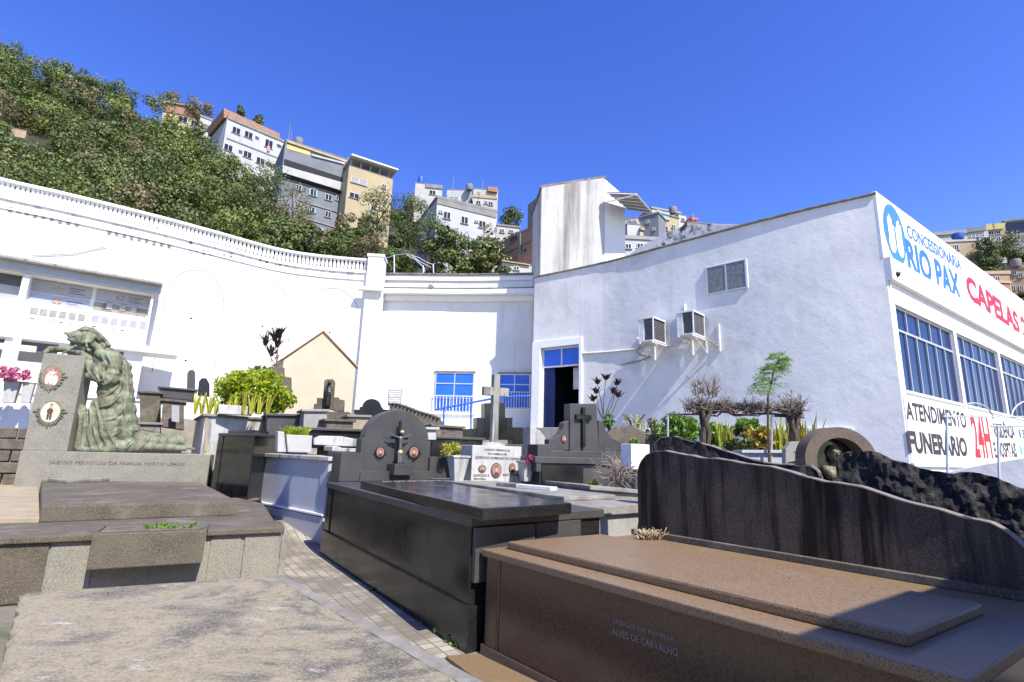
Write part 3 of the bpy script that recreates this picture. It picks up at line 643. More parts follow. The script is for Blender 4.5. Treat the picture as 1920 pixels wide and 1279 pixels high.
# ---------------------------------------------------------------- back (curved) wall
ZR = 8.3
bw = smooth_pts([onz(*p, ZR) for p in [(700, 513), (760, 513), (850, 514), (930, 513.5), (1010, 512), (1060, 510)]], 3)
BW = Plan(bw)
back = thing('rear_wall', 'curved white wall with deep cornice and two blue windows', 'wall', (bw[4].x, bw[4].y, 1.5))
Pb, fb = BW.hit(850, 700)
zc0 = zat(850, 556, Pb); zc1 = zat(850, 548, Pb)
BW.strip(MB(), 1.2, ZR-.06, -.3, 0).build('wall', 'white_wall', back)
BW.strip(MB(), ZR-.06, ZR, -.35, .1).build('coping', 'grey_trim', back, .01)
BW.strip(MB(), ZR-.30, ZR-.15, 0, .07).build('upper_moulding', 'white_trim', back, .01)
m1 = MB(); BW.strip(m1, zc0, zc1+.03, 0, .42); BW.strip(m1, zc0-.22, zc0-.002, 0, .15); m1.build('cornice', 'white_trim', back, .015)
BW.strip(MB(), zc1+.032, zc1+.06, .0, .44).build('cornice_capping', 'grey_trim', back)
def blue_window(x0, x1, yt, yb, ymid):
    P, f = BW.hit((x0+x1)/2, (yt+yb)/2); a0, z1 = f.px(x0, yt); a1, z0 = f.px(x1, yb); zm = f.px(x0, ymid)[1]; t = .05; am = (a0+a1)/2
    wn = MB(); 
    for (p, q, r_, s_) in ((a0, a1, z0, z0+t), (a0, a1, z1-t, z1), (a0, a0+t, z0+t, z1-t), (a1-t, a1, z0+t, z1-t), (am-.02, am+.02, z0+t, z1-t)): wn.fbox(f, p, q, r_, s_, .0, .05)
    wn.fbox(f, a0+t, am-.02, zm-.04, zm, .0, .048); wn.fbox(f, am+.02, a1-t, zm-.04, zm, .0, .048)
    o = wn.build('window', 'alu', back)
    MB().fbox(f, a0+.02, a1-.02, z0+.02, z1-.02, .005, .02).build('blue_panel', 'blue_paint', o)
    MB().fbox(f, a0-.06, a1+.06, z0-.07, z0, 0, .1).build('sill', 'white_trim', o)
    MB().fbox(f, a0-.03, a1+.03, z1, z1+.05, 0, .08).build('lintel', 'grey_trim', o)
    gd = MB(); zg = f.px(x0, yb-31)[1]; n_ = 13
    for i in range(n_): x = a0+(a1-a0)*i/(n_-1); gd.fbox(f, x-.011, x+.011, z0-.03, zg, .09, .11)
    gd.fbox(f, a0-.02, a1+.02, zg, zg+.03, .085, .115); gd.build('guard_bars', 'white_metal', o)
blue_window(817, 887, 698, 774, 718)
blue_window(936, 994, 701, 767, 720)
P, f = BW.hit(741, 742); a0, z1 = f.px(730, 728); a1, z0 = f.px(752, 757)
o = MB().fbox(f, a0, a1, z0, z1, .0, .03).build('small_vent', 'grey_metal', back)
mb = MB()
for i in range(8): z = z0+(z1-z0)*(i+.2)/8; mb.prism([f.P(a0+.03, z, .031), f.P(a1-.03, z, .031), f.P(a1-.03, z+.04, .031), f.P(a0+.03, z+.04, .031)], f.n*.03-U*.015)
mb.build('vent_slats', 'white_metal', o)
P, f = BW.hit(775, 675)
r_ = random.Random(4); blob = [(772+12*math.cos(t_)*(1+.2*r_.random()), 675+22*math.sin(t_)*(1+.2*r_.random())) for t_ in np.linspace(0, 6.28, 15)[:-1]]
MB().pxp(f, blob, .001, .004).build('damp_patch', 'damp', back)
# flood lamp on cornice
P, f = BW.hit(812, 540)
lamp = thing('flood_lamp', 'small grey flood lamp standing on the rear wall cornice', 'lamp', f.P(f.px(810, 546)[0], zc1+.06, .3))
MB().prism([f.P(*f.px(805, 548), .2), f.P(*f.px(814, 550), .2), f.P(*f.px(816, 541), .2), f.P(*f.px(808, 538), .2)], f.n*.22).build('lamp_head', 'grey_metal', lamp, .01)
MB().tube([f.P(f.px(811, 546)[0], zc1+.06, .2), f.P(f.px(811, 546)[0], zc1+.2, .25), f.P(f.px(816, 533)[0], zc1+.45, .2)], .012).build('bracket', 'grey_metal', lamp)
# metal arches on the roof
Pm = at(745, 508, 21.5); fmm = Fr(Pm, az=88)
arr = thing('roof_arch_frame', 'thin white curved metal frame standing on the rear roof', 'frame', fmm.P(0, Pm.z-.3))
for pts in ([(739, 512), (739, 478)], [(813, 512), (812, 496)], [(794, 512), (793, 498)]): MB().tube([fmm.P(*fmm.px(*p)) for p in pts], .03, 6).build('post', 'galv', arr)
for pts in ([(725, 484), (740, 479), (762, 476), (785, 483), (800, 492), (813, 497)], [(762, 478), (780, 488), (795, 502), (797, 510)], [(770, 478), (786, 490), (808, 502)]): MB().tube([fmm.P(*fmm.px(*p)) for p in pts], .022, 6).build('arch', 'galv', arr, smooth=60)
# ---------------------------------------------------------------- left wall with balustrade
ZB = 8.6
lw0 = [onz(*p, ZB) for p in [(-500, 195), (-250, 266), (0, 333), (100, 356), (200, 380), (300, 405), (400, 432), (520, 465), (600, 478), (690, 486)]]
LW = Plan(smooth_pts(lw0, 4))
left = thing('balustrade_wall', 'long curved white retaining wall crowned by a balustrade', 'wall', (lw0[5].x, lw0[5].y, 1.5))
LW.strip(MB(), 1.0, 8.0, -.45, 0).build('wall', 'white_wall', left)
zled = zat(200, 432, LW.hit(200, 432)[0])
LW.strip(MB(), zled, zled+.05, 0, .05).build('ledge', 'white_trim', left)
LW.strip(MB(), zled+.051, 7.999, .0, .012).build('parapet_panel', 'grimy_wall', left)
LW.strip(MB(), 8.52, 8.6, -.22, .06).build('rail', 'white_trim', left, .01)
LW.strip(MB(), 8.0, 8.12, -.24, .08).build('base_rail', 'white_trim', left, .01)
nb = 0; bm_mesh = None
xs_ = []
x = 4.0
while x < 690:
    xs_.append(x); x += (9.5 if x < 60 else 8.6 if x < 300 else 7.5 if x < 500 else 7.2)
xs_ = xs_[:98]
def baluster_prof(h): return [(.06, 0), (.06, .03), (.045, .05), (.062, h*.35), (.058, h*.5), (.042, h*.8), (.055, h-.03), (.055, h)]
P0, f0 = LW.hit(xs_[0], 350)
bo = MB().lathe((0, 0, 0), baluster_prof(.40), 8).build('baluster', 'white_trim', None, smooth=50); bme = bo.data; bpy.data.objects.remove(bo)
for x in xs_:
    y = interp([(0, 345), (200, 392), (400, 444), (520, 476), (600, 490), (690, 500)], x)
    P, f = LW.hit(x, y); ob = bpy.data.objects.new('baluster', bme); COL.objects.link(ob); ob.parent = left; ob.location = Vector((P.x, P.y, 8.12))-f.n*.08-left.location
# small slots under the balustrade
mb = []
for grp in ([(20+i*15.5, 393+i*3.6) for i in range(9)], [(205+i*14, 436+i*3.3) for i in range(9)], [(358, 454), (358, 467), (369, 470), (382, 473), (395, 476), (408, 478), (420, 480), (433, 483), (488, 487), (500, 490), (525, 496), (536, 496)]):
    for k, (x, y) in enumerate(grp):
        P, f = LW.hit(x, y); h = .055 if (k*7) % 3 else .08
        MB().fbox(f, -.045, .045, P.z-h, P.z+h, .0125, .017).build('drain_slot', 'grey_trim', left)
for (x, y) in ((358, 597), (492, 612), (618, 624), (348, 676)):
    P, f = LW.hit(x, y); MB().lathe((0, 0, 0), [(.001, 0), (.05, 0), (.05, .01)], 10)
    MB().fbox(f, -.03, .03, P.z-.03, P.z+.03, 0, .006).build('drain_hole', 'dark', left)
for (xl, xr, yt, ysp, yb) in ((305, 425, 505, 560, 700), (434, 552, 526, 578, 720), (563, 676, 540, 590, 700)):
    P, f = LW.hit((xl+xr)/2, ysp); pts = []
    a0, za = f.px(xl, yb); a1, zb_ = f.px(xr, yb); sl, zs_ = f.px(xl+4, ysp); sr_, _ = f.px(xr-3, ysp); ztp = f.px((xl+xr)/2, yt)[1]
    line = [(sl, za)]+[((sl+sr_)/2-(sr_-sl)/2*math.cos(t_), zs_+(ztp-zs_)*math.sin(t_)) for t_ in np.linspace(0, math.pi, 21)]+[(sr_, zb_)]
    q = []
    for a_, z_ in line:
        w_ = f.P(a_, z_); dd_ = (w_-CC); 
        best = min(range(len(LW.p)-1), key=lambda i: abs((LW.p[i].lerp(LW.p[i+1], .5)-w_*1).xy.length)); A_, B_ = LW.p[best], LW.p[best+1]; n_ = Vector(((B_-A_).y, -(B_-A_).x, 0)).normalized()
        off = (Vector((w_.x, w_.y, 0))-A_).dot(n_); q.append(w_-n_*(off-.004))
    MB().tube(q, .010, 5).build('blind_arch_groove', 'grey_trim', left)
# pier at the end of the balustrade
Pp = LW.p[-1]; fp = Fr(Pp, az=85)
a0, z1 = fp.px(693, 480); a1, _ = fp.px(722, 480); zc = fp.px(700, 545)[1]
pier = thing('wall_pier', 'square white pier between the balustrade and the rear wall cornice', 'pillar', fp.P((a0+a1)/2, 1.5))
MB().fbox(fp, a0, a1, 1.5, z1-.1, -.5, .25).build('shaft', 'white_wall', pier, .02)
MB().fbox(fp, a0-.04, a1+.04, z1-.1, z1, -.54, .29).build('cap', 'white_trim', pier, .02)
MB().fbox(fp, a0-.25, a1+.1, zc-.12, zc, .25, .5).build('corbel', 'white_trim', pier, .015)
P1, fx = LW.hit(672, 640)
tag(MB().tube([fx.P(*fx.px(694, 500), .1), fx.P(*fx.px(690, 556), .1), fx.P(*fx.px(674, 740), .1)], .025, 6).build('rain_pipe', 'painted_grey', None, smooth=50), 'thin grey rain pipe where the two white walls meet', 'pipe')
# cable on wall
cb = [LW.hit(x, y) for x, y in ((60, 480), (135, 477), (200, 463))]
tag(MB().tube([p+f.n*.04 for p, f in cb], .014, 5).build('wall_cable', 'grey_metal', None), 'grey cable stapled across the white wall above the niches', 'cable')
# ---------------------------------------------------------------- columbarium
Pc0 = at(306, 530, 14.9); zc_ = Pc0.z; Pc1 = onz(0, 476, zc_)
fc = Fr(Pc1, to=Pc0)
def cx(x, y, d=0): return fc.px(x, y, d)
colb = thing('columbarium', 'white columbarium block with rows of burial niches under a slab roof', 'columbarium', fc.P(2, 1.2))
aR = cx(306, 530)[0]
MB().fbox(fc, -4, aR, zc_-.07, zc_, -1.3, .02).build('roof_slab', 'pale_concrete', colb, .012)
MB().fbox(fc, -4, aR-.03, zc_-.30, zc_-.071, -1.2, -.22).build('roof_fascia', 'painted_grey', colb, .006)  # grey colour adds to the shade under the roof slab
aB = cx(288, 560, -.35)[0]
zU = cx(280, 543, -.35)[1]; zA1 = cx(288, 598, -.35)[1]; zA0 = cx(55, 507, -.35)[1]
zN1 = zc_-.33; zN0 = cx(170, 581, -.35)[1]
aP = [cx(38, 540, -.35)[0], cx(52, 540, -.35)[0]]
mb = MB(); mb.fbox(fc, -4, aB, 1.0, zN0, -1.3, -.35); mb.fbox(fc, -4, aB, zN1, zc_-.302, -1.3, -.352); mb.fbox(fc, -4, aB+.0, zN0, zN1, -1.3, -.75)
mb.fbox(fc, aP[0], aP[1], zN0, zN1, -.75, -.34); mb.fbox(fc, aB-.06, aB, zN0, zN1, -.75, -.351)
mb.build('body', 'white_wall', colb)
amid = cx(176, 550, -.7)[0]
for (p, q, r_, s_, m_) in ((aP[1]+.03, amid-.05, .52, .98, 'plaque'), (amid+.05, aB-.1, .52, .98, 'plaque'), (aP[1]+.03, amid-.05, .03, .45, 'plaque_blue'), (-2, aP[0]-.05, .03, .55, 'plaque'), (-2, aP[0]-.05, .6, .98, 'dusty_granite'), (amid+.05, aB-.1, .03, .45, 'concrete')):
    z0_, z1__ = lerp(zN0, zN1, r_), lerp(zN0, zN1, s_); pl = MB().fbox(fc, p, q, z0_, z1__, -.749, -.71).build('niche_plaque', m_, colb, .006)
    if m_.startswith('plaque') and p > 0:
        am_ = p+(q-p)*.45; MB().prism([fc.P(am_+.11*math.cos(t_), (z0_+z1__)/2+.09*math.sin(t_), -.71) for t_ in np.linspace(0, 6.28, 17)[:-1]], fc.n*.006).build('portrait', 'photo_tile', pl)
        ln = MB()
        for k in range(3): ln.fbox(fc, am_+.2, am_+.55-.1*(k % 2), z1__-.12-.07*k, z1__-.105-.07*k, -.71, -.706)
        ln.build('inscription', 'engraved', pl)
for x, y in ((205, 574), (230, 577), (251, 579)):
    a_, z_ = cx(x, y, -.7); MB().fbox(fc, a_-.07, a_+.07, z_-.09, z_+.09, -.709, -.69).build('photo_frame', 'plaque', colb)
for i in range(12):
    x = 65+i*17.8+(8 if i > 5 else 0); y = 577+i*2.45; a_, z_ = cx(x, y, -.35)
    a1_, _ = cx(x+8, y, -.35); _, z2_ = cx(x, y+13, -.35)
    sl = MB().fbox(fc, a_-.075, a_+.08, z2_, z_, -.349, -.342).build('urn_niche', 'urn_grey' if i < 6 else 'urn_blue', colb, .0)
    _, z3_ = cx(x, y+20, -.35); MB().fbox(fc, a_-.05, a_+.05, z3_-.02, z3_+.01, -.349, -.33).build('name_plate', 'photo_cream' if i % 3 else 'photo_tile', colb)
# lower ledges of the columbarium
zl1 = cx(335, 664, -.2)[1]; aL = cx(334, 668, -.2)[0]
MB().fbox(fc, -4, aL, zl1-.06, zl1, -1.2, -.1).build('lower_slab', 'white_trim', colb, .01)
z2 = cx(20, 655, -.3)[1]
MB().fbox(fc, -4, cx(232, 660, -.3)[0], zl1-.62, zl1-.10, -.349, -.342).build('lower_recess', 'dusty_granite', colb)
for x in (18, 120):
    a_ = cx(x, 650, -.3)[0]; MB().fbox(fc, a_-.1, a_+.1, 1.2, zl1-.061, -.341, -.2).build('pillar', 'white_wall', colb)
zl2 = cx(200, 745, .2)[1]
MB().fbox(fc, -4, aL-.1, zl2-.9, zl2-.05, -.35, .2).build('lower_tier', 'white_wall', colb, .01)
MB().fbox(fc, -4, aL-.05, zl2-.05, zl2, -.35, .26).build('lower_tier_top', 'white_trim', colb, .01)
def white_cross(x, y0, y1, ya, half, label, Y):
    P = at(x, y1, Y); f = Fr(P, az=58); z1_ = zat(x, y0, P); za = zat(x, ya, P); h = half*Y/1000
    c = MB(); c.fbox(f, -.07, .07, P.z-.3, z1_, -.05, .05); c.fbox(f, -h, -.07, za-.07, za+.07, -.05, .05); c.fbox(f, .07, h, za-.07, za+.07, -.05, .05)
    return tag(c.build('white_cross', 'sign_white', None, .008), label, 'cross')
white_cross(15, 628, 715, 650, 30, 'plain white cross at the left before the niches', 12.5)
# ================================================================ HOUSES ON THE HILL
def fpix(f, x0, y0, x1, y1):
    a0, z1 = f.px(x0, y0); a1, z0 = f.px(x1, y1); return a0, a1, z0, z1
def house(name, label, TL, TR, bottom, Y, m, depth=7, wins=(), cat='house', roof=None, rm='raw_concrete', bands=(), group='houses on the hillside', wm='white_metal', pm='dark_glass', ww_=(10, 8), extras=()):
    P0 = at(*TL, Y); P1 = onz(*TR, P0.z); f = Fr(P0, to=P1); L = (P1-P0).length; zb = f.px((TL[0]+TR[0])/2, bottom)[1]-2
    h = thing(name, label, cat, f.P(L/2, zb), group)
    MB().fbox(f, 0, L, zb, P0.z, -depth, 0).build('wall', m, h)
    if roof: MB().fbox(f, -.15, L+.15, P0.z, P0.z+roof, -depth-.15, .15).build('roof', rm, h)
    else: MB().fbox(f, -.06, L+.06, P0.z, P0.z+.12, -depth-.06, .06).build('roof', rm, h)
    for wv in wins:
        x, y = wv[:2]; w2, h2 = (wv[2:4] if len(wv) >= 4 else ww_); pm2 = wv[4] if len(wv) > 4 else pm
        a0, a1, z0, z1 = fpix(f, x-w2/2, y-h2/2, x+w2/2, y+h2/2); t = .045
        if a0 < -.05 or a1 > L+.05: continue
        zc2 = (f.px(x, y)[1]); hh = abs(f.px(x, y-h2/2)[1]-f.px(x, y+h2/2)[1])/2; z0, z1 = zc2-hh*1.1, zc2+hh*1.1; a0 -= .06; a1 += .06
        wq = MB(); wq.fbox(f, a0, a1, z0, z0+t, 0, .08); wq.fbox(f, a0, a1, z1-t, z1, 0, .08); wq.fbox(f, a0, a0+t, z0+t, z1-t, 0, .08); wq.fbox(f, a1-t, a1, z0+t, z1-t, 0, .08); wq.fbox(f, (a0+a1)/2-.03, (a0+a1)/2+.03, z0+t, z1-t, 0, .06)
        o = wq.build('window', wm, h); MB().fbox(f, a0+.02, a1-.02, z0+.02, z1-.02, .005, .03).build('pane', pm2, o)
        MB().fbox(f, a0-.1, a1+.1, z0-.1, z0, 0, .16).build('sill', 'raw_concrete', o)
    for (pts, d0, d1, bmname, nm) in bands:
        MB().pxp(f, pts, d0, d1).build(nm, bmname, h)
    return h, f, L, P0.z
# yellow house
house('yellow_house', 'yellow house with brown eave high at the left of the houses', (306, 209), (374, 222), 250, 106, 'render_yellow', 6, wins=[(343, 224, 15, 10), (316, 222, 9, 9, 'brick'), (364, 232, 9, 10)],
      bands=[([(306, 193), (374, 206), (374, 222), (306, 209)], -.2, .25, 'brick', 'parapet'), ([(303, 190), (376, 203), (376, 206), (303, 193)], -1, .6, 'grey_trim', 'eave'), ([(306, 231), (374, 243), (374, 246), (306, 234)], 0, .7, 'render_white', 'balcony_slab')])
house('white_house', 'narrow white house squeezed between the yellow house and the brick-topped block', (376, 219), (397, 227), 275, 103, 'render_white', 6, wins=[(382, 238, 6, 9), (388, 241, 6, 9)], roof=.5, rm='raw_concrete',
      bands=[([(376, 252), (395, 258), (393, 275), (374, 272)], 0, .05, 'render_beige', 'base_course')])
# white block with brick top
h3, f3, L3, z3 = house('apartment_block', 'pale three-storey block with raw brick parapet on top', (427, 218), (534, 265), 345, 90, 'render_pale', 10, cat='building',
      wins=[(443, 245, 13, 11), (466, 253, 13, 11), (504, 270, 12, 14), (524, 271, 6, 4), (428, 277, 14, 11), (464, 290, 13, 11), (488, 302, 13, 11), (522, 309, 13, 17), (437, 318, 12, 10), (516, 336, 12, 10)],
      bands=[([(421, 201), (526, 249), (526, 262), (427, 219), (421, 219)], -9.8, -.4, 'brick', 'brick_parapet'), ([(425, 258), (533, 300), (533, 302), (425, 260)], 0, .12, 'raw_concrete', 'floor_band'), ([(427, 218), (534, 264), (534, 268), (427, 223)], 0, .2, 'raw_concrete', 'top_band'),
             ([(414, 298), (450, 312), (446, 330), (414, 322)], .0, .05, 'brick', 'brick_patch'), ([(500, 275), (505, 275), (505, 284), (500, 284)], .1, .3, 'pink_cloth', 'hanging_laundry')])
for (x, y) in ((482, 256), (451, 282), (523, 271)):
    a0, a1, z0, z1 = fpix(f3, x-3, y-3, x+3, y+3); MB().fbox(f3, a0, a1, z0, z1, 0, .5).build('window_unit', 'white_metal', h3)
mb = MB(); mb.add([f3.P(0, z3+.0, 0), f3.P(-.1, z3+.0, -10), f3.P(-.1, z3+1.5, -10), f3.P(-.1, z3+1.5, -.4), f3.P(-.4, z3, -.4), f3.P(-.4, z3+1.5, -.4)], [(0, 1, 2, 3)])
# grey building
h4, f4, L4, z4 = house('grey_apartment_block', 'grey five-storey block with long white balcony', (536, 262), (650, 299), 470, 78, 'render_grey', 9, cat='building',
      wins=[(588, 361, 10, 12, 'dark_glass'), (616, 370, 10, 10), (584, 394, 9, 10), (615, 402, 9, 10), (581, 424, 12, 12), (605, 437, 8, 16, 'render_white'), (622, 443, 8, 16, 'render_white'), (560, 352, 8, 9), (558, 385, 8, 9), (634, 372, 6, 8)], pm='dark_glass',
      bands=[([(538, 264), (650, 302), (650, 306), (538, 268)], 0, .3, 'render_beige', 'roof_band'), ([(538, 270), (582, 283), (581, 292), (538, 279)], .02, .06, 'render_yellow', 'yellow_panel'), ([(584, 290), (646, 306), (646, 309), (584, 293)], .0, .25, 'render_pale', 'upper_ledge'),
             ([(533, 298), (648, 335), (646, 346), (532, 309)], .01, .05, 'dark', 'balcony_recess_shade'), ([(529, 314), (648, 348), (646, 363), (528, 327)], .5, .8, 'render_white', 'balcony_parapet'), ([(529, 327), (646, 363), (646, 366), (528, 331)], 0, .5, 'dark', 'balcony_shade_gap')]  # flat dark strips stand in for shade in the balcony openings
      +[([(560, y0), (642, y0+25), (642, y0+28), (560, y0+3)], 0, .15, 'raw_concrete', 'floor_band') for y0 in (374, 404)]+
       [([(x, y-6), (x+3, y-5), (x+3, y+6), (x, y+5)], .08, .12, 'teal', 'shutter') for x, y in ((579, 361), (592, 364), (578, 394), (589, 396), (572, 423), (587, 426))])
MB().fbox(f4, L4-.0, L4+1.2, z4-16, z4+.3, -6, .25).build('side_column', 'concrete', h4)
# beige building with roof canopy
h5, f5, L5, z5 = house('beige_apartment_block', 'beige block under a flat raised metal roof', (655, 310), (737, 336), 480, 80, 'render_beige', 9, cat='building', wins=[(673, 340, 28, 10, 'metal_sheet'), (664, 367, 16, 9), (700, 392, 8, 10), (720, 350, 6, 8)])
mb = MB(); a0 = f5.px(656, 292)[0]; zr = f5.px(656, 294)[1]
mb.fbox(f5, a0, L5+.4, zr-.25, zr, -8, 1.2); mb.build('raised_roof', 'white_metal', h5)
mb = MB()
for k in range(5): mb.fbox(f5, .2+k*(L5-.3)/4.5, .45+k*(L5-.3)/4.5, z5, zr-.25, -.3, -.1)
mb.build('roof_posts', 'metal_sheet', h5)
# small white blocks on the ridge
house('white_ridge_house', 'small white house with blue water tank on its roof', (779, 343), (830, 349), 400, 92, 'render_white', 6, wins=[(811, 361, 10, 7)], bands=[([(798, 345), (830, 349), (830, 355), (798, 352)], .02, .2, 'raw_concrete', 'terrace_wall')])
house('white_ridge_house', 'plain pale house left of the tall narrow ridge house', (838, 356), (884, 357), 400, 92, 'render_pale', 6, wins=[(851, 373, 16, 7, 'metal_sheet')])
house('white_ridge_house', 'tall narrow white ridge house with rusty awning corner', (888, 354), (934, 357), 410, 90, 'render_white', 6, wins=[(897, 380, 7, 6), (911, 380, 5, 5), (920, 382, 7, 6)], bands=[([(915, 353), (933, 354), (932, 363), (915, 361)], .05, .6, 'brick', 'rusty_awning'), ([(887, 363), (932, 368), (932, 374), (887, 370)], .02, .15, 'render_beige', 'band')])
t_ = at(789, 341, 94); tag(MB().lathe(t_, [(.5, -.4), (.62, .5), (.55, .9), (.1, 1.05)], 14).build('water_tank', 'water_tank', None, smooth=40), 'blue water tank on the small white ridge house', 'water tank')
h9, f9, L9, z9 = house('white_apartment_block', 'large white block with grey roof band beside the dark trees', (820, 372), (931, 399), 515, 70, 'render_pale', 10, cat='building',
      wins=[(838, 404, 11, 12), (871, 413, 11, 12), (904, 421, 11, 12), (826, 397, 5, 5), (893, 415, 5, 4), (866, 446, 11, 10), (897, 453, 11, 10)], roof=.4, rm='raw_concrete',
      bands=[([(820, 372), (931, 399), (930, 409), (819, 382)], .02, .12, 'raw_concrete', 'roof_band'), ([(818, 452), (928, 470), (928, 472), (818, 454)], 0, .06, 'render_grey', 'floor_band')])
house('small_white_house', 'small white house half hidden beside the brick house', (931, 423), (974, 428), 500, 80, 'render_white', 5, wins=[(941, 433, 7, 6), (940, 455, 8, 7), (958, 434, 7, 5)], roof=.3)
h11, f11, L11, z11 = house('brick_house', 'unfinished red brick house with concrete frame beside the tower', (946, 452), (1001, 425), 515, 64, 'brick', 6, wins=[(961, 448, 7, 12), (968, 446, 5, 10), (976, 468, 7, 8), (985, 470, 5, 6)], wm='raw_concrete',
      bands=[([(945, 474), (1000, 448), (1000, 451), (945, 477)], 0, .15, 'raw_concrete', 'floor_beam'), ([(974, 438), (977, 437), (977, 500), (974, 500)], 0, .16, 'raw_concrete', 'column')])
house('cream_house', 'cream rendered end wall of the house by the tower', (1001, 425), (1035, 440), 515, 64, 'render_beige', 5, wins=[(1010, 437, 6, 12), (1012, 452, 7, 8, 'glass')])
house('grey_concrete_house', 'bare grey concrete house behind the left edge of the tower', (990, 386), (1020, 362), 440, 78, 'raw_concrete', 6)
hh, ff, LL, zz = house('low_house', 'low white house with orange tiled roof below the brick house', (942, 492), (1010, 500), 520, 58, 'render_white', 4, wins=[(968, 503, 8, 6)])
mb = MB(); q = [ff.P(*ff.px(*p)) for p in ((940, 491), (993, 499), (985, 488), (950, 476))]; q2 = [q[0]+ff.n*.3, q[1]+ff.n*.3, q[2]-ff.n*3, q[3]-ff.n*3]
mb.prism(q2, (0, 0, .12)); mb.build('tile_roof', 'terracotta', hh)
# right of tower
house('white_hill_house', 'white house with dark flat roof topping the rise right of the tower', (1222, 391), (1276, 401), 440, 82, 'render_white', 7, wins=[(1235, 397, 7, 5, 'teal')], roof=.3, rm='metal_sheet')
house('grey_hill_house', 'grey rendered house with small windows right of the tower canopy', (1194, 410), (1234, 400), 460, 72, 'render_grey', 7, wins=[(1214, 416, 5, 6), (1226, 430, 4, 5)], roof=.2)
house('cream_hill_house', 'cream house with a turquoise upper window right of the tower canopy', (1234, 400), (1272, 410), 470, 72, 'render_beige', 7, wins=[(1247, 407, 12, 8, 'teal'), (1247, 428, 9, 7), (1262, 425, 6, 6)], roof=.15)
house('white_hill_house', 'small white house just under the tower canopy', (1168, 412), (1195, 408), 470, 68, 'render_white', 5, wins=[(1181, 414, 4, 5), (1190, 415, 4, 5)])
house('pale_hill_house', 'pale house with wide sheet roof behind the mouldy parapet', (1172, 448), (1240, 452), 490, 55, 'render_pale', 4, wins=[(1200, 461, 10, 8), (1178, 462, 9, 8)], roof=.4, rm='metal_sheet')
house('grey_block_house', 'squat grey concrete house with an orange rooftop box', (1176, 420), (1200, 422), 450, 63, 'render_pale', 5, bands=[([(1198, 428), (1206, 430), (1206, 436), (1198, 434)], .02, .6, 'render_orange', 'orange_box')])
house('roof_terrace_house', 'small house with a red awning at the top right of the rise', (1272, 402), (1287, 406), 440, 80, 'render_pale', 5, wins=[(1280, 412, 6, 6)], bands=[([(1284, 414), (1296, 416), (1296, 419), (1284, 418)], .1, 1.6, 'red_cloth', 'awning')])
house('low_hill_house', 'low concrete house roof showing beyond the mouldy parapet', (1288, 417), (1345, 421), 450, 76, 'raw_concrete', 5)
# far right hill
house('long_white_house', 'long white hilltop house with grey rooftop at far right', (1752, 440), (1852, 432), 470, 96, 'render_white', 6, wins=[(1818, 442, 5, 8), (1826, 441, 5, 8), (1834, 440, 5, 8), (1842, 440, 5, 8)], bands=[([(1749, 437), (1812, 431), (1812, 438), (1749, 443)], .1, .3, 'metal_sheet', 'grey_terrace'), ([(1812, 428), (1847, 425), (1847, 433), (1812, 437)], .1, .3, 'render_grey', 'upper_storey')])
house('yellow_terrace_house', 'hilltop house with a yellow parapet and dark flat neighbour', (1848, 425), (1884, 421), 470, 98, 'render_beige', 6, wins=[(1858, 437, 9, 6), (1872, 436, 8, 6)], bands=[([(1847, 422), (1884, 419), (1880, 430), (1847, 433)], .05, .4, 'render_yellow', 'yellow_parapet')])
house('dark_flat_house', 'dark blue-grey hilltop building at the right edge', (1884, 416), (1960, 408), 460, 98, 'metal_sheet', 6, bands=[([(1886, 418), (1960, 411), (1960, 432), (1886, 438)], .05, .1, 'dark_glass', 'dark_cladding')], roof=.4)
house('beige_hill_house', 'beige house with one square window above the sign', (1768, 455), (1828, 452), 520, 80, 'render_beige', 6, wins=[(1793, 464, 8, 9), (1818, 485, 7, 3)], roof=.35, rm='render_white')
tag(MB().lathe(at(1797, 449, 83), [(.7, 0), (.9, .5), (.85, 1.0), (.1, 1.2)], 14).build('water_tank', 'water_tank', None, smooth=40), 'blue tank on the beige house above the sign', 'water tank')
house('cream_hill_house', 'cream hill house with big panes among the right houses', (1835, 446), (1880, 443), 475, 90, 'render_white', 6, wins=[(1850, 449, 14, 9), (1872, 449, 8, 9)])
house('brown_roof_house', 'house with brown pitched roof at the end of the sign', (1842, 515), (1892, 514), 560, 72, 'render_orange', 6, wins=[(1870, 523, 8, 9)], roof=.5, rm='terracotta')
house('orange_house', 'orange rendered house at the right edge below the trees', (1884, 498), (1930, 492), 590, 74, 'render_orange', 6, wins=[(1902, 512, 7, 7), (1913, 516, 8, 8, 'glass'), (1900, 540, 7, 7), (1915, 540, 7, 8)], bands=[([(1884, 505), (1930, 500), (1930, 502), (1884, 507)], 0, .1, 'raw_concrete', 'floor_band')])
house('brick_roof_house', 'small brick house with terracotta roof above the red lettering', (1866, 530), (1893, 532), 580, 66, 'brick', 4, roof=.3, rm='terracotta')
for (x, y, Y, h_) in ((545, 262, 80, 1.8), (541, 258, 84, 2.6), (849, 355, 90, 2.6), (1300, 414, 78, 1.2), (1785, 436, 95, 1.5), (1865, 420, 97, 1.6), (905, 352, 89, 1.2)):
    b = at(x, y, Y); t = thing('roof_antenna', 'thin television antenna on a hillside roof', 'antenna', b, 'antennas on the hillside roofs')
    MB().tube([b-U*.8, b+U*h_], .05, 5).build('mast', 'grey_metal', t); mb = MB()
    for k in range(4): z = h_-.15-.22*k; mb.tube([b+U*z-Vector((.45-.08*k, 0, 0)), b+U*z+Vector((.45-.08*k, 0, 0))], .03, 4)
    mb.build('crossbars', 'grey_metal', t)
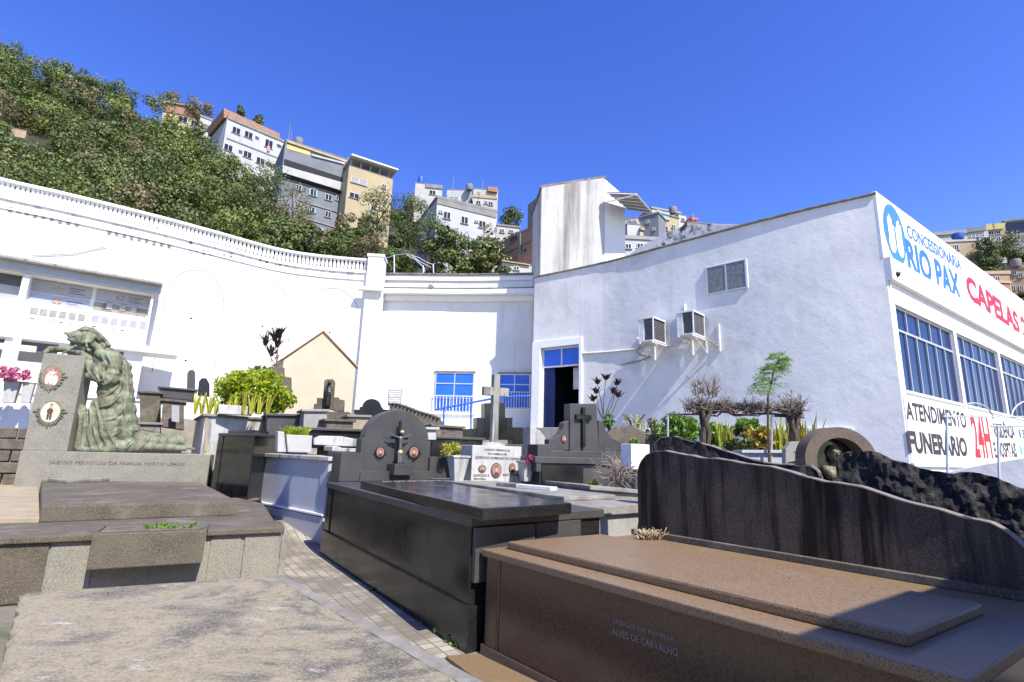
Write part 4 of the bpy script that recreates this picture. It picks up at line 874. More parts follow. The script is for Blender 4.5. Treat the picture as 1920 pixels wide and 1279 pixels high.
for (x, y, Y) in ((560, 268, 82), (880, 354, 91), (1262, 398, 80), (1905, 497, 73)):
    tag(MB().lathe(at(x, y, Y)-U*.3, [(.55, 0), (.7, .8), (.65, 1.1), (.1, 1.3)], 12).build('water_tank', 'raw_concrete', None, smooth=40), 'small grey water tank on a hillside roof', 'water tank', 'grey water tanks on the hillside roofs')
# half hidden houses in the wood
house('hidden_house', 'tan house half hidden in the trees at far left', (22, 240), (50, 246), 305, 88, 'render_orange', 5, wins=[(30, 285, 10, 12), (46, 284, 6, 10)])
(lambda *a, **k: None)('hidden_house', '', (296, 246), (372, 262), 285, 88, 'render_pale', 5, wins=[(310, 256, 7, 6), (330, 260, 7, 6)])
# ================================================================ TREES
def wood():
    r = np.random.default_rng(11); B = {}
    def excl(x, y):
        if 290 < x < 400 and 190 < y < 268: return True
        if 388 < x < 545 and 190 < y < 322: return True
        if 530 < x < 745 and y < 440: return True
        if 740 < x < 940 and y < 400+(x-800)*.6: return True
        if x >= 930: return True
        if 18 < x < 52 and 265 < y < 292: return True
        return False
    kinds = [('leaf_hill', 'dense green and brown wood covering the hillside above the white wall', .45), ('leaf_dark', 'darker evergreen crowns scattered through the hillside wood', .33), ('leaf_olive', 'dry brownish crowns scattered through the hillside wood', .13), ('leaf_hill2', 'fresh light green crowns scattered through the hillside wood', .09)]
    n = 0; pos = []
    while n < 290:
        x = r.uniform(-300, 940); t = r.uniform(-.03, 1.0); y = lerp(interp(BASE, x), interp(RIDGE, x), t)
        if excl(x, y) or (560 < x < 640 and y < 450): continue
        n += 1; Yv = hillY(x, y); P = np.array(at(x, y, Yv)); rad = r.uniform(2.4, 4.8) if x < 450 else r.uniform(1.5, 2.6); dens = rad/3.2
        k = r.choice(4, p=[q[2] for q in kinds])
        P[2] += max(0, r.normal(.6, 1.8)); cl = cloud(P+np.array([0, 0, rad*.45]), (rad, rad, rad*1.0), int(9*dens)+5, 120, r, (.28, .5), 1.0, .8)
        o = B.setdefault(k, ([], [], [])); o[0].append(cl); o[1].append(r.uniform(.24, .5, len(cl))); o[2].append(LASTN[0])
    for k, (m_, lb, _) in enumerate(kinds):
        o = quads('hillside_wood', np.concatenate(B[k][0]), np.concatenate(B[k][1]), m_, None, .7, seed=5+k, Nm=np.concatenate(B[k][2])); o['kind'] = 'stuff'; tag(o, lb, 'wood')
wood()
def tree(name, label, x, ybase, ytop, halfw, Y, m='leaf_dark', nb=26, per=60, lf=(.2, .4), seed=1, group='trees below the hillside houses', flat=1.0):
    r = np.random.default_rng(seed); rn = random.Random(seed)
    B = at(x, ybase, Y); zt_ = zat(x, ytop, B); H = zt_-B.z; R_ = halfw*Y/1000
    t = thing(name, label, 'tree', (B.x, B.y, B.z-.5), group)
    mb = MB(); top = B+U*(H*.62); mb.tube([B-U*.5, B+U*H*.3+Vector((rn.uniform(-.2, .2), 0, 0)), top], [R_*.09+.08, R_*.07+.05, .05], 8)
    for k in range(6):
        a_ = rn.uniform(0, 6.28); q = B+U*H*rn.uniform(.25, .5); mb.tube([q, q+Vector((math.cos(a_)*R_*.4, math.sin(a_)*R_*.4, H*.15)), q+Vector((math.cos(a_)*R_*.75, math.sin(a_)*R_*.75, H*.3))], [.09, .06, .03], 6)
    mb.build('trunk', 'bark', t, smooth=50)
    C = cloud((B.x, B.y, B.z+H*.56), (R_, R_, H*.46), nb, int(per*1.7), r, (.24, .44), flat, .45)
    quads('crown', C, r.uniform(lf[0]*.8, lf[1]*.8, len(C)), m, t, .6, seed=seed, Nm=LASTN[0])
    return t
TR = [('leafy_tree', 'tall dark tree in front of the pale brick-topped block', 488, 475, 292, 62, 66, 'leaf_dark', 40, 70),
      ('leafy_tree', 'spreading olive tree before the grey block with white balcony', 540, 478, 340, 42, 65, 'leaf_olive', 26, 60),
      ('leafy_tree', 'low bushy tree at the foot of the pale brick-topped block', 440, 455, 330, 40, 64, 'leaf_hill', 24, 60),
      ('leafy_tree', 'sparse dark tree before the beige block', 700, 490, 340, 46, 66, 'leaf_dark', 30, 55),
      ('leafy_tree', 'tall thin-topped tree between the beige block and the large white block', 760, 500, 336, 36, 65, 'leaf_dark', 30, 60),
      ('leafy_tree', 'reddish brown shrubby tree above the wall pier', 690, 505, 430, 44, 62, 'leaf_olive', 22, 60),
      ('leafy_tree', 'rounded green tree before the left end of the large white block', 800, 505, 395, 48, 63, 'leaf_dark', 34, 60),
      ('leafy_tree', 'bushy green tree over the rear wall coping', 855, 512, 430, 46, 61, 'leaf_hill', 34, 60),
      ('leafy_tree', 'low rounded tree at the right foot of the large white block', 895, 512, 470, 26, 60, 'leaf_hill', 22, 55),
      ('leafy_tree', 'small bright green tree below the orange tiled roof', 945, 516, 500, 18, 57, 'leaf_hill', 14, 50),
      ('leafy_tree', 'low green tree above the metal roof arches', 750, 515, 470, 40, 60, 'leaf_hill', 24, 55),
      ('leafy_tree', 'dark bushy tree below the yellow house', 340, 335, 256, 46, 98, 'leaf_dark', 34, 60),
      ('leafy_tree', 'olive tree below the narrow white house', 392, 350, 262, 30, 94, 'leaf_olive', 26, 60),
      ('leafy_tree', 'low green shrubby tree at the left foot of the wall pier', 640, 500, 440, 36, 62, 'leaf_dark', 22, 55)]
for i, t in enumerate(TR): tree(*t, seed=20+i)
SKY = [('ridge_tree', 'rounded tree on the skyline at the far left corner', 20, 140, 78, 42, 108, 'leaf_hill'), ('ridge_tree', 'pointed tree standing proud of the left skyline', 145, 190, 112, 22, 106, 'leaf_dark'),
       ('ridge_tree', 'second skyline tree from the left corner', 95, 170, 100, 28, 107, 'leaf_hill'), ('ridge_tree', 'broad skyline tree sloping down towards the yellow house', 225, 215, 150, 36, 106, 'leaf_hill'),
       ('ridge_tree', 'brownish skyline tree behind the yellow house', 320, 225, 168, 26, 108, 'leaf_olive'), ('ridge_tree', 'olive skyline tree behind the narrow white house', 368, 235, 175, 28, 108, 'leaf_olive'),
       ('ridge_tree', 'small palm-like tree above the brick parapet', 446, 245, 193, 9, 100, 'leaf_dark'), ('ridge_tree', 'small dark round tree above the brick parapet', 481, 250, 211, 10, 98, 'leaf_dark'),
       ('ridge_tree', 'lone round dark tree against the sky by the tower', 959, 440, 386, 27, 95, 'leaf_dark')]
for i, t in enumerate(SKY): tree(*t, nb=24, per=50, lf=(.3, .6), seed=50+i, group='trees on the skyline')
RT = [('hill_tree', 'dark tree beside the beige house above the sign', 1852, 500, 446, 28, 78, 'leaf_dark'), ('hill_tree', 'dark spreading tree at the right edge of the hill', 1900, 505, 430, 34, 80, 'leaf_dark'),
      ('hill_tree', 'tree left of the orange house above the red lettering', 1865, 535, 470, 22, 77, 'leaf_dark'), ('hill_tree', 'low tree at the right edge below the orange house', 1915, 575, 545, 18, 66, 'leaf_hill')]
for i, t in enumerate(RT): tree(*t, nb=26, per=60, lf=(.25, .5), seed=70+i, group='trees on the right hill')
#@@TOMBS
# ================================================================ TOMBS
def V3(p, z): return Vector((p[0], p[1], z))
def inset(A, B, C, m, m2=None):
    """corners of the parallelogram A near-left, B near-right, C far-left, drawn in by m"""
    A, B, C = [Vector((p[0], p[1], 0)) for p in (A, B, C)]; m2 = m if m2 is None else m2
    e1 = (B-A).normalized(); e2 = (C-A).normalized(); l1 = (B-A).length; l2 = (C-A).length
    q = lambda s, t: A+e1*s+e2*t
    return [q(m, m2), q(l1-m, m2), q(l1-m, l2-m2), q(m, l2-m2)]
def tomb(name, label, A, B, C, zt, zb, m, capm=None, cap=.07, over=.04, plinth=None, pm=None, lid=None, lm=None, panels=True, group=None, cat='tomb', bev=.008):
    """A, B, C: cap corners in plan"""
    A, B, C = [Vector((p[0], p[1], 0)) for p in (A, B, C)]; c = (B+C)/2
    t = thing(name, label, cat, (c.x, c.y, zb), group)
    MB().polyz(inset(A, B, C, over), zb, zt-cap).build('body', m, t, bev)
    MB().polyz([A, B, B+C-A, C], zt-cap+.001, zt).build('cap', capm or m, t, bev)
    if plinth: MB().polyz(inset(A, B, C, over-.03), zb, zb+plinth).build('plinth', pm or m, t, bev)
    if panels:
        f = Fr(C+(A-C).normalized()*over, to=A); L = (A-C).length; z0 = zb+(plinth or .05)+.01
        pn = Fr(C, to=A); e1 = (B-A).normalized(); off = over
        o = C+e1*over; f = Fr(o, to=A+e1*over)
        for (p, q) in ((over+.0, .26), (L-.26, L-over)): MB().fbox(f, p, q, z0, zt-cap-.004, -.004, .012).build('corner_panel', m, t, .003)
    if lid:
        for (mm, h0, h1) in lid: MB().polyz(inset(A, B, C, mm[0], mm[1]), zt+h0, zt+h1).build('lid', lm or capm or m, t, .012)
    return t
# ---- black granite double tomb (middle)
zB = .96
bA, bB, bC = onz(885, 970, zB), onz(1133, 955, zB), onz(612, 904, zB)
tb = tomb('black_granite_tomb', 'long polished black granite tomb with round headstone and crucifix', bA, bB, bC, zB, 0, 'black_granite', 'dusty_granite', plinth=.34, over=.03)
bA, bB, bC = [Vector((p.x, p.y, 0)) for p in (bA, bB, bC)]
e1 = (bB-bA).normalized(); e2 = (bC-bA).normalized(); L1 = (bB-bA).length; L2 = (bC-bA).length
LA = onz(905, 953, zB+.08)
lidq = [onz(906, 953, zB+.09), onz(1072, 943, zB+.09), None, onz(676, 901, zB+.09)]; lidq[2] = lidq[1]+lidq[3]-lidq[0]
MB().polyz(lidq, zB+.002, zB+.09).build('lid', 'black_granite', tb, .01)
fe = Fr(bA+e2*.03, to=bB+e2*.03)
MB().fbox(fe, .03, L1*.42, .50, zB-.075, .002, .05).build('end_panel', 'dusty_granite', tb, .004)
MB().fbox(fe, L1*.44, L1-.30, .45, zB-.075, .002, .03).build('end_panel', 'dusty_granite', tb, .004)
q0 = onz(965, 953, zB); q1 = onz(1040, 947, zB)
fpl = Fr(q0, to=q1)
MB().fbox(fpl, 0, (q1-q0).length, zB+.001, zB+.015, -.10, .0).build('name_strip', 'gilt_text', tb)
lo, lr = lidq[3], (lidq[2]-lidq[3]).normalized(); le = (lidq[0]-lidq[3]).normalized()
P_ = lidq[3]+le*.30+lr*.2
text("FAMÍLIA GONÇALVES", V3(P_, zB+.0915), Vector((lr.x, lr.y, 0)), Vector((-le.x, -le.y, 0)), 0, .85, 0, .07, 'plaque', tb)
# headstone
hp = onz(640, 903, zB); fh = Fr(hp+Vector((0, 0, 0)), to=onz(832, 899, zB)); 
hs_ = thing('round_headstone', 'dark granite headstone with round top, crucifix and two oval portraits', 'headstone', fh.P(.6, zB))
a0 = fh.px(675, 880)[0]; a1 = fh.px(806, 880)[0]; zs = fh.px(740, 821)[1]; ztop = fh.px(741, 769)[1]; zlow_ = zB
am = (a0+a1)/2; R1 = (a1-a0)/2
zsh = fh.px(690, 822)[1]
arcp = [(am-R1*math.cos(t_), zsh+.0+(ztop-zsh)*math.sin(t_)) for t_ in np.linspace(0.12, math.pi-.12, 29)]
arcp = [(am-(R1-.05)*math.cos(t_), zsh+(ztop-zsh)*math.sin(t_)) for t_ in np.linspace(0, math.pi, 31)]
pts = [(a0, zB), (a1, zB), (a1, zsh+.0)]+arcp[::-1][0:]+[(a0, zsh)]
MB().prism([fh.P(a, z, -.02) for a, z in pts], fh.n*-.16).build('slab', 'dusty_granite', hs_, .008)
for (x0, x1, yt, nm) in ((635, 676, 849, 'side_block'), (803, 835, 857, 'side_block')):
    p0, p1 = fh.px(x0, 880)[0], fh.px(x1, 880)[0]; zz_ = fh.px((x0+x1)/2, yt)[1]; MB().fbox(fh, p0, p1-.003 if x0 < 700 else p1, zB, zz_, -.22, .04).build(nm, 'dusty_granite', hs_, .008)
MB().fbox(fh, a0-.02, a1+.0, zB+.001, zB+.14, -.018, .06).build('step', 'dusty_granite', hs_, .006)
ped = (fh.px(726, 880)[0], fh.px(763, 880)[0]); zp0 = fh.px(742, 890)[1]; zp1 = fh.px(742, 869)[1]
MB().fbox(fh, ped[0], ped[1], zp0, zp1, .0, .20).build('pedestal', 'dusty_granite', hs_, .01)
# crucifix
ac_ = fh.px(742, 840)[0]; cru = thing('crucifix', 'dark bronze crucifix with gilded cloth on the round headstone', 'crucifix', fh.P(ac_, zp1, .10))
zt1 = fh.px(742, 788, .1)[1]; zar = fh.px(742, 818, .1)[1]
mb = MB(); mb.fbox(fh, ac_-.022, ac_+.022, zp1, zt1, .06, .085); mb.fbox(fh, ac_-.16, ac_-.0225, zar-.045, zar-.005, .062, .083); mb.fbox(fh, ac_+.0225, ac_+.16, zar-.045, zar-.005, .062, .083); mb.build('cross', 'dark_bronze', cru, .003)
def corpus(f, a, z, d, s, root, m='dark_bronze', m2='gold'):
    c = MB(); P = lambda x, y, e_=0: f.P(a+x*s, z+y*s, d+e_*s)
    c.cap(P(0, -.02, .02), P(0, -.22, .03), .055*s, .045*s, 8); c.cap(P(0, -.22, .03), P(-.01, -.34, .03), .05*s, .05*s, 8)
    for sg in (-1, 1):
        c.cap(P(.04*sg, 0, .02), P(.17*sg, .03, .01), .03*s, .024*s, 8); c.cap(P(.17*sg, .03, .01), P(.31*sg, .09, .0), .024*s, .016*s, 8)
        c.cap(P(.03*sg, -.34, .03), P(.035*sg-.01, -.56, .07), .038*s, .028*s, 8); c.cap(P(.035*sg-.01, -.56, .07), P(.01*sg, -.78, .02), .027*s, .016*s, 8); c.cap(P(.01*sg, -.78, .02), P(.01*sg, -.85, .05), .016*s, .01*s, 6)
    c.ell(P(.02, .10, .05), .05*s, 10); c.cap(P(0, .0, .03), P(.01, .06, .04), .024*s, .024*s, 8)
    body = c.build('figure', m, root, smooth=60); rm_ = body.modifiers.new('r', 'REMESH'); rm_.mode = 'VOXEL'; rm_.voxel_size = .012*s; rm_.use_smooth_shade = True
    MB().ell(P(-.005, -.32, .045), (.062*s, .05*s, .055*s), 10).build('gilded_cloth', m2, root, smooth=60)
    MB().ell(P(.02, .12, .035), (.053*s, .045*s, .05*s), 10).build('gilded_hair', m2, root, smooth=60)
corpus(fh, ac_, zar-.02, .10, .68, cru, 'alu_dark')
MB().fbox(fh, ac_-.06, ac_+.06, zp1, zp1+.02, .03, .15).build('foot_plate', 'dark_bronze', cru)
def oval(f, x, y, rx, ry, d, root, m='photo_tile', fm='dark_bronze', leaves=0):
    a, z = f.px(x, y, d); a2, _ = f.px(x+rx, y, d); _, z2 = f.px(x, y-ry, d); A_, B_ = abs(a2-a), abs(z2-z)
    t_ = np.linspace(0, 2*math.pi, 25)[:-1]
    fr = MB().prism([f.P(a+A_*1.22*math.cos(t), z+B_*1.18*math.sin(t), d) for t in t_], f.n*.012).build('portrait_frame', fm, root, .003)
    kind = 'couple' if (leaves > 6 and y < 740) else 'soldier' if leaves > 6 else 'face'
    pt_ = MB().prism([f.P(a+A_*math.cos(t), z+B_*math.sin(t), d+.0125) for t in t_], f.n*.006).build('portrait', {'couple': 'tile_red', 'soldier': 'tile_cream', 'face': 'tile_rose'}[kind], fr)
    E_ = lambda cx_, cy_, rx_, ry_, k=0: [f.P(a+A_*(cx_+rx_*math.cos(t)), z+B_*(cy_+ry_*math.sin(t)), d+.0187+k*.0012) for t in t_[::2]]
    def lay(nm, mm_, shapes, k=0):
        q = MB()
        for kk_, sh in enumerate(shapes): q.prism(E_(*sh, k+kk_*.3), f.n*.0008)
        q.build(nm, mm_, pt_)
    if kind == 'couple':
        lay('painted_robes', 'tile_white', [(-.42, -.25, .26, .55), (.0, -.3, .2, .5), (.42, -.35, .3, .5), (.05, .35, .5, .14)]); lay('painted_faces', 'skin_tile', [(-.4, .42, .13, .16), (-.02, .62, .12, .15), (.4, .38, .13, .16)], 2)
    elif kind == 'soldier':
        lay('painted_coat', 'tile_brown', [(-.04, .1, .34, .3), (-.17, -.4, .13, .42), (.12, -.4, .13, .42), (.0, .78, .2, .07)]); lay('painted_face', 'skin_tile', [(0, .58, .15, .17)], 2)
    else:
        lay('painted_suit', 'tile_brown', [(0, -.62, .6, .32), (0, .38, .38, .34)]); lay('painted_face', 'skin_tile', [(0, .12, .3, .38)], 2)
    if leaves:
        mb = MB(); rn = random.Random(int(x)); n_ = leaves*2+1
        for k in range(n_):
            an = -math.pi*(-.08+1.16*k/(n_-1)); u1 = Vector((math.cos(an), math.sin(an))); pk = 1 if k in (1, n_-2, n_//2) else 0
            ln_ = A_*(.34+.12*rn.random()+.30*pk); wd_ = A_*.20; tw = an+rn.uniform(-.5, .5)*(0 if pk else 1); v1_ = Vector((math.cos(tw), math.sin(tw))); v2_ = Vector((-v1_.y, v1_.x))
            b0 = Vector((a+A_*1.12*u1.x, z+B_*1.1*u1.y)); dz_ = d+.012+.002*(k % 3)
            pts_ = [b0, b0+v1_*ln_*.35+v2_*wd_*.6, b0+v1_*ln_*.55+v2_*wd_*.25, b0+v1_*ln_*.7+v2_*wd_*.4, b0+v1_*ln_, b0+v1_*ln_*.7-v2_*wd_*.4, b0+v1_*ln_*.55-v2_*wd_*.25, b0+v1_*ln_*.35-v2_*wd_*.6]
            mb.prism([f.P(q.x, q.y, dz_) for q in pts_], f.n*.012)
        mb.build('leaf_ornament', fm, fr, smooth=60)
    return fr
oval(fh, 712, 848, 7, 9, -.018, hs_, 'skin_tile', leaves=5); oval(fh, 775, 848, 8, 10, -.018, hs_, leaves=5)
# ---- brown granite tomb
zBr = .74
rA, rB, rC = onz(903, 1029, zBr), onz(1816, 1276, zBr), onz(1193, 1002, zBr)
rA, rB, rC = [Vector((p.x, p.y, 0)) for p in (rA, rB, rC)]
br = thing('brown_granite_tomb', 'wide brown granite tomb in the right foreground, partly in deep shade', 'tomb', (rA.x, rA.y, 0))
rD = rB+(rC-rA)
ex = (rB-rA).normalized(); ey = (rC-rA).normalized()
body = [rA+ex*.03+ey*.04, rB-ex*.04+ey*.04, rD-ex*.04+ey*.1, rC+ex*.03+ey*.1]
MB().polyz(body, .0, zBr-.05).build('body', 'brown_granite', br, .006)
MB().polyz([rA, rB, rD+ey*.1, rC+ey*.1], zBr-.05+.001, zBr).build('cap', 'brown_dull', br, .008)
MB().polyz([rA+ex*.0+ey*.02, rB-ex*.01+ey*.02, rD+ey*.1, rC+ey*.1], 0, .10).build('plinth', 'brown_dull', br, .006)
fR = Fr(rA+ey*.04, to=rB+ey*.04); LR = (rB-rA).length
MB().fbox(fR, .035, .17, .102, zBr-.052, .0, .014).build('corner_panel', 'brown_granite', br, .003)
MB().fbox(fR, .178, .186, .102, zBr-.052, .0, .016).build('pale_joint', 'brown_dull', br)
MB().fbox(fR, .195, LR-.1, .102, zBr-.052, .0, .010).build('front_panel', 'brown_granite', br, .003)
lq = [onz(951, 1015, zBr+.055), onz(1700, 1187, zBr+.055), onz(1843, 1131, zBr+.055), onz(1127, 1001, zBr+.055)]
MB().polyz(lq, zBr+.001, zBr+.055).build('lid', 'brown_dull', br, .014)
for k, (t_, xy) in enumerate((('JAZIGO DA FAMÍLIA', ((1150, 1158), (1150, 1170), (1265, 1206))), ('ALVES DE CARVALHO', ((1148, 1176), (1148, 1189), (1272, 1232))))):
    ftext(t_, fR, xy, 'engraved_pale', br, d=.011, bold=.0)
tag(MB().polyz([onz(835, 1240, .02), onz(895, 1235, .02), onz(1030, 1300, .02), onz(990, 1340, .02), onz(900, 1290, .02)], .008, .055).build('kerb_slab', 'brown_dull', None, .004), 'tan granite kerb slab on the ground beside the brown tomb', 'slab')
# ---- wavy headboard walls
def wavy(name, label, f, top, zb, th, m, rim=None, amp=0, nx=60, nz_=12, sc=7, cat='headstone'):
    """upright stone with a wavy top given as pixels on its plane"""
    q = [f.px(x, y) for x, y in top]; a0, a1 = q[0][0], q[-1][0]; o = f.P((a0+a1)/2, zb); t = thing(name, label, cat, o)
    mb = MB(); vs = []; xs = np.linspace(a0, a1, nx)
    zt = np.interp(xs, [p[0] for p in q], [p[1] for p in q])
    sides = []
    for side, d in ((0, 0), (1, -th)):
        for j in range(nz_+1):
            for i in range(nx):
                z = zb+(zt[i]-zb)*j/nz_; p = f.P(xs[i], z, d)
                if amp:
                    n1 = noise.noise(p*sc)+.6*noise.noise(p*sc*2.3)+.35*noise.noise(p*sc*5); sg = 1 if side == 0 else -1
                    p = p+f.n*(amp*n1*sg)+Vector((0, 0, amp*.7*noise.noise(p*sc*1.5)*(j/nz_)**4))
                vs.append(p)
    g = (nz_+1)*nx; fs = []
    for sd in (0, 1):
        b = sd*g; fs += [(b+j*nx+i, b+j*nx+i+1, b+(j+1)*nx+i+1, b+(j+1)*nx+i) for j in range(nz_) for i in range(nx-1)]
    tp = nz_*nx
    fs += [(tp+i, tp+i+1, g+tp+i+1, g+tp+i) for i in range(nx-1)]
    fs += [(j*nx, (j+1)*nx, g+(j+1)*nx, g+j*nx) for j in range(nz_)]+[(j*nx+nx-1, (j+1)*nx+nx-1, g+(j+1)*nx+nx-1, g+j*nx+nx-1) for j in range(nz_)]
    mb.add(vs, fs); mb.build('slab', m, t, smooth=(0 if not amp else 35))
    if rim:
        r_ = MB(); v = []
        for i in range(nx):
            jn = .006*noise.noise(Vector((xs[i]*9, 0, 1)))
            for d, dz in ((.006+jn, -.006), (.006+jn, .002), (-th*.5, .006+jn), (-th-.006, .002), (-th-.006, -.006)): v.append(f.P(xs[i], zt[i]+dz+jn, d))
        r_.add(v, [(5*i+k, 5*i+(k+1) % 5, 5*i+5+(k+1) % 5, 5*i+5+k) for i in range(nx-1) for k in range(5)]+[(4, 3, 2, 1, 0), tuple(5*(nx-1)+k for k in range(5))])
        r_.build('rough_rim', rim, t)
    return t
fW1 = Fr(rC+ey*.0, to=rD)
top1 = [(1195, 885), (1200, 868), (1212, 853), (1225, 847), (1245, 846), (1270, 849), (1310, 857), (1350, 862), (1400, 869), (1440, 875), (1470, 882), (1510, 893), (1545, 902), (1580, 908), (1620, 915), (1660, 927), (1700, 941), (1740, 951), (1780, 962), (1830, 975), (1860, 982), (1885, 995), (1905, 1010), (1925, 1032), (1960, 1070), (2010, 1120)]
top1 = [(x, y+.9*math.sin(x*.05)+.6*math.sin(x*.13)) for x, y in top1]
wavy('wavy_headstone', 'streaked dark granite headstone with wavy top behind the brown tomb', fW1, top1, zBr-.4, .10, 'stained_granite', 'granite_rim', nx=110, nz_=4)
MB().fbox(fW1, -.02, (rD-rC).length, zBr+.002, zBr+.05, .0, .05).build('back_ledge', 'dirty_granite', br, .005)
fW2 = Fr(at(1225, 850, 5.6), az=128)
top2 = [(1222, 850), (1226, 832), (1240, 820), (1262, 818), (1290, 826), (1320, 833), (1350, 842), (1380, 852), (1410, 862), (1440, 868), (1470, 871), (1500, 873), (1520, 874), (1532, 882), (1538, 896)]
wavy('rough_stone_wall', 'rough black rock headstone sloping down behind the wavy granite one', fW2, top2, .5, .16, 'dark_rock', 'granite_rim', amp=.03, nx=90, nz_=10)
fW3 = Fr(at(1570, 860, 4.4), az=126)
top3 = [(1566, 866), (1570, 853), (1590, 848), (1628, 846), (1650, 852), (1680, 862), (1705, 872), (1740, 880), (1770, 886), (1800, 888), (1835, 886), (1870, 896), (1900, 908), (1930, 920), (1980, 945), (2040, 980)]
wavy('rough_rock_headstone', 'massive rough black rock headstone at the right edge', fW3, top3, .4, .22, 'dark_rock', None, amp=.032, nx=150, nz_=34, sc=10)
# ---- concrete slab tomb right of black tomb
gA = bB+e1*.06+e2*.28; gB = gA+e1*1.05; gC = gA+e2*4.3
cg = tomb('concrete_tomb', 'pale weathered concrete tomb running back to the white cross block', gA, gB, gC, .95, 0, 'pale_concrete', 'concrete', cap=.09, over=.05, panels=False)
MB().polyz(inset(gA, gB, gC, .12, .5), .951, 1.0).build('lid', 'concrete', cg, .012)
fg_ = Fr(gA, to=gB)
mb = MB(); fx_ = Fr(onz(928, 906, 1.0), to=onz(1040, 912, 1.0)); xl_ = [(1.0), 0]
bk = MB(); ob_ = onz(930, 904, 1.05); oc_ = onz(1028, 912, 1.05); fk = Fr(ob_, to=oc_); Lk = (oc_-ob_).length
bk.fbox(fk, 0, Lk*.4, 1.002, 1.05, -.16, 0); tag(bk.build('loose_block', 'concrete', None, .008), 'rough grey block lying flat before the lettered block', 'block')
tag(MB().fbox(fk, Lk*.42, Lk+.05, 1.002, 1.045, -.12, .02).build('metal_strip', 'white_metal', None, .004), 'white bar lying flat on the concrete tomb beside a rough block', 'bar')
# lettered white block with cross
Pw = at(885, 903, 8.2); fb_ = Fr(Pw, az=62); zb_ = .95
w0 = fb_.px(884, 880)[0]; w1 = fb_.px(977, 880)[0]; zt_ = fb_.px(930, 836)[1]
wb = thing('lettered_block', 'white marble block with black lettering and three oval portraits under the cross', 'tombstone', fb_.P((w0+w1)/2, zb_))
MB().fbox(fb_, w0, w1, zb_, zt_, -.45, 0).build('block', 'white_marble', wb, .012)
for (x, y, rx, ry) in ((904, 879, 6, 6), (930, 882, 8, 12), (960, 878, 5, 8)): oval(fb_, x, y, rx, ry, .001, wb, fm='dusty_granite')
for t_, b_ in (('JAZIGO PERPETUO', ((908, 841), (908, 845.5), (956, 848))), ('DA FAMILIA DE', ((915, 848.5), (915, 852.5), (950, 854))), ('LEOPOLDO ROMALHO DA CUNHA', ((891, 855), (891, 860), (974, 863))), ('LEOPOLDO E', ((887, 889), (887, 893.5), (917, 894))), ('SENHORA', ((888, 896), (888, 899.5), (911, 900))), ('ANTENOR', ((942, 888), (942, 893), (973, 893)))):
    ftext(t_, fb_, b_, 'engraved', wb, d=.002, bold=.01)
cr = MB(); fcx = Fr(fb_.P((w0+w1)/2, 0, -.22), az=62); cxa = fcx.px(927, 790)[0]; zc1_ = fcx.px(932, 703)[1]; zca = fcx.px(932, 735)[1]; hw = .055
cr.fbox(fcx, cxa-hw, cxa+hw, zt_+.03, zc1_, -.05, .05); cr.fbox(fcx, cxa-.23, cxa-hw-.001, zca-.07, zca+.07, -.048, .048); cr.fbox(fcx, cxa+hw+.001, cxa+.23, zca-.07, zca+.07, -.048, .048)
crt = thing('stone_cross', 'tall weathered grey stone cross standing on the lettered block', 'cross', fcx.P(cxa, zt_))
cr.build('cross', 'cross_stone', crt, .008)
MB().lathe(fcx.P(cxa, zt_), [(.2, 0), (.18, .03), (.1, .05), (.07, .06)], 12).build('base', 'white_marble', crt)
def vase(label, x, y0, y1, Y, w0_, w1_, name='vase', m='white_marble', az=58, flowers=None, group='vases beside the lettered block'):
    P = at(x, y1, Y); f = Fr(P, az=az); z1 = zat(x, y0, P); a = w0_/2; b = w1_/2; d = b
    v = thing(name, label, 'vase', f.P(0, P.z), group)
    lo = [f.P(-a, P.z, 0), f.P(a, P.z, 0), f.P(a, P.z, -2*a), f.P(-a, P.z, -2*a)]; hi = [f.P(-b, z1, b-a), f.P(b, z1, b-a), f.P(b, z1, -a-b), f.P(-b, z1, -a-b)]
    MB().add(lo+hi, [(3, 2, 1, 0), (4, 5, 6, 7)]+[(i, (i+1) % 4, 4+(i+1) % 4, 4+i) for i in range(4)]).build('vase_body', m, v, .008)
    MB().fbox(f, -b-.015, b+.015, z1+.001, z1+.03, -a-b-.015, b-a+.015).build('rim', m, v, .005)
    if flowers:
        r = np.random.default_rng(int(x)); c = f.P(0, z1+.1, -a); quads('flowers', cloud(c, (b*1.6, b*1.6, .12), 10, 26, r, (.3, .5)), r.uniform(.03, .06, 1000)[:len(cloud(c, (b*1.6, b*1.6, .12), 10, 26, np.random.default_rng(int(x)), (.3, .5)))], flowers, v, .8)
    return v
def vflowers(v, c, rad, m, n=260, s=(.03, .06), seed=1, nm='flowers'):
    r = np.random.default_rng(seed); C = cloud(c, rad, 10, n//10, r, (.3, .5)); quads(nm, C, r.uniform(*s, len(C)), m, v, .8, seed=seed)
vase('white tapered vase between the dark headstone and the lettered block', 860, 858, 906, 8.0, .13, .26)
v2 = vase('tapered vase of dark pink flowers right of the lettered block', 989, 868, 903, 8.3, .12, .19); vflowers(v2, at(990, 861, 8.2), (.11, .11, .07), 'petal_dark')
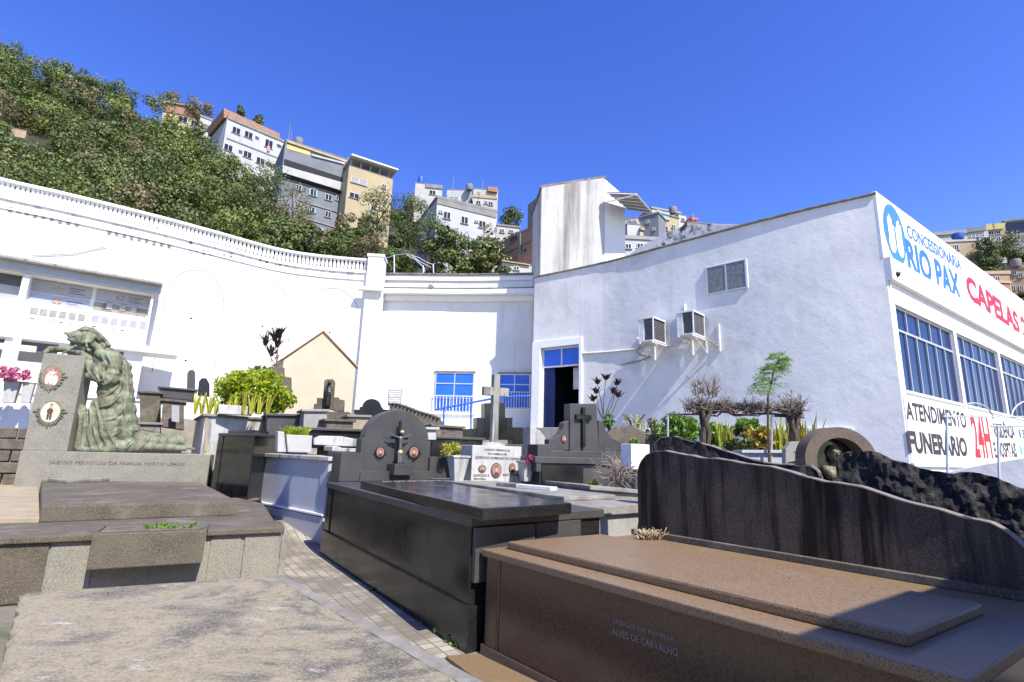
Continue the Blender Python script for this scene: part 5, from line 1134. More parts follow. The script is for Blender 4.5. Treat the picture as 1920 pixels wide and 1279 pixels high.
# low yellow-green shrub behind
def shrub(name, label, c, rad, m, nb=30, per=70, s=(.04, .08), seed=1, cat='shrub', group=None, asp=.5, up=.3, stem=True):
    r = np.random.default_rng(seed); g = gz(c[0], c[1]); z0 = min(c[2]-rad[2]*.8, c[2])
    t = thing(name, label, cat, (c[0], c[1], z0), group); C = cloud(c, rad, nb, per, r, (.22, .4), 1, .3); C = C[C[:, 2] > z0-.05]
    quads('foliage', C, r.uniform(*s, len(C)), m, t, asp, up, seed)
    if stem:
        mb = MB(); rn = random.Random(seed)
        for k in range(7): a_ = rn.uniform(0, 6.28); mb.tube([Vector((c[0], c[1], z0-.1)), Vector((c[0]+math.cos(a_)*rad[0]*.3, c[1]+math.sin(a_)*rad[1]*.3, c[2])), Vector((c[0]+math.cos(a_)*rad[0]*.7, c[1]+math.sin(a_)*rad[1]*.7, c[2]+rad[2]*.5))], [.02, .013, .006], 5)
        mb.build('stems', 'bark', t)
    return t
c = at(847, 843, 8.9); shrub('golden_shrub', 'low golden green shrub beside the lettered white block', c, (.30, .25, .11), 'leaf_yellow', 20, 60, (.025, .05), 3)
# ---- curved dark monument with cross (right of centre)
zg = .78; Pm = at(1105, 915, 9.3); fm_ = Fr(at(1003, 915, 9.2), az=66)
cm = thing('curved_monument', 'dark granite monument with swept shoulders and a cross on its tall centre slab', 'monument', fm_.P(.9, 1.2))
L = lambda pts, d0, d1, m, nm, bv=.008: MB().pxp(fm_, pts, d0, d1).build(nm, m, cm, bv)
L([(1067, 847), (1122, 846), (1117, 757), (1068, 757)], -.20, .02, 'dusty_granite', 'centre_slab')
L([(1029, 845), (1029, 824), (1040, 821), (1050, 814), (1056, 803), (1057, 793), (1062, 790), (1066.5, 789), (1066.5, 845)], -.17, 0, 'dusty_granite', 'shoulder')
L([(1122.5, 846), (1122, 788), (1132, 790), (1133, 800), (1139, 812), (1148, 822), (1160, 828), (1173, 830), (1173, 845)], -.17, 0, 'dusty_granite', 'shoulder')
L([(1003, 860), (1003, 833), (1028, 833), (1028, 846), (1173, 846), (1173, 841), (1205, 841), (1205, 862)], -.3, .1, 'dusty_granite', 'step')
a_, z_ = fm_.px(1091, 795); mb = MB(); zb2_ = fm_.px(1091, 838)[1]; zt2_ = fm_.px(1091, 764)[1]; za_ = fm_.px(1091, 782)[1]
mb.fbox(fm_, a_-.03, a_+.03, zb2_, zt2_, .021, .08); mb.fbox(fm_, a_-.16, a_-.031, za_-.05, za_+.04, .021, .08); mb.fbox(fm_, a_+.031, a_+.16, za_-.05, za_+.04, .021, .08); mb.build('cross_relief', 'black_granite', cm, .004)
oval(fm_, 1057, 823, 4, 7, .001, cm, 'skin_tile')
mb = MB(); fq = Fr(fm_.P(0, 0, .9), az=66)
ct = thing('grey_granite_tomb', 'dark granite tomb body under the curved monument', 'tomb', fq.P(.8, .7))
MB().pxp(fq, [(1012, 916), (1012, 868), (1140, 872), (1140, 918)], -.8, 0).build('body', 'dusty_granite', ct, .008)
MB().pxp(fq, [(1000, 868), (1000, 856), (1150, 860), (1150, 871)], -.9, .06).build('cap', 'dusty_granite', ct, .008)
MB().pxp(fq, [(1014, 914), (1014, 872), (1092, 874), (1092, 916)], .001, .03).build('dark_panel', 'black_granite', ct, .004)
MB().pxp(fq, [(1003, 884), (1003, 868), (1012, 868), (1012, 884)], -.4, .05).build('corner_block', 'dusty_granite', ct, .004)
MB().pxp(fq, [(1140.5, 916), (1140.5, 874), (1240, 876), (1240, 920)], -.8, -.02).build('side_panel', 'dusty_granite', ct, .004)
MB().pxp(fq, [(1105, 918), (1105, 912), (1250, 922), (1250, 930)], .05, .5).build('kerb', 'concrete', ct, .01)
# dead bush
def deadbush():
    rn = random.Random(9); c = at(1158, 900, 8.0); t = thing('dead_bush', 'round tangle of dry grey twigs before the curved monument', 'bush', c)
    mb = MB()
    for k in range(170):
        a_ = rn.uniform(0, 6.28); ph = rn.uniform(.05, 1.5); R_ = rn.uniform(.14, .30); p = Vector(c); pts = [p+Vector((rn.uniform(-.05, .05), rn.uniform(-.05, .05), 0))]
        d = Vector((math.cos(a_)*math.cos(ph)*1.1, math.sin(a_)*math.cos(ph), math.sin(ph)*1.4)); q = pts[0]
        for j in range(6):
            d = (d+Vector((rn.uniform(-1, 1), rn.uniform(-1, 1), rn.uniform(-1, .6)))*.75).normalized(); q = q+d*R_*.33; pts.append(q)
        mb.tube(pts, [.006, .006, .005, .005, .004, .003, .002], 4)
    mb.build('twigs', 'dry_twig', t)
deadbush()
c = at(1115, 905, 7.9); shrub('weed_tuft', 'small green weed at the foot of the dead bush', c, (.07, .07, .08), 'leaf_green', 8, 30, (.03, .06), 13, 'weed', stem=False)
# white planter right of monument
P = at(1199, 872, 8.6); fp_ = Fr(P, az=60); wp = thing('white_planter', 'white square planter with a thin layer of green at the right of the curved monument', 'planter', P)
MB().pxp(fp_, [(1184, 880), (1184, 832), (1218, 834), (1218, 880)], -.25, 0).build('box', 'white_trim', wp, .01)
a_, z_ = fp_.px(1200, 832); vflowers(wp, fp_.P(a_, z_+.02, -.13), (.17, .12, .05), 'leaf_green', 300, (.03, .05), 4, 'greenery')
# brown curved wall behind
fz = Fr(at(1140, 820, 10.5), az=80)
tag(MB().pxp(fz, [(1135, 860), (1140, 812), (1160, 799), (1180, 797), (1195, 802), (1210, 813), (1228, 815), (1240, 822), (1240, 862)], -.2, 0).build('curved_brown_headstone', 'rubble', None, .015), 'brown headstone with a curved hump top behind the white planter', 'headstone')
# ---- stepped black monument behind the stone cross
fs_ = Fr(at(862, 830, 11.5), az=70)
sm_ = thing('stepped_monument', 'stepped black granite monument rising behind the stone cross', 'monument', fs_.P(.8, 1.2))
for pts, d0, nm in (([(909, 825), (909, 756), (947, 755), (948, 825)], -.3, 'tall_slab'), ([(894, 825), (894, 783), (908.6, 783), (908.6, 825)], -.3, 'shoulder'), ([(948.4, 825), (948, 783), (961, 783), (961, 825)], -.3, 'shoulder'),
                    ([(863, 838), (863, 805), (893.6, 803), (893.6, 838)], -.35, 'base_block'), ([(961.5, 838), (961, 801), (996, 802), (996, 838)], -.35, 'base_block')):
    MB().pxp(fs_, pts, d0, 0).build(nm, 'black_granite', sm_, .008)
MB().pxp(fs_, [(800, 900), (800, 832), (1000, 834), (1000, 900)], -.6, .4).build('base', 'dusty_granite', sm_, .01)
fw_ = Fr(at(996, 830, 10.6), az=75)
tag(MB().pxp(fw_, [(994, 860), (994, 800), (1003, 802), (1013, 808), (1021, 818), (1027, 832), (1027, 862)], -.5, 0).build('rounded_white_stone', 'white_marble', None, .01), 'white rounded stone between the stepped and the curved monuments', 'stone')
# yellow step by door, low bits
P, f = CH.hit(1045, 812)
# ---- planter tomb with shrub (left of centre)
pA = at(381, 775, 10.3); pB_ = onz(510, 784, pA.z); pC_ = onz(341, 773, pA.z)
pl = thing('planter_tomb', 'peeling white planter tomb holding the big golden shrub', 'tomb', (pA.x, pA.y, .8))
A_, B_, C_ = [Vector((p.x, p.y, 0)) for p in (pA, pB_, pC_)]; C2 = A_+e2*min(3.0, abs(Fr(A_, to=A_-e2).px(341, 773)[0])); B_ = A_+(B_-A_).normalized()*2.6
MB().polyz(inset(A_, B_, C2, .05), .6, pA.z-.05).build('body', 'white_marble', pl, .015)
MB().polyz([A_, B_, B_+C2-A_, C2], pA.z-.05+.001, pA.z).build('rim', 'concrete', pl, .01)
fpz = Fr(A_+(C2-A_).normalized()*.05, to=B_+(C2-A_).normalized()*.05)
rn = random.Random(5); pts = [(383+rn.uniform(0, 2), y) for y in range(778, 850, 4)]+[(387+rn.uniform(-1, 3), y) for y in range(848, 776, -4)]
MB().pxp(fpz, pts, .001, .012).build('bare_plaster_patch', 'yellow_concrete', pl)
fbx = Fr(at(409, 772, 10.4), az=60); MB().pxp(fbx, [(409, 776), (410, 758), (469, 762), (469, 779)], -.3, 0).build('inner_box', 'white_marble', pl, .015)
c = at(475, 735, 11.4); shrub('golden_shrub', 'big rounded golden green shrub in the peeling white planter', (c.x, c.y, c.z), (.90, .75, .52), 'leaf_bright', 75, 120, (.07, .13), 8, asp=.55)
c = at(540, 755, 11.8)
sp = [at(x, 777, 10.6) for x in (365, 378, 392, 404, 425, 440, 455, 470, 484, 500)]
t = thing('snake_plants', 'row of pale yellow sword-leaved plants along the planter edge', 'plant', at(430, 785, 10.6)); blades('leaves', sp, 'leaf_yellow', t, (.28, .5), .06, .3, 6, 4)
# tall dracaena
def dracaena(label, x, yb, heads, Y, m='leaf_red', group=None, L_=(.2, .38)):
    P = at(x, yb, Y); t = thing('dracaena_plant', label, 'plant', P, group); mb = MB()
    for k, (hx_, hy_) in enumerate(heads):
        H = at(hx_, hy_, Y+.1*(k % 3)); mb.tube([P, P.lerp(H, .5)+Vector((.03*(-1)**k, 0, -.05)), H], [.012, .009, .007], 6)
    mb.build('stems', 'bark', t); blades('leaf_rosettes', [at(hx_, hy_, Y+.1*(k % 3)) for k, (hx_, hy_) in enumerate(heads)], m, t, L_, .05, 1.1, 22, 8)
    return t
pbx = Fr(at(508, 700, 12.2), az=60)
tag(MB().pxp(pbx, [(505, 740), (505, 687), (534, 690), (534, 706), (547, 708), (547, 745)], -.5, 0).build('stepped_block', 'dirty_granite', None, .012), 'grey stepped block behind the golden shrub at the cream gable', 'block')
dracaena('reddish spiky dracaena above the grey stepped block', 518, 690, [(497, 648), (523, 634), (520, 652), (508, 668), (515, 640)], 12.3)
c = at(516, 668, 12.4); shrub('pink_flowers', 'few pink blooms at the foot of the reddish dracaena', c, (.10, .1, .14), 'petal_dark', 6, 14, (.03, .06), 31, 'flowers', stem=False)
c = at(482, 702, 12.6); shrub('green_bush', 'small dark green bush tip behind the golden shrub', c, (.34, .3, .34), 'leaf_green', 20, 40, (.05, .09), 33)
# cream gable house
fgb = Fr(at(545, 770, 14.2), az=58)
cg_ = thing('cream_chapel', 'small cream gabled mortuary chapel with terracotta roof edge', 'building', fgb.P(1, 1.5))
g = [fgb.px(*p) for p in ((543, 790), (531, 672), (606, 622), (668, 690), (668, 790))]
aL_, aRr = g[1][0], g[3][0]; zl_ = zr_ = (g[1][1]+g[3][1])/2; ap = g[2]
MB().prism([fgb.P(aL_+.02, 1.5), fgb.P(aRr-.02, 1.5), fgb.P(aRr-.02, zr_), fgb.P(ap[0], ap[1]), fgb.P(aL_+.02, zl_)], fgb.n*-2.5).build('wall', 'cream_wall', cg_)
for (p, q) in (((aL_-.05, zl_-.03), ap), (ap, (aRr+.05, zr_-.04))):
    MB().prism([fgb.P(p[0], p[1], .06), fgb.P(q[0], q[1]+.01, .06), fgb.P(q[0], q[1]+.05, .06), fgb.P(p[0], p[1]+.04, .06)], fgb.n*-2.7).build('roof', 'terracotta', cg_)
# small statue headstone before the gable
fst = Fr(at(595, 775, 12.6), az=78)
st = thing('figure_headstone', 'dark headstone with a standing robed figure in relief before the cream gable', 'headstone', fst.P(.35, 1.8))
for pts, nm in (([(604, 768), (608, 714), (612, 711), (625, 711), (627, 716), (623, 768)], 'centre_slab'), ([(587, 770), (589, 757), (594, 757), (594, 746), (603.6, 746), (603.4, 770)], 'side_steps'), ([(623.5, 770), (625, 745), (635, 745), (635, 749), (645, 750), (644, 772)], 'side_steps'), ([(565, 785), (565, 771), (655, 773), (655, 786)], 'base')):
    MB().pxp(fst, pts, -.22 if nm != 'base' else -.5, 0 if nm != 'base' else .1).build(nm, 'dirty_granite', st, .01)
a_, z_ = fst.px(614, 760); mb = MB(); mb.cap(fst.P(a_, z_, .06), fst.P(a_, z_+.3, .07), .09, .07, 8); mb.cap(fst.P(a_, z_+.3, .07), fst.P(a_, z_+.42, .06), .07, .05, 8); mb.ell(fst.P(a_, z_+.53, .07), .05, 10)
for sg in (-1, 1): mb.cap(fst.P(a_+.07*sg, z_+.40, .07), fst.P(a_+.06*sg, z_+.25, .11), .03, .022, 6)
o = mb.build('relief_figure', 'dark_bronze', st, smooth=60); rm_ = o.modifiers.new('r', 'REMESH'); rm_.mode = 'VOXEL'; rm_.voxel_size = .014; rm_.use_smooth_shade = True
# round dark headstone
frd = Fr(at(665, 785, 13.2), az=80)
tag(MB().pxp(frd, [(664, 790), (664, 768), (674, 768), (674, 763), (679, 763)]+[(697-18*math.cos(t_), 764-16*math.sin(t_)) for t_ in np.linspace(0, math.pi, 13)]+[(716, 763), (719, 768), (732, 769), (732, 792)], -.2, 0).build('round_headstone', 'black_granite', None, .01), 'small black round-topped headstone near the thin fence', 'headstone')
# tiled sloping wall
ftw = Fr(at(730, 790, 11.8), az=88)
tw = thing('tiled_wall', 'dark weathered wall with scalloped sloping coping behind the round headstone', 'wall', ftw.P(1, 1.6))
tpx = [(730, 757), (742, 757), (760, 762), (785, 772), (810, 779), (822, 784), (829, 790)]
MB().pxp(ftw, [(730, 806)]+tpx+[(829, 806)], -.25, 0).build('body', 'rubble', tw)
mb = MB()
for k in range(14):
    x = 731+k*7; y = interp(tpx, x); a_, z_ = ftw.px(x, y); mb.ell(ftw.P(a_, z_, -.1), (.05, .18, .035), 8)
mb.build('coping', 'rubble', tw)
# assorted low tombs between
def lowbox(label, pts, Y, az, depth, m, name='low_tomb', capm=None, cap=0, group='low tombs in the middle rows', cat='tomb'):
    f = Fr(at(pts[0][0], pts[0][1], Y), az=az); t = thing(name, label, cat, f.P(.5, 1), group)
    MB().pxp(f, pts, -depth, 0).build('body', m, t, .012)
    ys = sorted(pts, key=lambda p: p[1])[:2]; l, r_ = sorted(ys); a0, z0_ = f.px(*l); a1, z1_ = f.px(*r_)
    MB().prism([f.P(a0-.05, z0_+.002, .05), f.P(a1+.05, z1_+.002, .05), f.P(a1+.05, z1_+.05, .05), f.P(a0-.05, z0_+.05, .05)], f.n*-(depth+.1)).build('cap', capm or m, t, .008)
    return t
lowbox('white tarpaulin-like rounded stone cover beside the dark box tomb', [(568, 812), (570, 772), (612, 772), (617, 812)], 10.6, 62, .8, 'pale_concrete', 'covered_stone')
lowbox('wide grey low tomb before the figure headstone', [(500, 825), (500, 780), (570, 781), (570, 826)], 10.9, 62, 1.2, 'dusty_granite')
lowbox('grey low tomb right of the rounded stone cover', [(612, 830), (612, 790), (662, 792), (662, 830)], 10.2, 62, 1.0, 'dirty_granite')
lowbox('low stone tomb with an ochre face under the small round headstone', [(655, 812), (655, 782), (692, 783), (692, 812)], 11.0, 66, 1.0, 'yellow_concrete', capm='concrete')
lowbox('dark low tomb stretching behind the round headstone shoulder', [(560, 840), (560, 806), (690, 810), (690, 842)], 9.2, 62, 1.2, 'black_granite', capm='dusty_granite')
lowbox('long dark tomb right of the round headstone, behind the golden shrub', [(800, 870), (800, 822), (905, 826), (905, 872)], 10.2, 66, 1.4, 'black_granite', capm='dusty_granite')
lowbox('brown low tomb under the tiled wall', [(812, 822), (812, 800), (868, 804), (868, 826)], 11.2, 70, .8, 'rubble')
lowbox('white ledge tomb just right of the dark arch shoulder', [(800, 825), (800, 806), (818, 806), (818, 825)], 10.0, 66, .6, 'white_marble')
lowbox('flat grey kerbed tomb beside the dead bush', [(1108, 935), (1108, 918), (1198, 926), (1198, 945)], 7.0, 62, 1.0, 'concrete')
# ---- black tomb on the left of the row
tA = at(480, 812, 8.75); zT = tA.z
tB_ = onz(534, 817, zT); e3 = Vector((math.sin(math.radians(-48)), math.cos(math.radians(-48)), 0)); tC_ = Vector(tA)+e3*abs(Fr(tA, to=Vector(tA)-e3).px(404, 850)[0])
t2 = tomb('black_box_tomb', 'black granite box tomb in front of the peeling planter', tA, tB_, tC_, zT, .2, 'black_granite', 'dusty_granite', cap=.05, over=.03, plinth=.0)
e1t = (Vector(tB_)-Vector(tA)); e1t.z = 0; 
MB().polyz(inset(tA, Vector(tA)+(Vector(tB_)-Vector(tA)).normalized()*1.3, tC_, .15, .3), zT+.001, zT+.06).build('lid', 'black_granite', t2, .01)
# ---- painted grey box tomb
kA = onz(600, 1030, .06); zK = zat(614, 858, kA); kA = onz(616, 857, zK); kC = kA+e3*2.5; kB = kA+Vector((math.sin(math.radians(54)), math.cos(math.radians(54)), 0))*.9
t3 = tomb('painted_box_tomb', 'pale grey-blue painted box tomb with marble cap next to the black tomb', kA, kB, kC, zK, 0, 'painted_grey', 'white_marble', cap=.06, over=.05, plinth=.42, pm='painted_grey')
kA, kB, kC = [Vector((p.x, p.y, 0)) for p in (kA, kB, kC)]
fk3 = Fr(kC+(kB-kA).normalized()*.05, to=kA+(kB-kA).normalized()*.05)
MB().fbox(fk3, .05, (kA-kC).length-.03, .44, .47, .0, .05).build('moulding', 'white_trim', t3, .004)
MB().fbox(Fr(kA+(kC-kA).normalized()*.05, to=kB+(kC-kA).normalized()*.05), .05, .85, .0, zK-.08, .0, .012).build('end_panel', 'white_marble', t3, .003)
# square pot of grass on the painted tomb
P = at(562, 845, 7.9); fpt = Fr(at(540, 848, 7.9), az=52); pt = thing('grass_pot', 'square white stone pot of bright grass on the painted box tomb', 'plant pot', fpt.P(.2, zK))
MB().pxp(fpt, [(540, 848), (537, 815), (586, 817), (584, 849)], -.35, 0).build('pot', 'white_marble', pt, .012)
MB().pxp(fpt, [(522, 848), (523, 808), (535, 810), (539, 848)], -.2, -.05).build('side_stone', 'white_marble', pt, .012)
a_, z_ = fpt.px(562, 816); blades('grass', [fpt.P(a_+random.uniform(-.16, .16), z_-.02, random.uniform(-.3, -.05)) for _ in range(40)], 'leaf_bright', pt, (.08, .17), .012, .6, 7, 6)
# old white slab tomb
fo = Fr(at(590, 850, 8.3), az=64); zo_ = fo.px(630, 836)[1]
os_ = thing('marble_slab_tomb', 'old white marble slab tomb with rounded dirty top behind the painted one', 'tomb', fo.P(.3, 1))
MB().pxp(fo, [(624, 870), (624, 842), (640, 846), (671, 848), (672, 872)], -.6, 0).build('body', 'dusty_granite', os_, .01)
MB().pxp(fo, [(622, 838), (630, 836), (641, 840), (672, 841), (672, 848), (622, 846)], -1.0, .06).build('cap', 'white_marble', os_, .01)
MB().pxp(Fr(at(590, 824, 9.2), az=64), [(588, 834), (588, 822), (600, 817), (640, 818), (672, 824), (672, 838)], -.5, 0).build('upper_slab', 'white_marble', os_, .012)
# ---- weathered slab at the lower left
fT = [T_A, T_B, T_C+(T_C-T_B)*.6, T_D+(T_D-T_A)*.6]
nx = 40; 
def slab_relief():
    A_, B_, C_, D_ = [Vector((p.x, p.y, 0)) for p in (T_B, T_A, fT[3], fT[2])]; n = 64; vs = []
    for j in range(n+1):
        for i in range(n+1):
            u, v = i/n, j/n; p = A_.lerp(B_, u).lerp(D_.lerp(C_, u), v); ed = min(u, 1-u, v, 1-v)
            z = .3+.007*noise.noise(p*3)+.004*noise.noise(p*11)-(.02 if ed < .001 else 0)
            if ed < .02: p = p+Vector((noise.noise(p*9)*.02, noise.noise(p*9+Vector((5, 0, 0)))*.02, 0))
            vs.append((p.x, p.y, z))
    m = (n+1)**2; fs = [(j*(n+1)+i, j*(n+1)+i+1, (j+1)*(n+1)+i+1, (j+1)*(n+1)+i) for j in range(n) for i in range(n)]
    per = [i for i in range(n+1)]+[(j+1)*(n+1)-1 for j in range(1, n+1)]+[n*(n+1)+i for i in range(n-1, -1, -1)]+[j*(n+1) for j in range(n-1, 0, -1)]
    base = [(vs[k][0], vs[k][1], .2) for k in per]; L = len(per)
    fs += [(per[k], per[(k+1) % L], m+(k+1) % L, m+k) for k in range(L)]
    mb = MB(); mb.add(vs+base, fs); return mb
ls = thing('weathered_slab', 'broad weathered grave slab mottled with lichen at the lower left', 'slab', (T_A.x, T_A.y, 0))
slab_relief().build('top', 'lichen_slab', ls, smooth=50)
A_, B_, C_, D_ = [Vector((p.x, p.y, 0)) for p in (T_B, T_A, fT[3], fT[2])]; ctr = (A_+B_+C_+D_)/4
MB().polyz([ctr+(p-ctr)*.95 for p in (A_, B_, C_, D_)], 0, .21).build('base', 'rubble', ls)
ud2 = (B_-C_).normalized(); rt_ = Vector((ud2.y, -ud2.x, 0))
tag(MB().polyz([B_+rt_*.03+ud2*.1, C_+rt_*.03, C_+rt_*.15, B_+rt_*.13+ud2*.1], .0, .27).build('grave_kerb', 'concrete', None, .02), 'grey kerb running between the weathered slab and the tiled path', 'kerb')
# ---- family plot with kneeling statue
zc = .58
q0, q1 = onz(-60, 1010, zc), onz(534, 988, zc); fP = Fr(q0, to=q1); Lp = (q1-q0).length
plot = thing('family_plot_tomb', 'large grey granite family tomb with projecting planter below the kneeling statue', 'tomb', fP.P(Lp/2, 0))
aa0 = -1.6
MB().fbox(fP, aa0, Lp-.03, 0, zc-.06, -3.8, -.04).build('body', 'grey_granite', plot, .01)
MB().fbox(fP, aa0, fP.px(178, 990)[0], zc-.06+.001, zc, -.62, .02).build('cap', 'dirty_granite', plot, .012)
MB().fbox(fP, fP.px(390, 990)[0], Lp, zc-.06+.001, zc, -.5, .02).build('cap', 'dirty_granite', plot, .012)
MB().fbox(fP, aa0, Lp-.05, zc-.06+.002, zc-.02, -3.75, -.3).build('platform', 'dirty_granite', plot)
bx = [fP.px(178, 978, .16)[0], fP.px(390, 972, .16)[0]]; zb0_ = fP.px(280, 1062, .16)[1]; zb1_ = fP.px(280, 977, .16)[1]
zb1_ = zc+.02
MB().fbox(fP, bx[0], bx[1], zb0_, zb1_, .0, .16).build('projecting_planter', 'dirty_granite', plot, .01)
so_ = MB().fbox(fP, bx[0]+.05, bx[1]-.02, zb1_+.001, zb1_+.015, -.25, .12).build('soil', 'rubble', plot, .004)
for (x0, x1, m_, d_) in ((-60, 88, 'dirty_granite', .012), (92, 176, 'grey_granite', .004), (392, 449, 'grey_granite', .004), (456, 523, 'grey_granite', .012), (525, 536, 'concrete', .02)):
    p0, p1 = fP.px(x0, 1040)[0], fP.px(x1, 1040)[0]; MB().fbox(fP, p0, p1, .02, zc-.065, -.041, d_-.03).build('facing_panel', m_, plot, .005)
wd = thing('weeds', 'tiny weeds sprouting on the granite planter below the statue', 'weeds', fP.P(bx[1]-.4, zb1_+.015)); blades('blades', [fP.P(random.uniform(bx[0]+.4, bx[1]-.1), zb1_+.01, random.uniform(-.1, .1)) for _ in range(16)], 'leaf_green', wd, (.02, .06), .012, .8, 6, 3)
# raised slab
zs_ = .73; s_ = [onz(78, 949, zs_), onz(447, 940, zs_), onz(377, 905, zs_), onz(78, 900, zs_)]
sl = thing('grave_slab', 'raised dark stained slab lying in front of the kneeling statue', 'slab', (s_[0].x, s_[0].y, zc)); MB().polyz(s_, zc-.02, zs_).build('slab', 'dirty_granite', sl, .015)
tag(MB().prism([V3(onz(88, 903, zs_), zs_+.001), V3(onz(125, 907, zs_), zs_+.001), V3(onz(333, 893, zs_), zs_+.001), V3(onz(300, 888, zs_), zs_+.001)], (0, 0, .05)).build('broken_edging', 'concrete', None, .01), 'loose broken strip of stone on the dark slab under the inscription', 'stone')
y_ = [onz(-120, 975, zc+.03), onz(74, 972, zc+.03), onz(72, 906, zc+.03), onz(-10, 906, zc+.03)]
tag(MB().polyz(y_, zc-.02, zc+.04).build('ochre_slab', 'yellow_concrete', None, .01), 'flat ochre slab left of the dark stained slab', 'slab')
fM = Fr(onz(78, 904, .70), to=onz(377, 906, .70))
mon = thing('monument_plinth', 'grey granite plinth and leaning post carrying the inscription and oval portraits', 'monument', fM.P(.8, .7))
m0, m1 = fM.px(31, 880)[0], fM.px(391, 880)[0]; zp = (fM.px(60, 848)[1]+fM.px(380, 850)[1])/2
MB().fbox(fM, m0, m1, .5, zp, -.95, 0).build('base', 'grey_granite', mon, .012)
sA, sB = fM.px(40, 840, -.1)[0], fM.px(129, 840, -.1)[0]; zst = fM.px(100, 663, -.1)[1]
MB().fbox(fM, sA+.02, sB-.02, zp+.001, zst, -.55, -.1).build('post', 'grey_granite', mon, .01)
ftext('JAZIGO PERPETUO DA FAMILIA PORTO LEMOS', fM, ((91, 864), (91, 872), (346, 875)), 'engraved_worn', mon, d=.002, bold=.01)
oval(fM, 98, 706, 17, 19, -.099, mon, 'photo_tile', 'verdigris', 9); oval(fM, 95, 773, 18, 19, -.099, mon, 'photo_tile', 'verdigris', 9)
# kneeling statue
def statue():
    d0 = -.42; sc = (fM.px(210, 760, d0)[0]-fM.px(200, 760, d0)[0])/10
    st = thing('kneeling_statue', 'green bronze statue of a robed woman kneeling with head bowed on her arms', 'statue', fM.P(fM.px(220, 848, d0)[0], zp))
    def P(x, y, d=0): a_, z_ = fM.px(x, y, d0+d); return fM.P(a_, z_, d0+d)
    mb = MB()
    def C(x0, y0, r0, x1, y1, r1, da=0, db=0): mb.cap(P(x0, y0, da), P(x1, y1, db), r0*sc, r1*sc, 12)
    C(205, 690, 25, 208, 755, 27); C(208, 755, 28, 200, 812, 32); C(228, 690, 20, 230, 750, 24, -.05, -.05); C(230, 750, 24, 236, 812, 28); C(190, 760, 20, 182, 800, 22)
    C(214, 672, 17, 190, 664, 14, .08, .08); C(222, 676, 15, 200, 668, 13, -.15, -.15)
    C(180, 770, 14, 175, 830, 20, .05, .08); C(200, 800, 28, 185, 825, 24, .05, .05); C(180, 765, 12, 170, 800, 15, -.1, -.1)
    C(185, 835, 16, 260, 838, 16, .1, .1); C(215, 825, 26, 265, 828, 21); C(265, 828, 20, 318, 830, 16); C(318, 830, 16, 340, 828, 11, 0, .05)
    C(250, 822, 16, 330, 824, 12, -.12, -.05); C(270, 838, 9, 346, 842, 6, .12, .1)
    C(338, 824, 9, 352, 838, 5, .05, .06); C(352, 838, 4.5, 365, 843, 3, .06, .08)            # foot
    C(150, 765, 9, 158, 800, 12, .1, .1); C(158, 800, 11, 150, 840, 12, .1, .1); C(150, 842, 7, 200, 843, 8, .15, .2); C(138, 760, 5, 155, 768, 8, .12, .1)
    # near arm: upper arm, hanging sleeve, forearm, hand on the post
    C(216, 678, 15, 208, 712, 15, .14, .2); C(208, 712, 15, 180, 700, 13, .2, .22); C(180, 698, 13, 162, 680, 10, .22, .22); C(200, 716, 12, 168, 704, 9, .2, .24); C(165, 672, 9, 152, 662, 6.5, .22, .18); C(158, 688, 9, 156, 672, 8, .22, .2)
    C(152, 662, 6, 132, 658, 4.5, .18, .12); C(132, 658, 4.5, 122, 661, 3.6, .12, .1)
    for k in range(4): C(123, 660+k*.8, 2.0, 112-k, 663+k*1.1, 1.3, .12-.045*k, .13-.05*k)
    C(130, 659, 2.2, 122, 655, 1.5, .14, .16)
    # far arm
    C(205, 668, 12, 160, 656, 9, -.2, -.3); C(160, 656, 8, 95, 655, 7.5, -.3, -.22); C(95, 655, 8, 84, 661, 5, -.2, -.12); C(95, 655, 7, 126, 655, 4.5, -.18, -.02); C(126, 655, 4.2, 134, 658, 3.4, -.02, .03)
    for k in range(4): C(134, 657+k*.7, 1.9, 143, 661+k*.8, 1.2, .03+.03*k, .08+.03*k)
    # neck, head, hair
    C(196, 664, 9.5, 180, 650, 9, 0, 0)
    hc = P(160, 638, .02); mb.ell(hc, (19*sc, 18*sc, 20*sc), 20, Matrix.Rotation(.6, 3, 'Y'))
    C(156, 652, 8, 166, 657, 5.5, .05, .07)                                                    # jaw, chin
    hair = [(150, 622, 9), (160, 618, 10), (172, 621, 10), (182, 627, 9), (190, 634, 8.5), (197, 641, 8), (203, 648, 7), (142, 628, 8), (138, 637, 7), (136, 644, 6), (208, 655, 6), (186, 642, 8), (193, 650, 7)]
    for k, (x, y, r) in enumerate(hair): mb.ell(P(x, y, .05*math.sin(k*2.1)), r*sc*.8, 10)
    for k in range(len(hair)-1):
        (x, y, r), (x2, y2, r2) = hair[k], hair[k+1]
        if math.hypot(x-x2, y-y2) < 16: C(x, y, r*.85, x2, y2, r2*.85, .05*math.sin(k*2.1), .05*math.sin(k*2.1+2.1))
    C(146, 628, 9, 130, 628, 6, .05, .07); C(142, 638, 8, 130, 636, 5, .05, .07); C(130, 626, 4, 119, 624, 2.5, .06, .08); mb.ell(P(150, 634, .03), 13*sc, 14)
    # brow, nose, eye sockets, lips turned to the lower left
    C(150, 642, 2.6, 172, 640, 2.6, .16, .16); C(161, 642, 2.2, 163, 651, 3.0, .165, .19); C(158, 656, 1.8, 166, 656, 1.8, .155, .155)
    mb.ell(P(154, 645, .16), 2.2*sc, 8); mb.ell(P(169, 644, .16), 2.2*sc, 8)
    o = mb.build('tmp', 'verdigris', None); o.modifiers.new('r', 'REMESH').mode = 'VOXEL'; o.modifiers['r'].voxel_size = .0115
    s2 = o.modifiers.new('s', 'SMOOTH'); s2.factor = .5; s2.iterations = 4
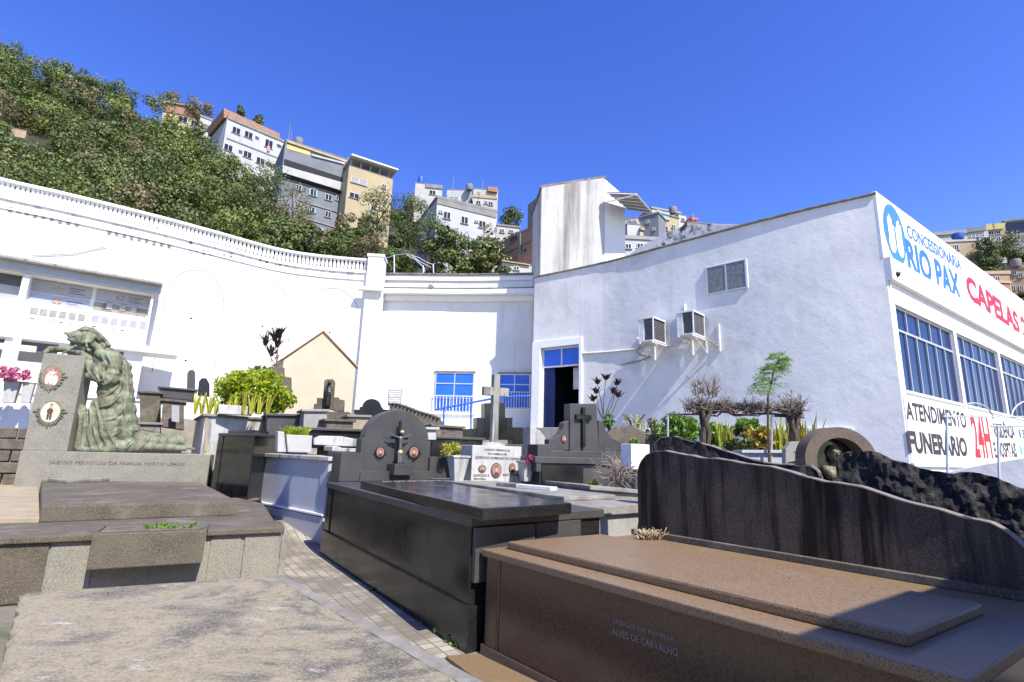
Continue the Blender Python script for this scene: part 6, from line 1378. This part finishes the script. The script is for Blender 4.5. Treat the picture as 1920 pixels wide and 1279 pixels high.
    bpy.context.view_layer.update(); dg = bpy.context.evaluated_depsgraph_get(); me = bpy.data.meshes.new_from_object(o.evaluated_get(dg)); off = o.location.copy()
    V = np.array([v.co[:] for v in me.vertices])+np.array(off); N = np.array([v.normal[:] for v in me.vertices])
    r3 = fM.r; out = []
    hz = P(160, 662).z; kx0 = fM.px(245, 815, d0)[0]; zleg = P(260, 800).z; ax = fM.px(120, 700, d0)[0]
    shx = fM.px(214, 675, d0)[0]; shz = P(214, 675).z
    for p, nn in zip(V, N):
        pv = Vector(p); a_ = (pv-fM.o).dot(r3); dd = (pv-fM.o).dot(fM.n); z_ = p[2]; h = 0
        isrobe = z_ < P(200, 668).z and a_ > fM.px(146, 700, d0)[0]
        if isrobe:
            if z_ < zleg and a_ > kx0-.05: q = Vector(((a_*.85+z_*.9)*5.0, (a_*.5-z_)*1.1, dd*2.5))     # drape over the legs, slanting
            else:
                ang = math.atan2(a_-shx+.6, max(.05, shz+.5-z_)); q = Vector((ang*9+dd*4.0, z_*1.0, dd*1.5))
            n1 = noise.noise(q); n2 = noise.noise(q*2.1+Vector((7, 1, 0)))
            h = .012*(.45-abs(n1)*1.9)+.005*n2 if dd > d0-.1 else .05*(.45-abs(n1)*1.9)
            fall = min(1, (P(200, 668).z-z_)/.12); h *= fall*.85
            if a_ > fM.px(338, 830, d0)[0]: h *= .15
        elif z_ > P(160, 652).z+.0 and (z_ > P(160, 630).z or a_ > fM.px(176, 640, d0)[0] or a_ < fM.px(143, 640, d0)[0]):
            q = Vector((a_*26, z_*9, dd*22)); h = .010*(.4-abs(noise.noise(q))*1.8)
        out.append(pv+Vector(nn)*h)
    bpy.data.objects.remove(o)
    from mathutils.bvhtree import BVHTree
    fs0 = [tuple(p.vertices) for p in me.polygons]; bvh = BVHTree.FromPolygons(out, fs0)
    m2 = MB(); m2.add(out, fs0)
    folds = [([(228, 662), (236, 690), (239, 730), (242, 770), (250, 810)], 3), ([(219, 668), (229, 700), (232, 740), (235, 780), (241, 815)], 2.6), ([(211, 674), (221, 700), (222, 728)], 2.6),
        ([(237, 715), (226, 740), (206, 758), (184, 764)], 3.4), ([(240, 742), (230, 768), (214, 784), (194, 790)], 3), ([(244, 770), (236, 795), (222, 812), (206, 820)], 2.8), ([(232, 700), (220, 722), (205, 738), (188, 746)], 2.8),
        ([(168, 762), (171, 790), (166, 815), (172, 842)], 3.2), ([(179, 756), (187, 785), (190, 812), (203, 840)], 3), ([(196, 792), (205, 815), (220, 840)], 2.6), ([(158, 768), (158, 800), (152, 838)], 3), ([(175, 800), (180, 820), (188, 842)], 2.4), ([(143, 762), (150, 785), (146, 815), (140, 842)], 2.4),
        ([(262, 812), (250, 828), (236, 842)], 3), ([(285, 813), (272, 830), (257, 845)], 3), ([(305, 812), (294, 829), (282, 845)], 2.8), ([(322, 814), (314, 830), (304, 845)], 2.6), ([(334, 818), (330, 832), (322, 845)], 2.2), ([(245, 806), (270, 808), (300, 810), (332, 814)], 2.4),
        ([(152, 668), (153, 688), (158, 698)], 2.2), ([(160, 666), (164, 690), (171, 706)], 2.4), ([(170, 668), (176, 695), (186, 714)], 2.4), ([(182, 678), (189, 700), (199, 720)], 2.6), ([(206, 688), (197, 710), (182, 716)], 2.6), ([(215, 698), (206, 716), (192, 722)], 2.4), ([(199, 664), (209, 682), (206, 700)], 2.2), ([(120, 626), (138, 622), (158, 618), (178, 624)], 1.8), ([(122, 634), (138, 630), (150, 627)], 1.6), ([(165, 616), (182, 624), (196, 638), (204, 650)], 1.8), ([(175, 628), (188, 640), (198, 654)], 1.6), ([(190, 664), (199, 686)], 2)]
    for pts, r in folds:
        q = []; rr = []
        P3 = smooth_pts([(x, y) for x, y in pts], 5)
        for k, v_ in enumerate(P3):
            a_, z_ = fM.px(v_.x, v_.y, d0+.15); o3 = fM.P(a_, z_, 2.0); hit = bvh.ray_cast(CC, (fM.P(a_, z_, d0+.15)-CC).normalized())
            if hit[0] is None or (hit[0]-fM.P(a_, z_, d0)).length > .9: continue
            u = k/(len(P3)-1); rad = r*sc*(.35+.75*math.sin(math.pi*min(.95, .12+u*.8))); q.append(hit[0]+hit[1]*rad*.25); rr.append(rad)
        if len(q) > 3: m2.tube(q, rr, 8)
    bpy.data.meshes.remove(me)
    o = m2.build('figure', 'verdigris', st, smooth=75)
    rm_ = o.modifiers.new('r', 'REMESH'); rm_.mode = 'VOXEL'; rm_.voxel_size = .0105; rm_.use_smooth_shade = True
    s2 = o.modifiers.new('s', 'SMOOTH'); s2.factor = .5; s2.iterations = 3
    # cloth tail
statue()
# stones and objects left of the plot
fr0 = Fr(at(0, 880, 10.0), az=60)
rb = thing('rubble_wall', 'low broken stone wall left of the statue plinth', 'wall', at(10, 890, 10)); rn = random.Random(2); mb = MB()
frr = Fr(at(44, 850, 9.6), az=58)
for r_i in range(5):
    xx = -3.2
    while xx < -.05:
        wl_ = rn.uniform(.18, .5); hh2 = .2; z0_ = .62+r_i*.2; e_ = min(-.02, xx+wl_-.02)
        mb.fbox(frr, xx, e_, z0_, z0_+hh2-.02, -.3, rn.uniform(-.04, .05)); xx += wl_
mb.build('stones', 'rubble', rb, .02)
MB().fbox(frr, -3.2, -.03, .5, 1.6, -.34, -.08).build('mortar', 'concrete', rb)
# flower vases before the columbarium
v3 = vase('white vase of bright pink flowers at the far left', 14, 716, 755, 11.6, .2, .26, group='flower vases by the columbarium'); vflowers(v3, at(18, 700, 11.5), (.26, .2, .15), 'petal_pink', 500, (.05, .09), 2)
v4 = vase('white vase of pink flowers close to the stone post', 46, 718, 755, 11.8, .16, .2, group='flower vases by the columbarium'); vflowers(v4, at(45, 703, 11.7), (.13, .12, .13), 'petal_pink', 300, (.05, .08), 3)
fwt = Fr(at(-20, 760, 12.0), az=56)
tag(MB().pxp(fwt, [(-150, 830), (-150, 748), (56, 752), (52, 830)], -1.0, 0).build('white_low_tomb', 'white_wall', None, .015), 'low white tomb under the pink flowers at the left edge', 'tomb')
# tombs far left of centre
fl1 = [(262, 795, 262, 737, 300, 739, 11.8, 'dirty_granite', 'grey-brown tomb end with a pale strip right of the statue back'), (302, 800, 305, 752, 345, 756, 11.2, 'rubble', 'small glazed dark tomb with a pale panel behind the statue'), (300, 745, 300, 728, 366, 734, 12.4, 'dusty_granite', 'long dark tomb top left of the planter'), (262, 806, 262, 796, 300, 797, 11.0, 'concrete', 'low concrete kerb behind the statue robe')]
for (x0, y0, x1, y1, x2, y2, Y, m_, lb) in fl1: lowbox(lb, [(x0, y0), (x1, y1), (x2, y2), (x2, y0+6)], Y, 58, 1.0, m_, group='low tombs behind the statue')
frb = Fr(at(322, 800, 11.1), az=58); tag(MB().pxp(frb, [(322, 790), (322, 760), (336, 761), (336, 792)], .0, .03).build('memorial_tablet', 'plaque', None), 'pale framed tablet leaning on the small dark tomb', 'tablet')
for (pts, Y, lb, m_) in (([(350, 735), (351, 700), (355, 694), (362, 693), (366, 698), (366, 736)], 12.8, 'slim rounded dark headstone left of the golden shrub', 'dusty_granite'), ([(370, 742), (373, 715), (378, 709), (387, 709), (393, 720), (393, 744)], 12.6, 'small hunched dark headstone touching the golden shrub', 'black_granite')):
    f_ = Fr(at(pts[0][0], pts[0][1], Y), az=60); tag(MB().pxp(f_, pts, -.15, 0).build('small_headstone', m_, None, .01), lb, 'headstone', 'small headstones by the golden shrub')
# ---- garden by the chapel wall
fv2 = Fr(at(1252, 800, 8.6), az=98)
pg = thing('pipe_pergola', 'dark pipe pergola frame carrying dead vines before the chapel wall', 'pergola', fv2.P(1, .8))
def gp(x, y, d=0): a_, z_ = fv2.px(x, y, d); return fv2.P(a_, z_, d)
for nm, pts in (('post', [(1252, 777), (1253, 880)]), ('post', [(1448, 776), (1446, 880)]), ('rail', [(1250, 777), (1310, 777), (1345, 780), (1362, 765), (1385, 760), (1400, 776), (1448, 776), (1505, 780)]), ('rail', [(1298, 758), (1385, 757), (1400, 762)]), ('rail', [(1452, 780), (1508, 783)])):
    MB().tube([gp(*p) for p in pts], .016, 7).build(nm, 'dark_pipe' if nm == 'rail' else 'galv', pg, smooth=50)
def vine(label, x, yb, yt, arms, seed, w=.10, extra=()):
    rn = random.Random(seed); t = thing('dead_vine', label, 'vine', gp(x, yb+20), 'dead vines on the pergola'); mb = MB()
    for k in range(5):
        o_ = [rn.uniform(-w, w)*.6 for _ in range(4)]
        mb.tube([gp(x+rn.uniform(-5, 5), yb+30, rn.uniform(-.05, .05)), gp(x+rn.uniform(-7, 7), (yb+yt)/2, rn.uniform(-.06, .06)), gp(x+rn.uniform(-13, 13), yt-8, rn.uniform(-.06, .06)), gp(x+rn.uniform(-30, 30), yt-18, rn.uniform(-.1, .1))], [.06, .045, .035, .02], 7)
    mb.build('trunk', 'bark', t, smooth=50); mb = MB()
    for k in range(9):
        xa = min(a_[0] for a_ in arms); xb = max(a_[1] for a_ in arms); ya = 768+rn.uniform(-6, 6); tgt = xa if k % 2 else xb; pts_ = [gp(x+rn.uniform(-12, 12), yt-4, 0)]
        for q_ in range(1, 7): pts_.append(gp(lerp(x, tgt, q_/6)+rn.uniform(-4, 4), ya+rn.uniform(-7, 7), rn.uniform(-.12, .12)))
        mb.tube(pts_, [.026, .022, .019, .016, .013, .01, .006], 5)
    for (x0, x1, y, n_, up) in arms:
        for k in range(n_):
            X = rn.uniform(x0, x1); p = gp(X, y+rn.uniform(-6, 6), rn.uniform(-.15, .15))
            twigs(mb, p, (rn.uniform(-.5, .5), rn.uniform(-.5, .5), rn.uniform(.2, 1)*up), rn.uniform(.05, .105)*(1+.45*up), rn.uniform(.006, .012), 2, rn, .9, 4)
    mb.build('branches', 'twig', t)
vine('gnarled dead vine with upright bare twigs at the left pergola post', 1322, 850, 775, [(1285, 1378, 768, 130, .7), (1300, 1345, 742, 34, 1.7), (1365, 1440, 769, 90, .3)], 5)
vine('twisted dead vine leaning at the right end of the pergola', 1487, 845, 785, [(1400, 1500, 770, 80, .3), (1468, 1505, 765, 30, .8)], 6)
# feather-leaved tree
def fern_tree():
    rn = random.Random(12); b = gp(1443, 870, .1); t = thing('feathery_sapling', 'slender sapling with feathery bright green leaves against the chapel wall', 'sapling', b)
    mb = MB(); stem = [gp(1443, 870, .1), gp(1440, 800, .1), gp(1440, 745, .1), gp(1450, 700, .1), gp(1463, 668, .1)]; mb.tube(stem, [.022, .018, .015, .012, .005], 6)
    mb.build('stem', 'bark', t, smooth=50); C = []; S = []
    r = np.random.default_rng(3); mb = MB()
    for k in range(46):
        u = rn.uniform(.5, 1); i = min(3, int(u*3.999)); p = Vector(stem[i]).lerp(Vector(stem[i+1]), u*4-i)
        an = rn.uniform(0, 6.28); l = rn.uniform(.2, .36)*(1.2-.6*(u-.42)/.58); d = Vector((math.cos(an)*1.0, math.sin(an)*.6, rn.uniform(.15, 1.1))).normalized()
        if k % 3 == 0 and u < .8: d = Vector((-1, rn.uniform(-.3, .3), rn.uniform(.2, .7))).normalized(); l *= 1.3
        fn_ = lambda s: p+d*l*s-U*(.55*l*s*s); mb.tube([fn_(s) for s in (0, .33, .66, 1)], [.005, .004, .003, .0015], 3)
        for j in range(16):
            s_ = .2+.8*j/16; q = fn_(s_); side = (d.cross(U).normalized()*(1 if j % 2 else -1)+d*.5).normalized(); ll = .15*(1-.65*abs(s_-.5)*1.6)
            for m in range(7):
                mm_ = (m+1)/7; C.append(q+side*ll*mm_-U*.03*mm_*mm_+Vector((rn.uniform(-.006, .006), 0, rn.uniform(-.012, .012)))); S.append(.026)
    mb.build('leaf_stalks', 'leaf_green', t); quads('leaflets', np.array([tuple(c) for c in C]), np.array(S), 'leaf_fern', t, .5, seed=3)
fern_tree()
def gbush(nm, lb, x, y, hw_, hh_, Y, m, seed, s=(.05, .09), nb=30, per=60, group='garden shrubs by the chapel wall'):
    c = at(x, y, Y); k = Y/1000; return shrub(nm, lb, c, (hw_*k, hw_*k*.8, hh_*k), m, nb, per, s, seed, group=group)
gbush('garden_shrub', 'bright green leafy shrub left of the gnarled vine', 1275, 805, 50, 34, 10.4, 'leaf_green', 41, nb=55, per=80)
gbush('garden_shrub', 'green shrub between the gnarled vine trunk and the crotons', 1345, 815, 26, 30, 10.2, 'leaf_green', 42, nb=30)
gbush('garden_shrub', 'taller leafy green shrub in the middle of the pergola', 1405, 808, 34, 28, 9.8, 'leaf_green', 43, nb=36)
gbush('croton_shrub', 'orange and yellow croton at the foot of the pergola', 1425, 822, 30, 28, 9.4, 'leaf_orange', 44, (.07, .13), 22, 26)
gbush('dark_ground_shrub', 'dark low shrub below the orange croton', 1385, 838, 34, 22, 9.2, 'leaf_dark', 45, (.05, .08), 30, 50)
gbush('garden_shrub', 'sparse yellow-flowered shrub right of the curved monument', 1190, 790, 34, 26, 11.5, 'leaf_yellow', 46, (.03, .06), 14, 22)
gbush('garden_shrub', 'small dark shrub right behind the curved monument', 1142, 790, 14, 18, 10.6, 'leaf_green', 47, (.04, .07), 16, 30)
gbush('garden_shrub', 'loose pale shrub under the chapel conduit shadow', 1225, 800, 18, 22, 11.5, 'leaf_olive', 48, (.04, .07), 14, 26)
sp = [at(x, 850, 9.4) for x in (1455, 1465, 1475, 1484, 1462, 1508, 1520, 1532, 1500)]
t = thing('sword_plants', 'tall yellow-green sword leaves right of the pergola post', 'plant', at(1480, 850, 9.4)); blades('leaves', sp, 'leaf_yellow', t, (.35, .75), .07, .28, 7, 9)
t = thing('sword_plants', 'yellow sword leaves between the shrubs under the pergola', 'plant', at(1360, 850, 9.8)); blades('leaves', [at(x, 845, 9.8) for x in (1352, 1362, 1372, 1440, 1452)], 'leaf_yellow', t, (.3, .65), .06, .3, 6, 10)
dracaena('thin-stemmed plant with dark red leaf clusters by the blue door', 1132, 790, [(1120, 720), (1136, 712), (1157, 722), (1150, 738), (1160, 745), (1118, 738), (1112, 752)], 11.2, 'leaf_red', L_=(.08, .18))
lowbox('long pale kerb planter at the foot of the garden', [(1395, 870), (1395, 850), (1475, 850), (1475, 872)], 8.4, 92, .3, 'painted_grey', 'garden_planter', group='garden kerbs', cat='planter')
# small pale stele with crucifix
fs3 = Fr(at(1477, 868, 7.9), az=86)
s3 = thing('pale_stele', 'small pale pointed stele with a little gold crucifix before the arched niche', 'headstone', fs3.P(.15, .9))
MB().pxp(fs3, [(1473, 900), (1473, 842), (1483, 828), (1501, 828), (1510, 842), (1510, 900)], -.1, 0).build('slab', 'pale_concrete', s3, .008)
a_, z_ = fs3.px(1495, 850); mb = MB(); mb.fbox(fs3, a_-.008, a_+.008, z_-.1, z_+.08, .001, .012); mb.fbox(fs3, a_-.045, a_-.009, z_+.02, z_+.035, .001, .012); mb.fbox(fs3, a_+.009, a_+.045, z_+.02, z_+.035, .001, .012); mb.build('crucifix', 'gold', s3)
# arched niche with bust
fn = Fr(at(1512, 870, 7.3), az=84)
nc = thing('arched_niche', 'brown round-arched niche monument near the chapel corner', 'monument', fn.P(.5, .9))
aL, zL = fn.px(1510, 862); aR, _ = fn.px(1646, 862); zT_ = fn.px(1578, 801)[1]; am = (aL+aR)/2; Ro = (aR-aL)/2; Rh = zT_-zL; t_ = np.linspace(0, math.pi, 33)
ri = .68
out = [fn.P(am-Ro*math.cos(x), zL+Rh*math.sin(x)) for x in t_]; inn = [fn.P(am-Ro*ri*math.cos(x), zL+Rh*ri*math.sin(x)) for x in t_]
mb = MB(); n = len(t_); dd = fn.n*-.22
vs = out+inn+[p+dd for p in out]+[p+dd for p in inn]
mb.add(vs, [(i, i+1, n+i+1, n+i) for i in range(n-1)]+[(2*n+i, 2*n+i+1, 3*n+i+1, 3*n+i) for i in range(n-1)]+[(i, i+1, 2*n+i+1, 2*n+i) for i in range(n-1)]+[(n+i, n+i+1, 3*n+i+1, 3*n+i) for i in range(n-1)]+[(0, n, 3*n, 2*n), (n-1, 2*n-1, 4*n-1, 3*n-1)])
mb.build('arch', 'arch_stone', nc, smooth=30)
MB().fbox(fn, aL, aL+Ro*(1-ri), zL-.8, zL-.001, -.22, 0).build('jamb', 'arch_stone', nc); MB().fbox(fn, aR-Ro*(1-ri), aR, zL-.8, zL-.001, -.22, 0).build('jamb', 'arch_stone', nc)
MB().prism([fn.P(am-Ro*.69*math.cos(x), zL+Rh*.675*math.sin(x), -.215) for x in t_]+[fn.P(aR-.2, zL-.8, -.215), fn.P(aL+.2, zL-.8, -.215)], fn.n*-.05).build('back', 'black_granite', nc)  # near-black colour stands in for shade inside the niche
ab_, zb3 = fn.px(1562, 852, -.2); bs_ = thing('bust', 'dark bronze bust of a bearded man inside the arched niche', 'bust', fn.P(ab_, zb3-.28, -.2)); mb = MB()
Q = lambda x, z, d: fn.P(ab_+x, zb3+z, -.2+d)
mb.ell(Q(0, .02, 0), (.085, .095, .115), 16); mb.cap(Q(0, -.06, .0), Q(0, -.15, -.01), .055, .06, 10); mb.cap(Q(-.13, -.22, 0), Q(.13, -.22, 0), .07, .07, 10); mb.cap(Q(-.08, -.28, .02), Q(.08, -.28, .02), .08, .08, 10)
mb.cap(Q(0, .03, .09), Q(0, -.01, .115), .012, .018, 8); mb.cap(Q(-.045, .04, .08), Q(.045, .04, .08), .014, .014, 8); mb.ell(Q(0, -.075, .07), (.05, .035, .05), 10)
for sg in (-1, 1): mb.ell(Q(.09*sg, .01, 0), (.012, .02, .03), 8)
o = mb.build('figure', 'bust_bronze', bs_, smooth=60); rm_ = o.modifiers.new('r', 'REMESH'); rm_.mode = 'VOXEL'; rm_.voxel_size = .012; rm_.use_smooth_shade = True
MB().fbox(fn, ab_-.12, ab_+.12, zb3-.75, zb3-.34, -.3, -.1).build('pedestal', 'black_granite', bs_, .01)
# blue handrail and thin fence
P, f = BW.hit(900, 770); fh2 = Fr(at(900, 770, 17.6), az=88)
hr = thing('blue_handrail', 'blue metal handrail sloping up to the chapel door', 'railing', fh2.P(0, 2.0))
hp_ = lambda x, y: fh2.P(*fh2.px(x, y))
MB().tube([hp_(817, 768), hp_(925, 747), hp_(970, 743), hp_(1010, 743)], .035, 8).build('rail', 'blue_rail', hr, smooth=50)
for (x, y0, y1) in ((832, 765, 812), (883, 756, 812), (1000, 744, 812), (940, 746, 812)): MB().tube([hp_(x, y0), hp_(x, y1)], .03, 8).build('post', 'blue_rail', hr, smooth=50)
tag(MB().fbox(Fr(at(800, 790, 18.2), az=90), -.5, 5.0, 1.4, 2.15, -1.6, 0).build('ramp', 'white_wall', None, .02), 'white masonry ramp under the blue handrail', 'ramp')
ff2 = Fr(at(667, 760, 17.0), az=88); fe2 = thing('wire_fence', 'thin wire and picket fence in front of the rear wall', 'fence', ff2.P(0, 2.0))
q_ = lambda x, y: ff2.P(*ff2.px(x, y)); mb = MB()
for k in range(22): x = 668+k*10.5; mb.tube([q_(x, 738+.1*k), q_(x, 790)], .007, 4)
mb.build('pickets', 'galv', fe2); MB().tube([q_(665, 741), q_(700, 744), q_(896, 748)], .008, 4).build('wire', 'galv', fe2)
# weeds along the tombs and path
def weeds(label, pts, seed, m='leaf_green', s=(.015, .035), rad=.05):
    t = thing('weed_tuft', label, 'weeds', pts[0]); r = np.random.default_rng(seed); C = []
    for p in pts: C.append(cloud((p.x, p.y, p.z+.03), (rad, rad, .04), 5, 9, r, (.4, .6)))
    C = np.concatenate(C); quads('leaves', C, r.uniform(*s, len(C)), m, t, .6, .5, seed)
weeds('weeds at the near corner of the black granite tomb', [onz(x, y, .0) for x, y in ((862, 1218), (845, 1212), (872, 1226), (825, 1196))], 61, s=(.03, .055), rad=.07)
weeds('broad-leaved weeds halfway along the black granite tomb', [onz(x, y, 0) for x, y in ((820, 1190), (800, 1178), (760, 1150), (700, 1112), (675, 1092))], 62, s=(.02, .045), rad=.05)
weeds('weeds at the far corner of the black granite tomb', [onz(x, y, 0) for x, y in ((609, 1040), (604, 1020), (614, 1046))], 63, rad=.07)
t = thing('dry_grass_tuft', 'tuft of dry straw grass at the foot of the wavy headstone', 'grass tuft', onz(1220, 1008, zBr)); blades('blades', [onz(x, 1012, zBr) for x in (1205, 1215, 1228, 1240)], 'dry_grass', t, (.04, .12), .006, 1.1, 26, 12)
vflw = None
# mausoleum to the right of the photographer; its shade falls over the brown tomb
v1 = Vector((math.sin(math.radians(54.7)), math.cos(math.radians(54.7)), 0))
hh_ = 3.27; qs = Vector((1.5, 2.35, 0)); kk = (3.1-.78)/math.tan(math.radians(SUN_EL)); c0_ = qs+Vector((SDIR.x, SDIR.y, 0)).normalized()*kk-v1*.55
mz = thing('unseen_mausoleum', 'tall grey tomb house just right of the viewpoint, out of view', 'tomb', c0_+v1)
nn_ = Vector((v1.y, -v1.x, 0)); bxs = lambda e, z0, z1: MB().prism([V3(c0_-v1*e-nn_*e, z0), V3(c0_+v1*(3.2+e)-nn_*e, z0), V3(c0_+v1*(3.2+e)+nn_*(1.6+e), z0), V3(c0_-v1*e+nn_*(1.6+e), z0)], (0, 0, z1-z0))
bxs(-.1, 0, hh_-.25).build('wall', 'dusty_granite', mz, .01); bxs(0, hh_-.25, hh_).build('cornice', 'dirty_granite', mz, .02)
# unseen tomb houses added around the viewpoint to block sky light and darken reflections
for (x, y, w_, d_, h_, lb) in ((-5.2, -3.2, 2.2, 2.0, 3.6, 'unseen tomb house added behind the weathered slab to block sky light'), (-1.2, -4.6, 2.6, 2.0, 3.9, 'unseen tomb house added directly behind the viewpoint to block sky light'), (3.2, -5.4, 2.4, 2.0, 3.4, 'unseen tomb house added behind and right of the viewpoint to block sky light'), (-6.6, .2, 1.8, 2.0, 3.0, 'unseen tomb house added left of the viewpoint to block sky light')):
    t = thing('unseen_mausoleum', lb, 'tomb', (x, y, 0), 'added sky blockers around the viewpoint'); f = Fr((x-w_/2, y-d_/2), az=90)
    MB().fbox(f, .06, w_-.06, 0, h_-.3, -d_+.06, -.06).build('wall', 'black_granite', t, .01); MB().fbox(f, 0, w_, h_-.3, h_-.05, -d_, 0).build('cornice', 'dusty_granite', t, .02)
    MB().prism([f.P(0, h_-.049, 0), f.P(w_, h_-.049, 0), f.P(w_/2, h_+.5, 0)], f.n*-d_).build('roof', 'dusty_granite', t, .01)
    MB().fbox(f, w_*.3, w_*.7, 0, h_*.62, -d_-.02+.06, -d_+.055).build('door', 'dark_bronze', t)
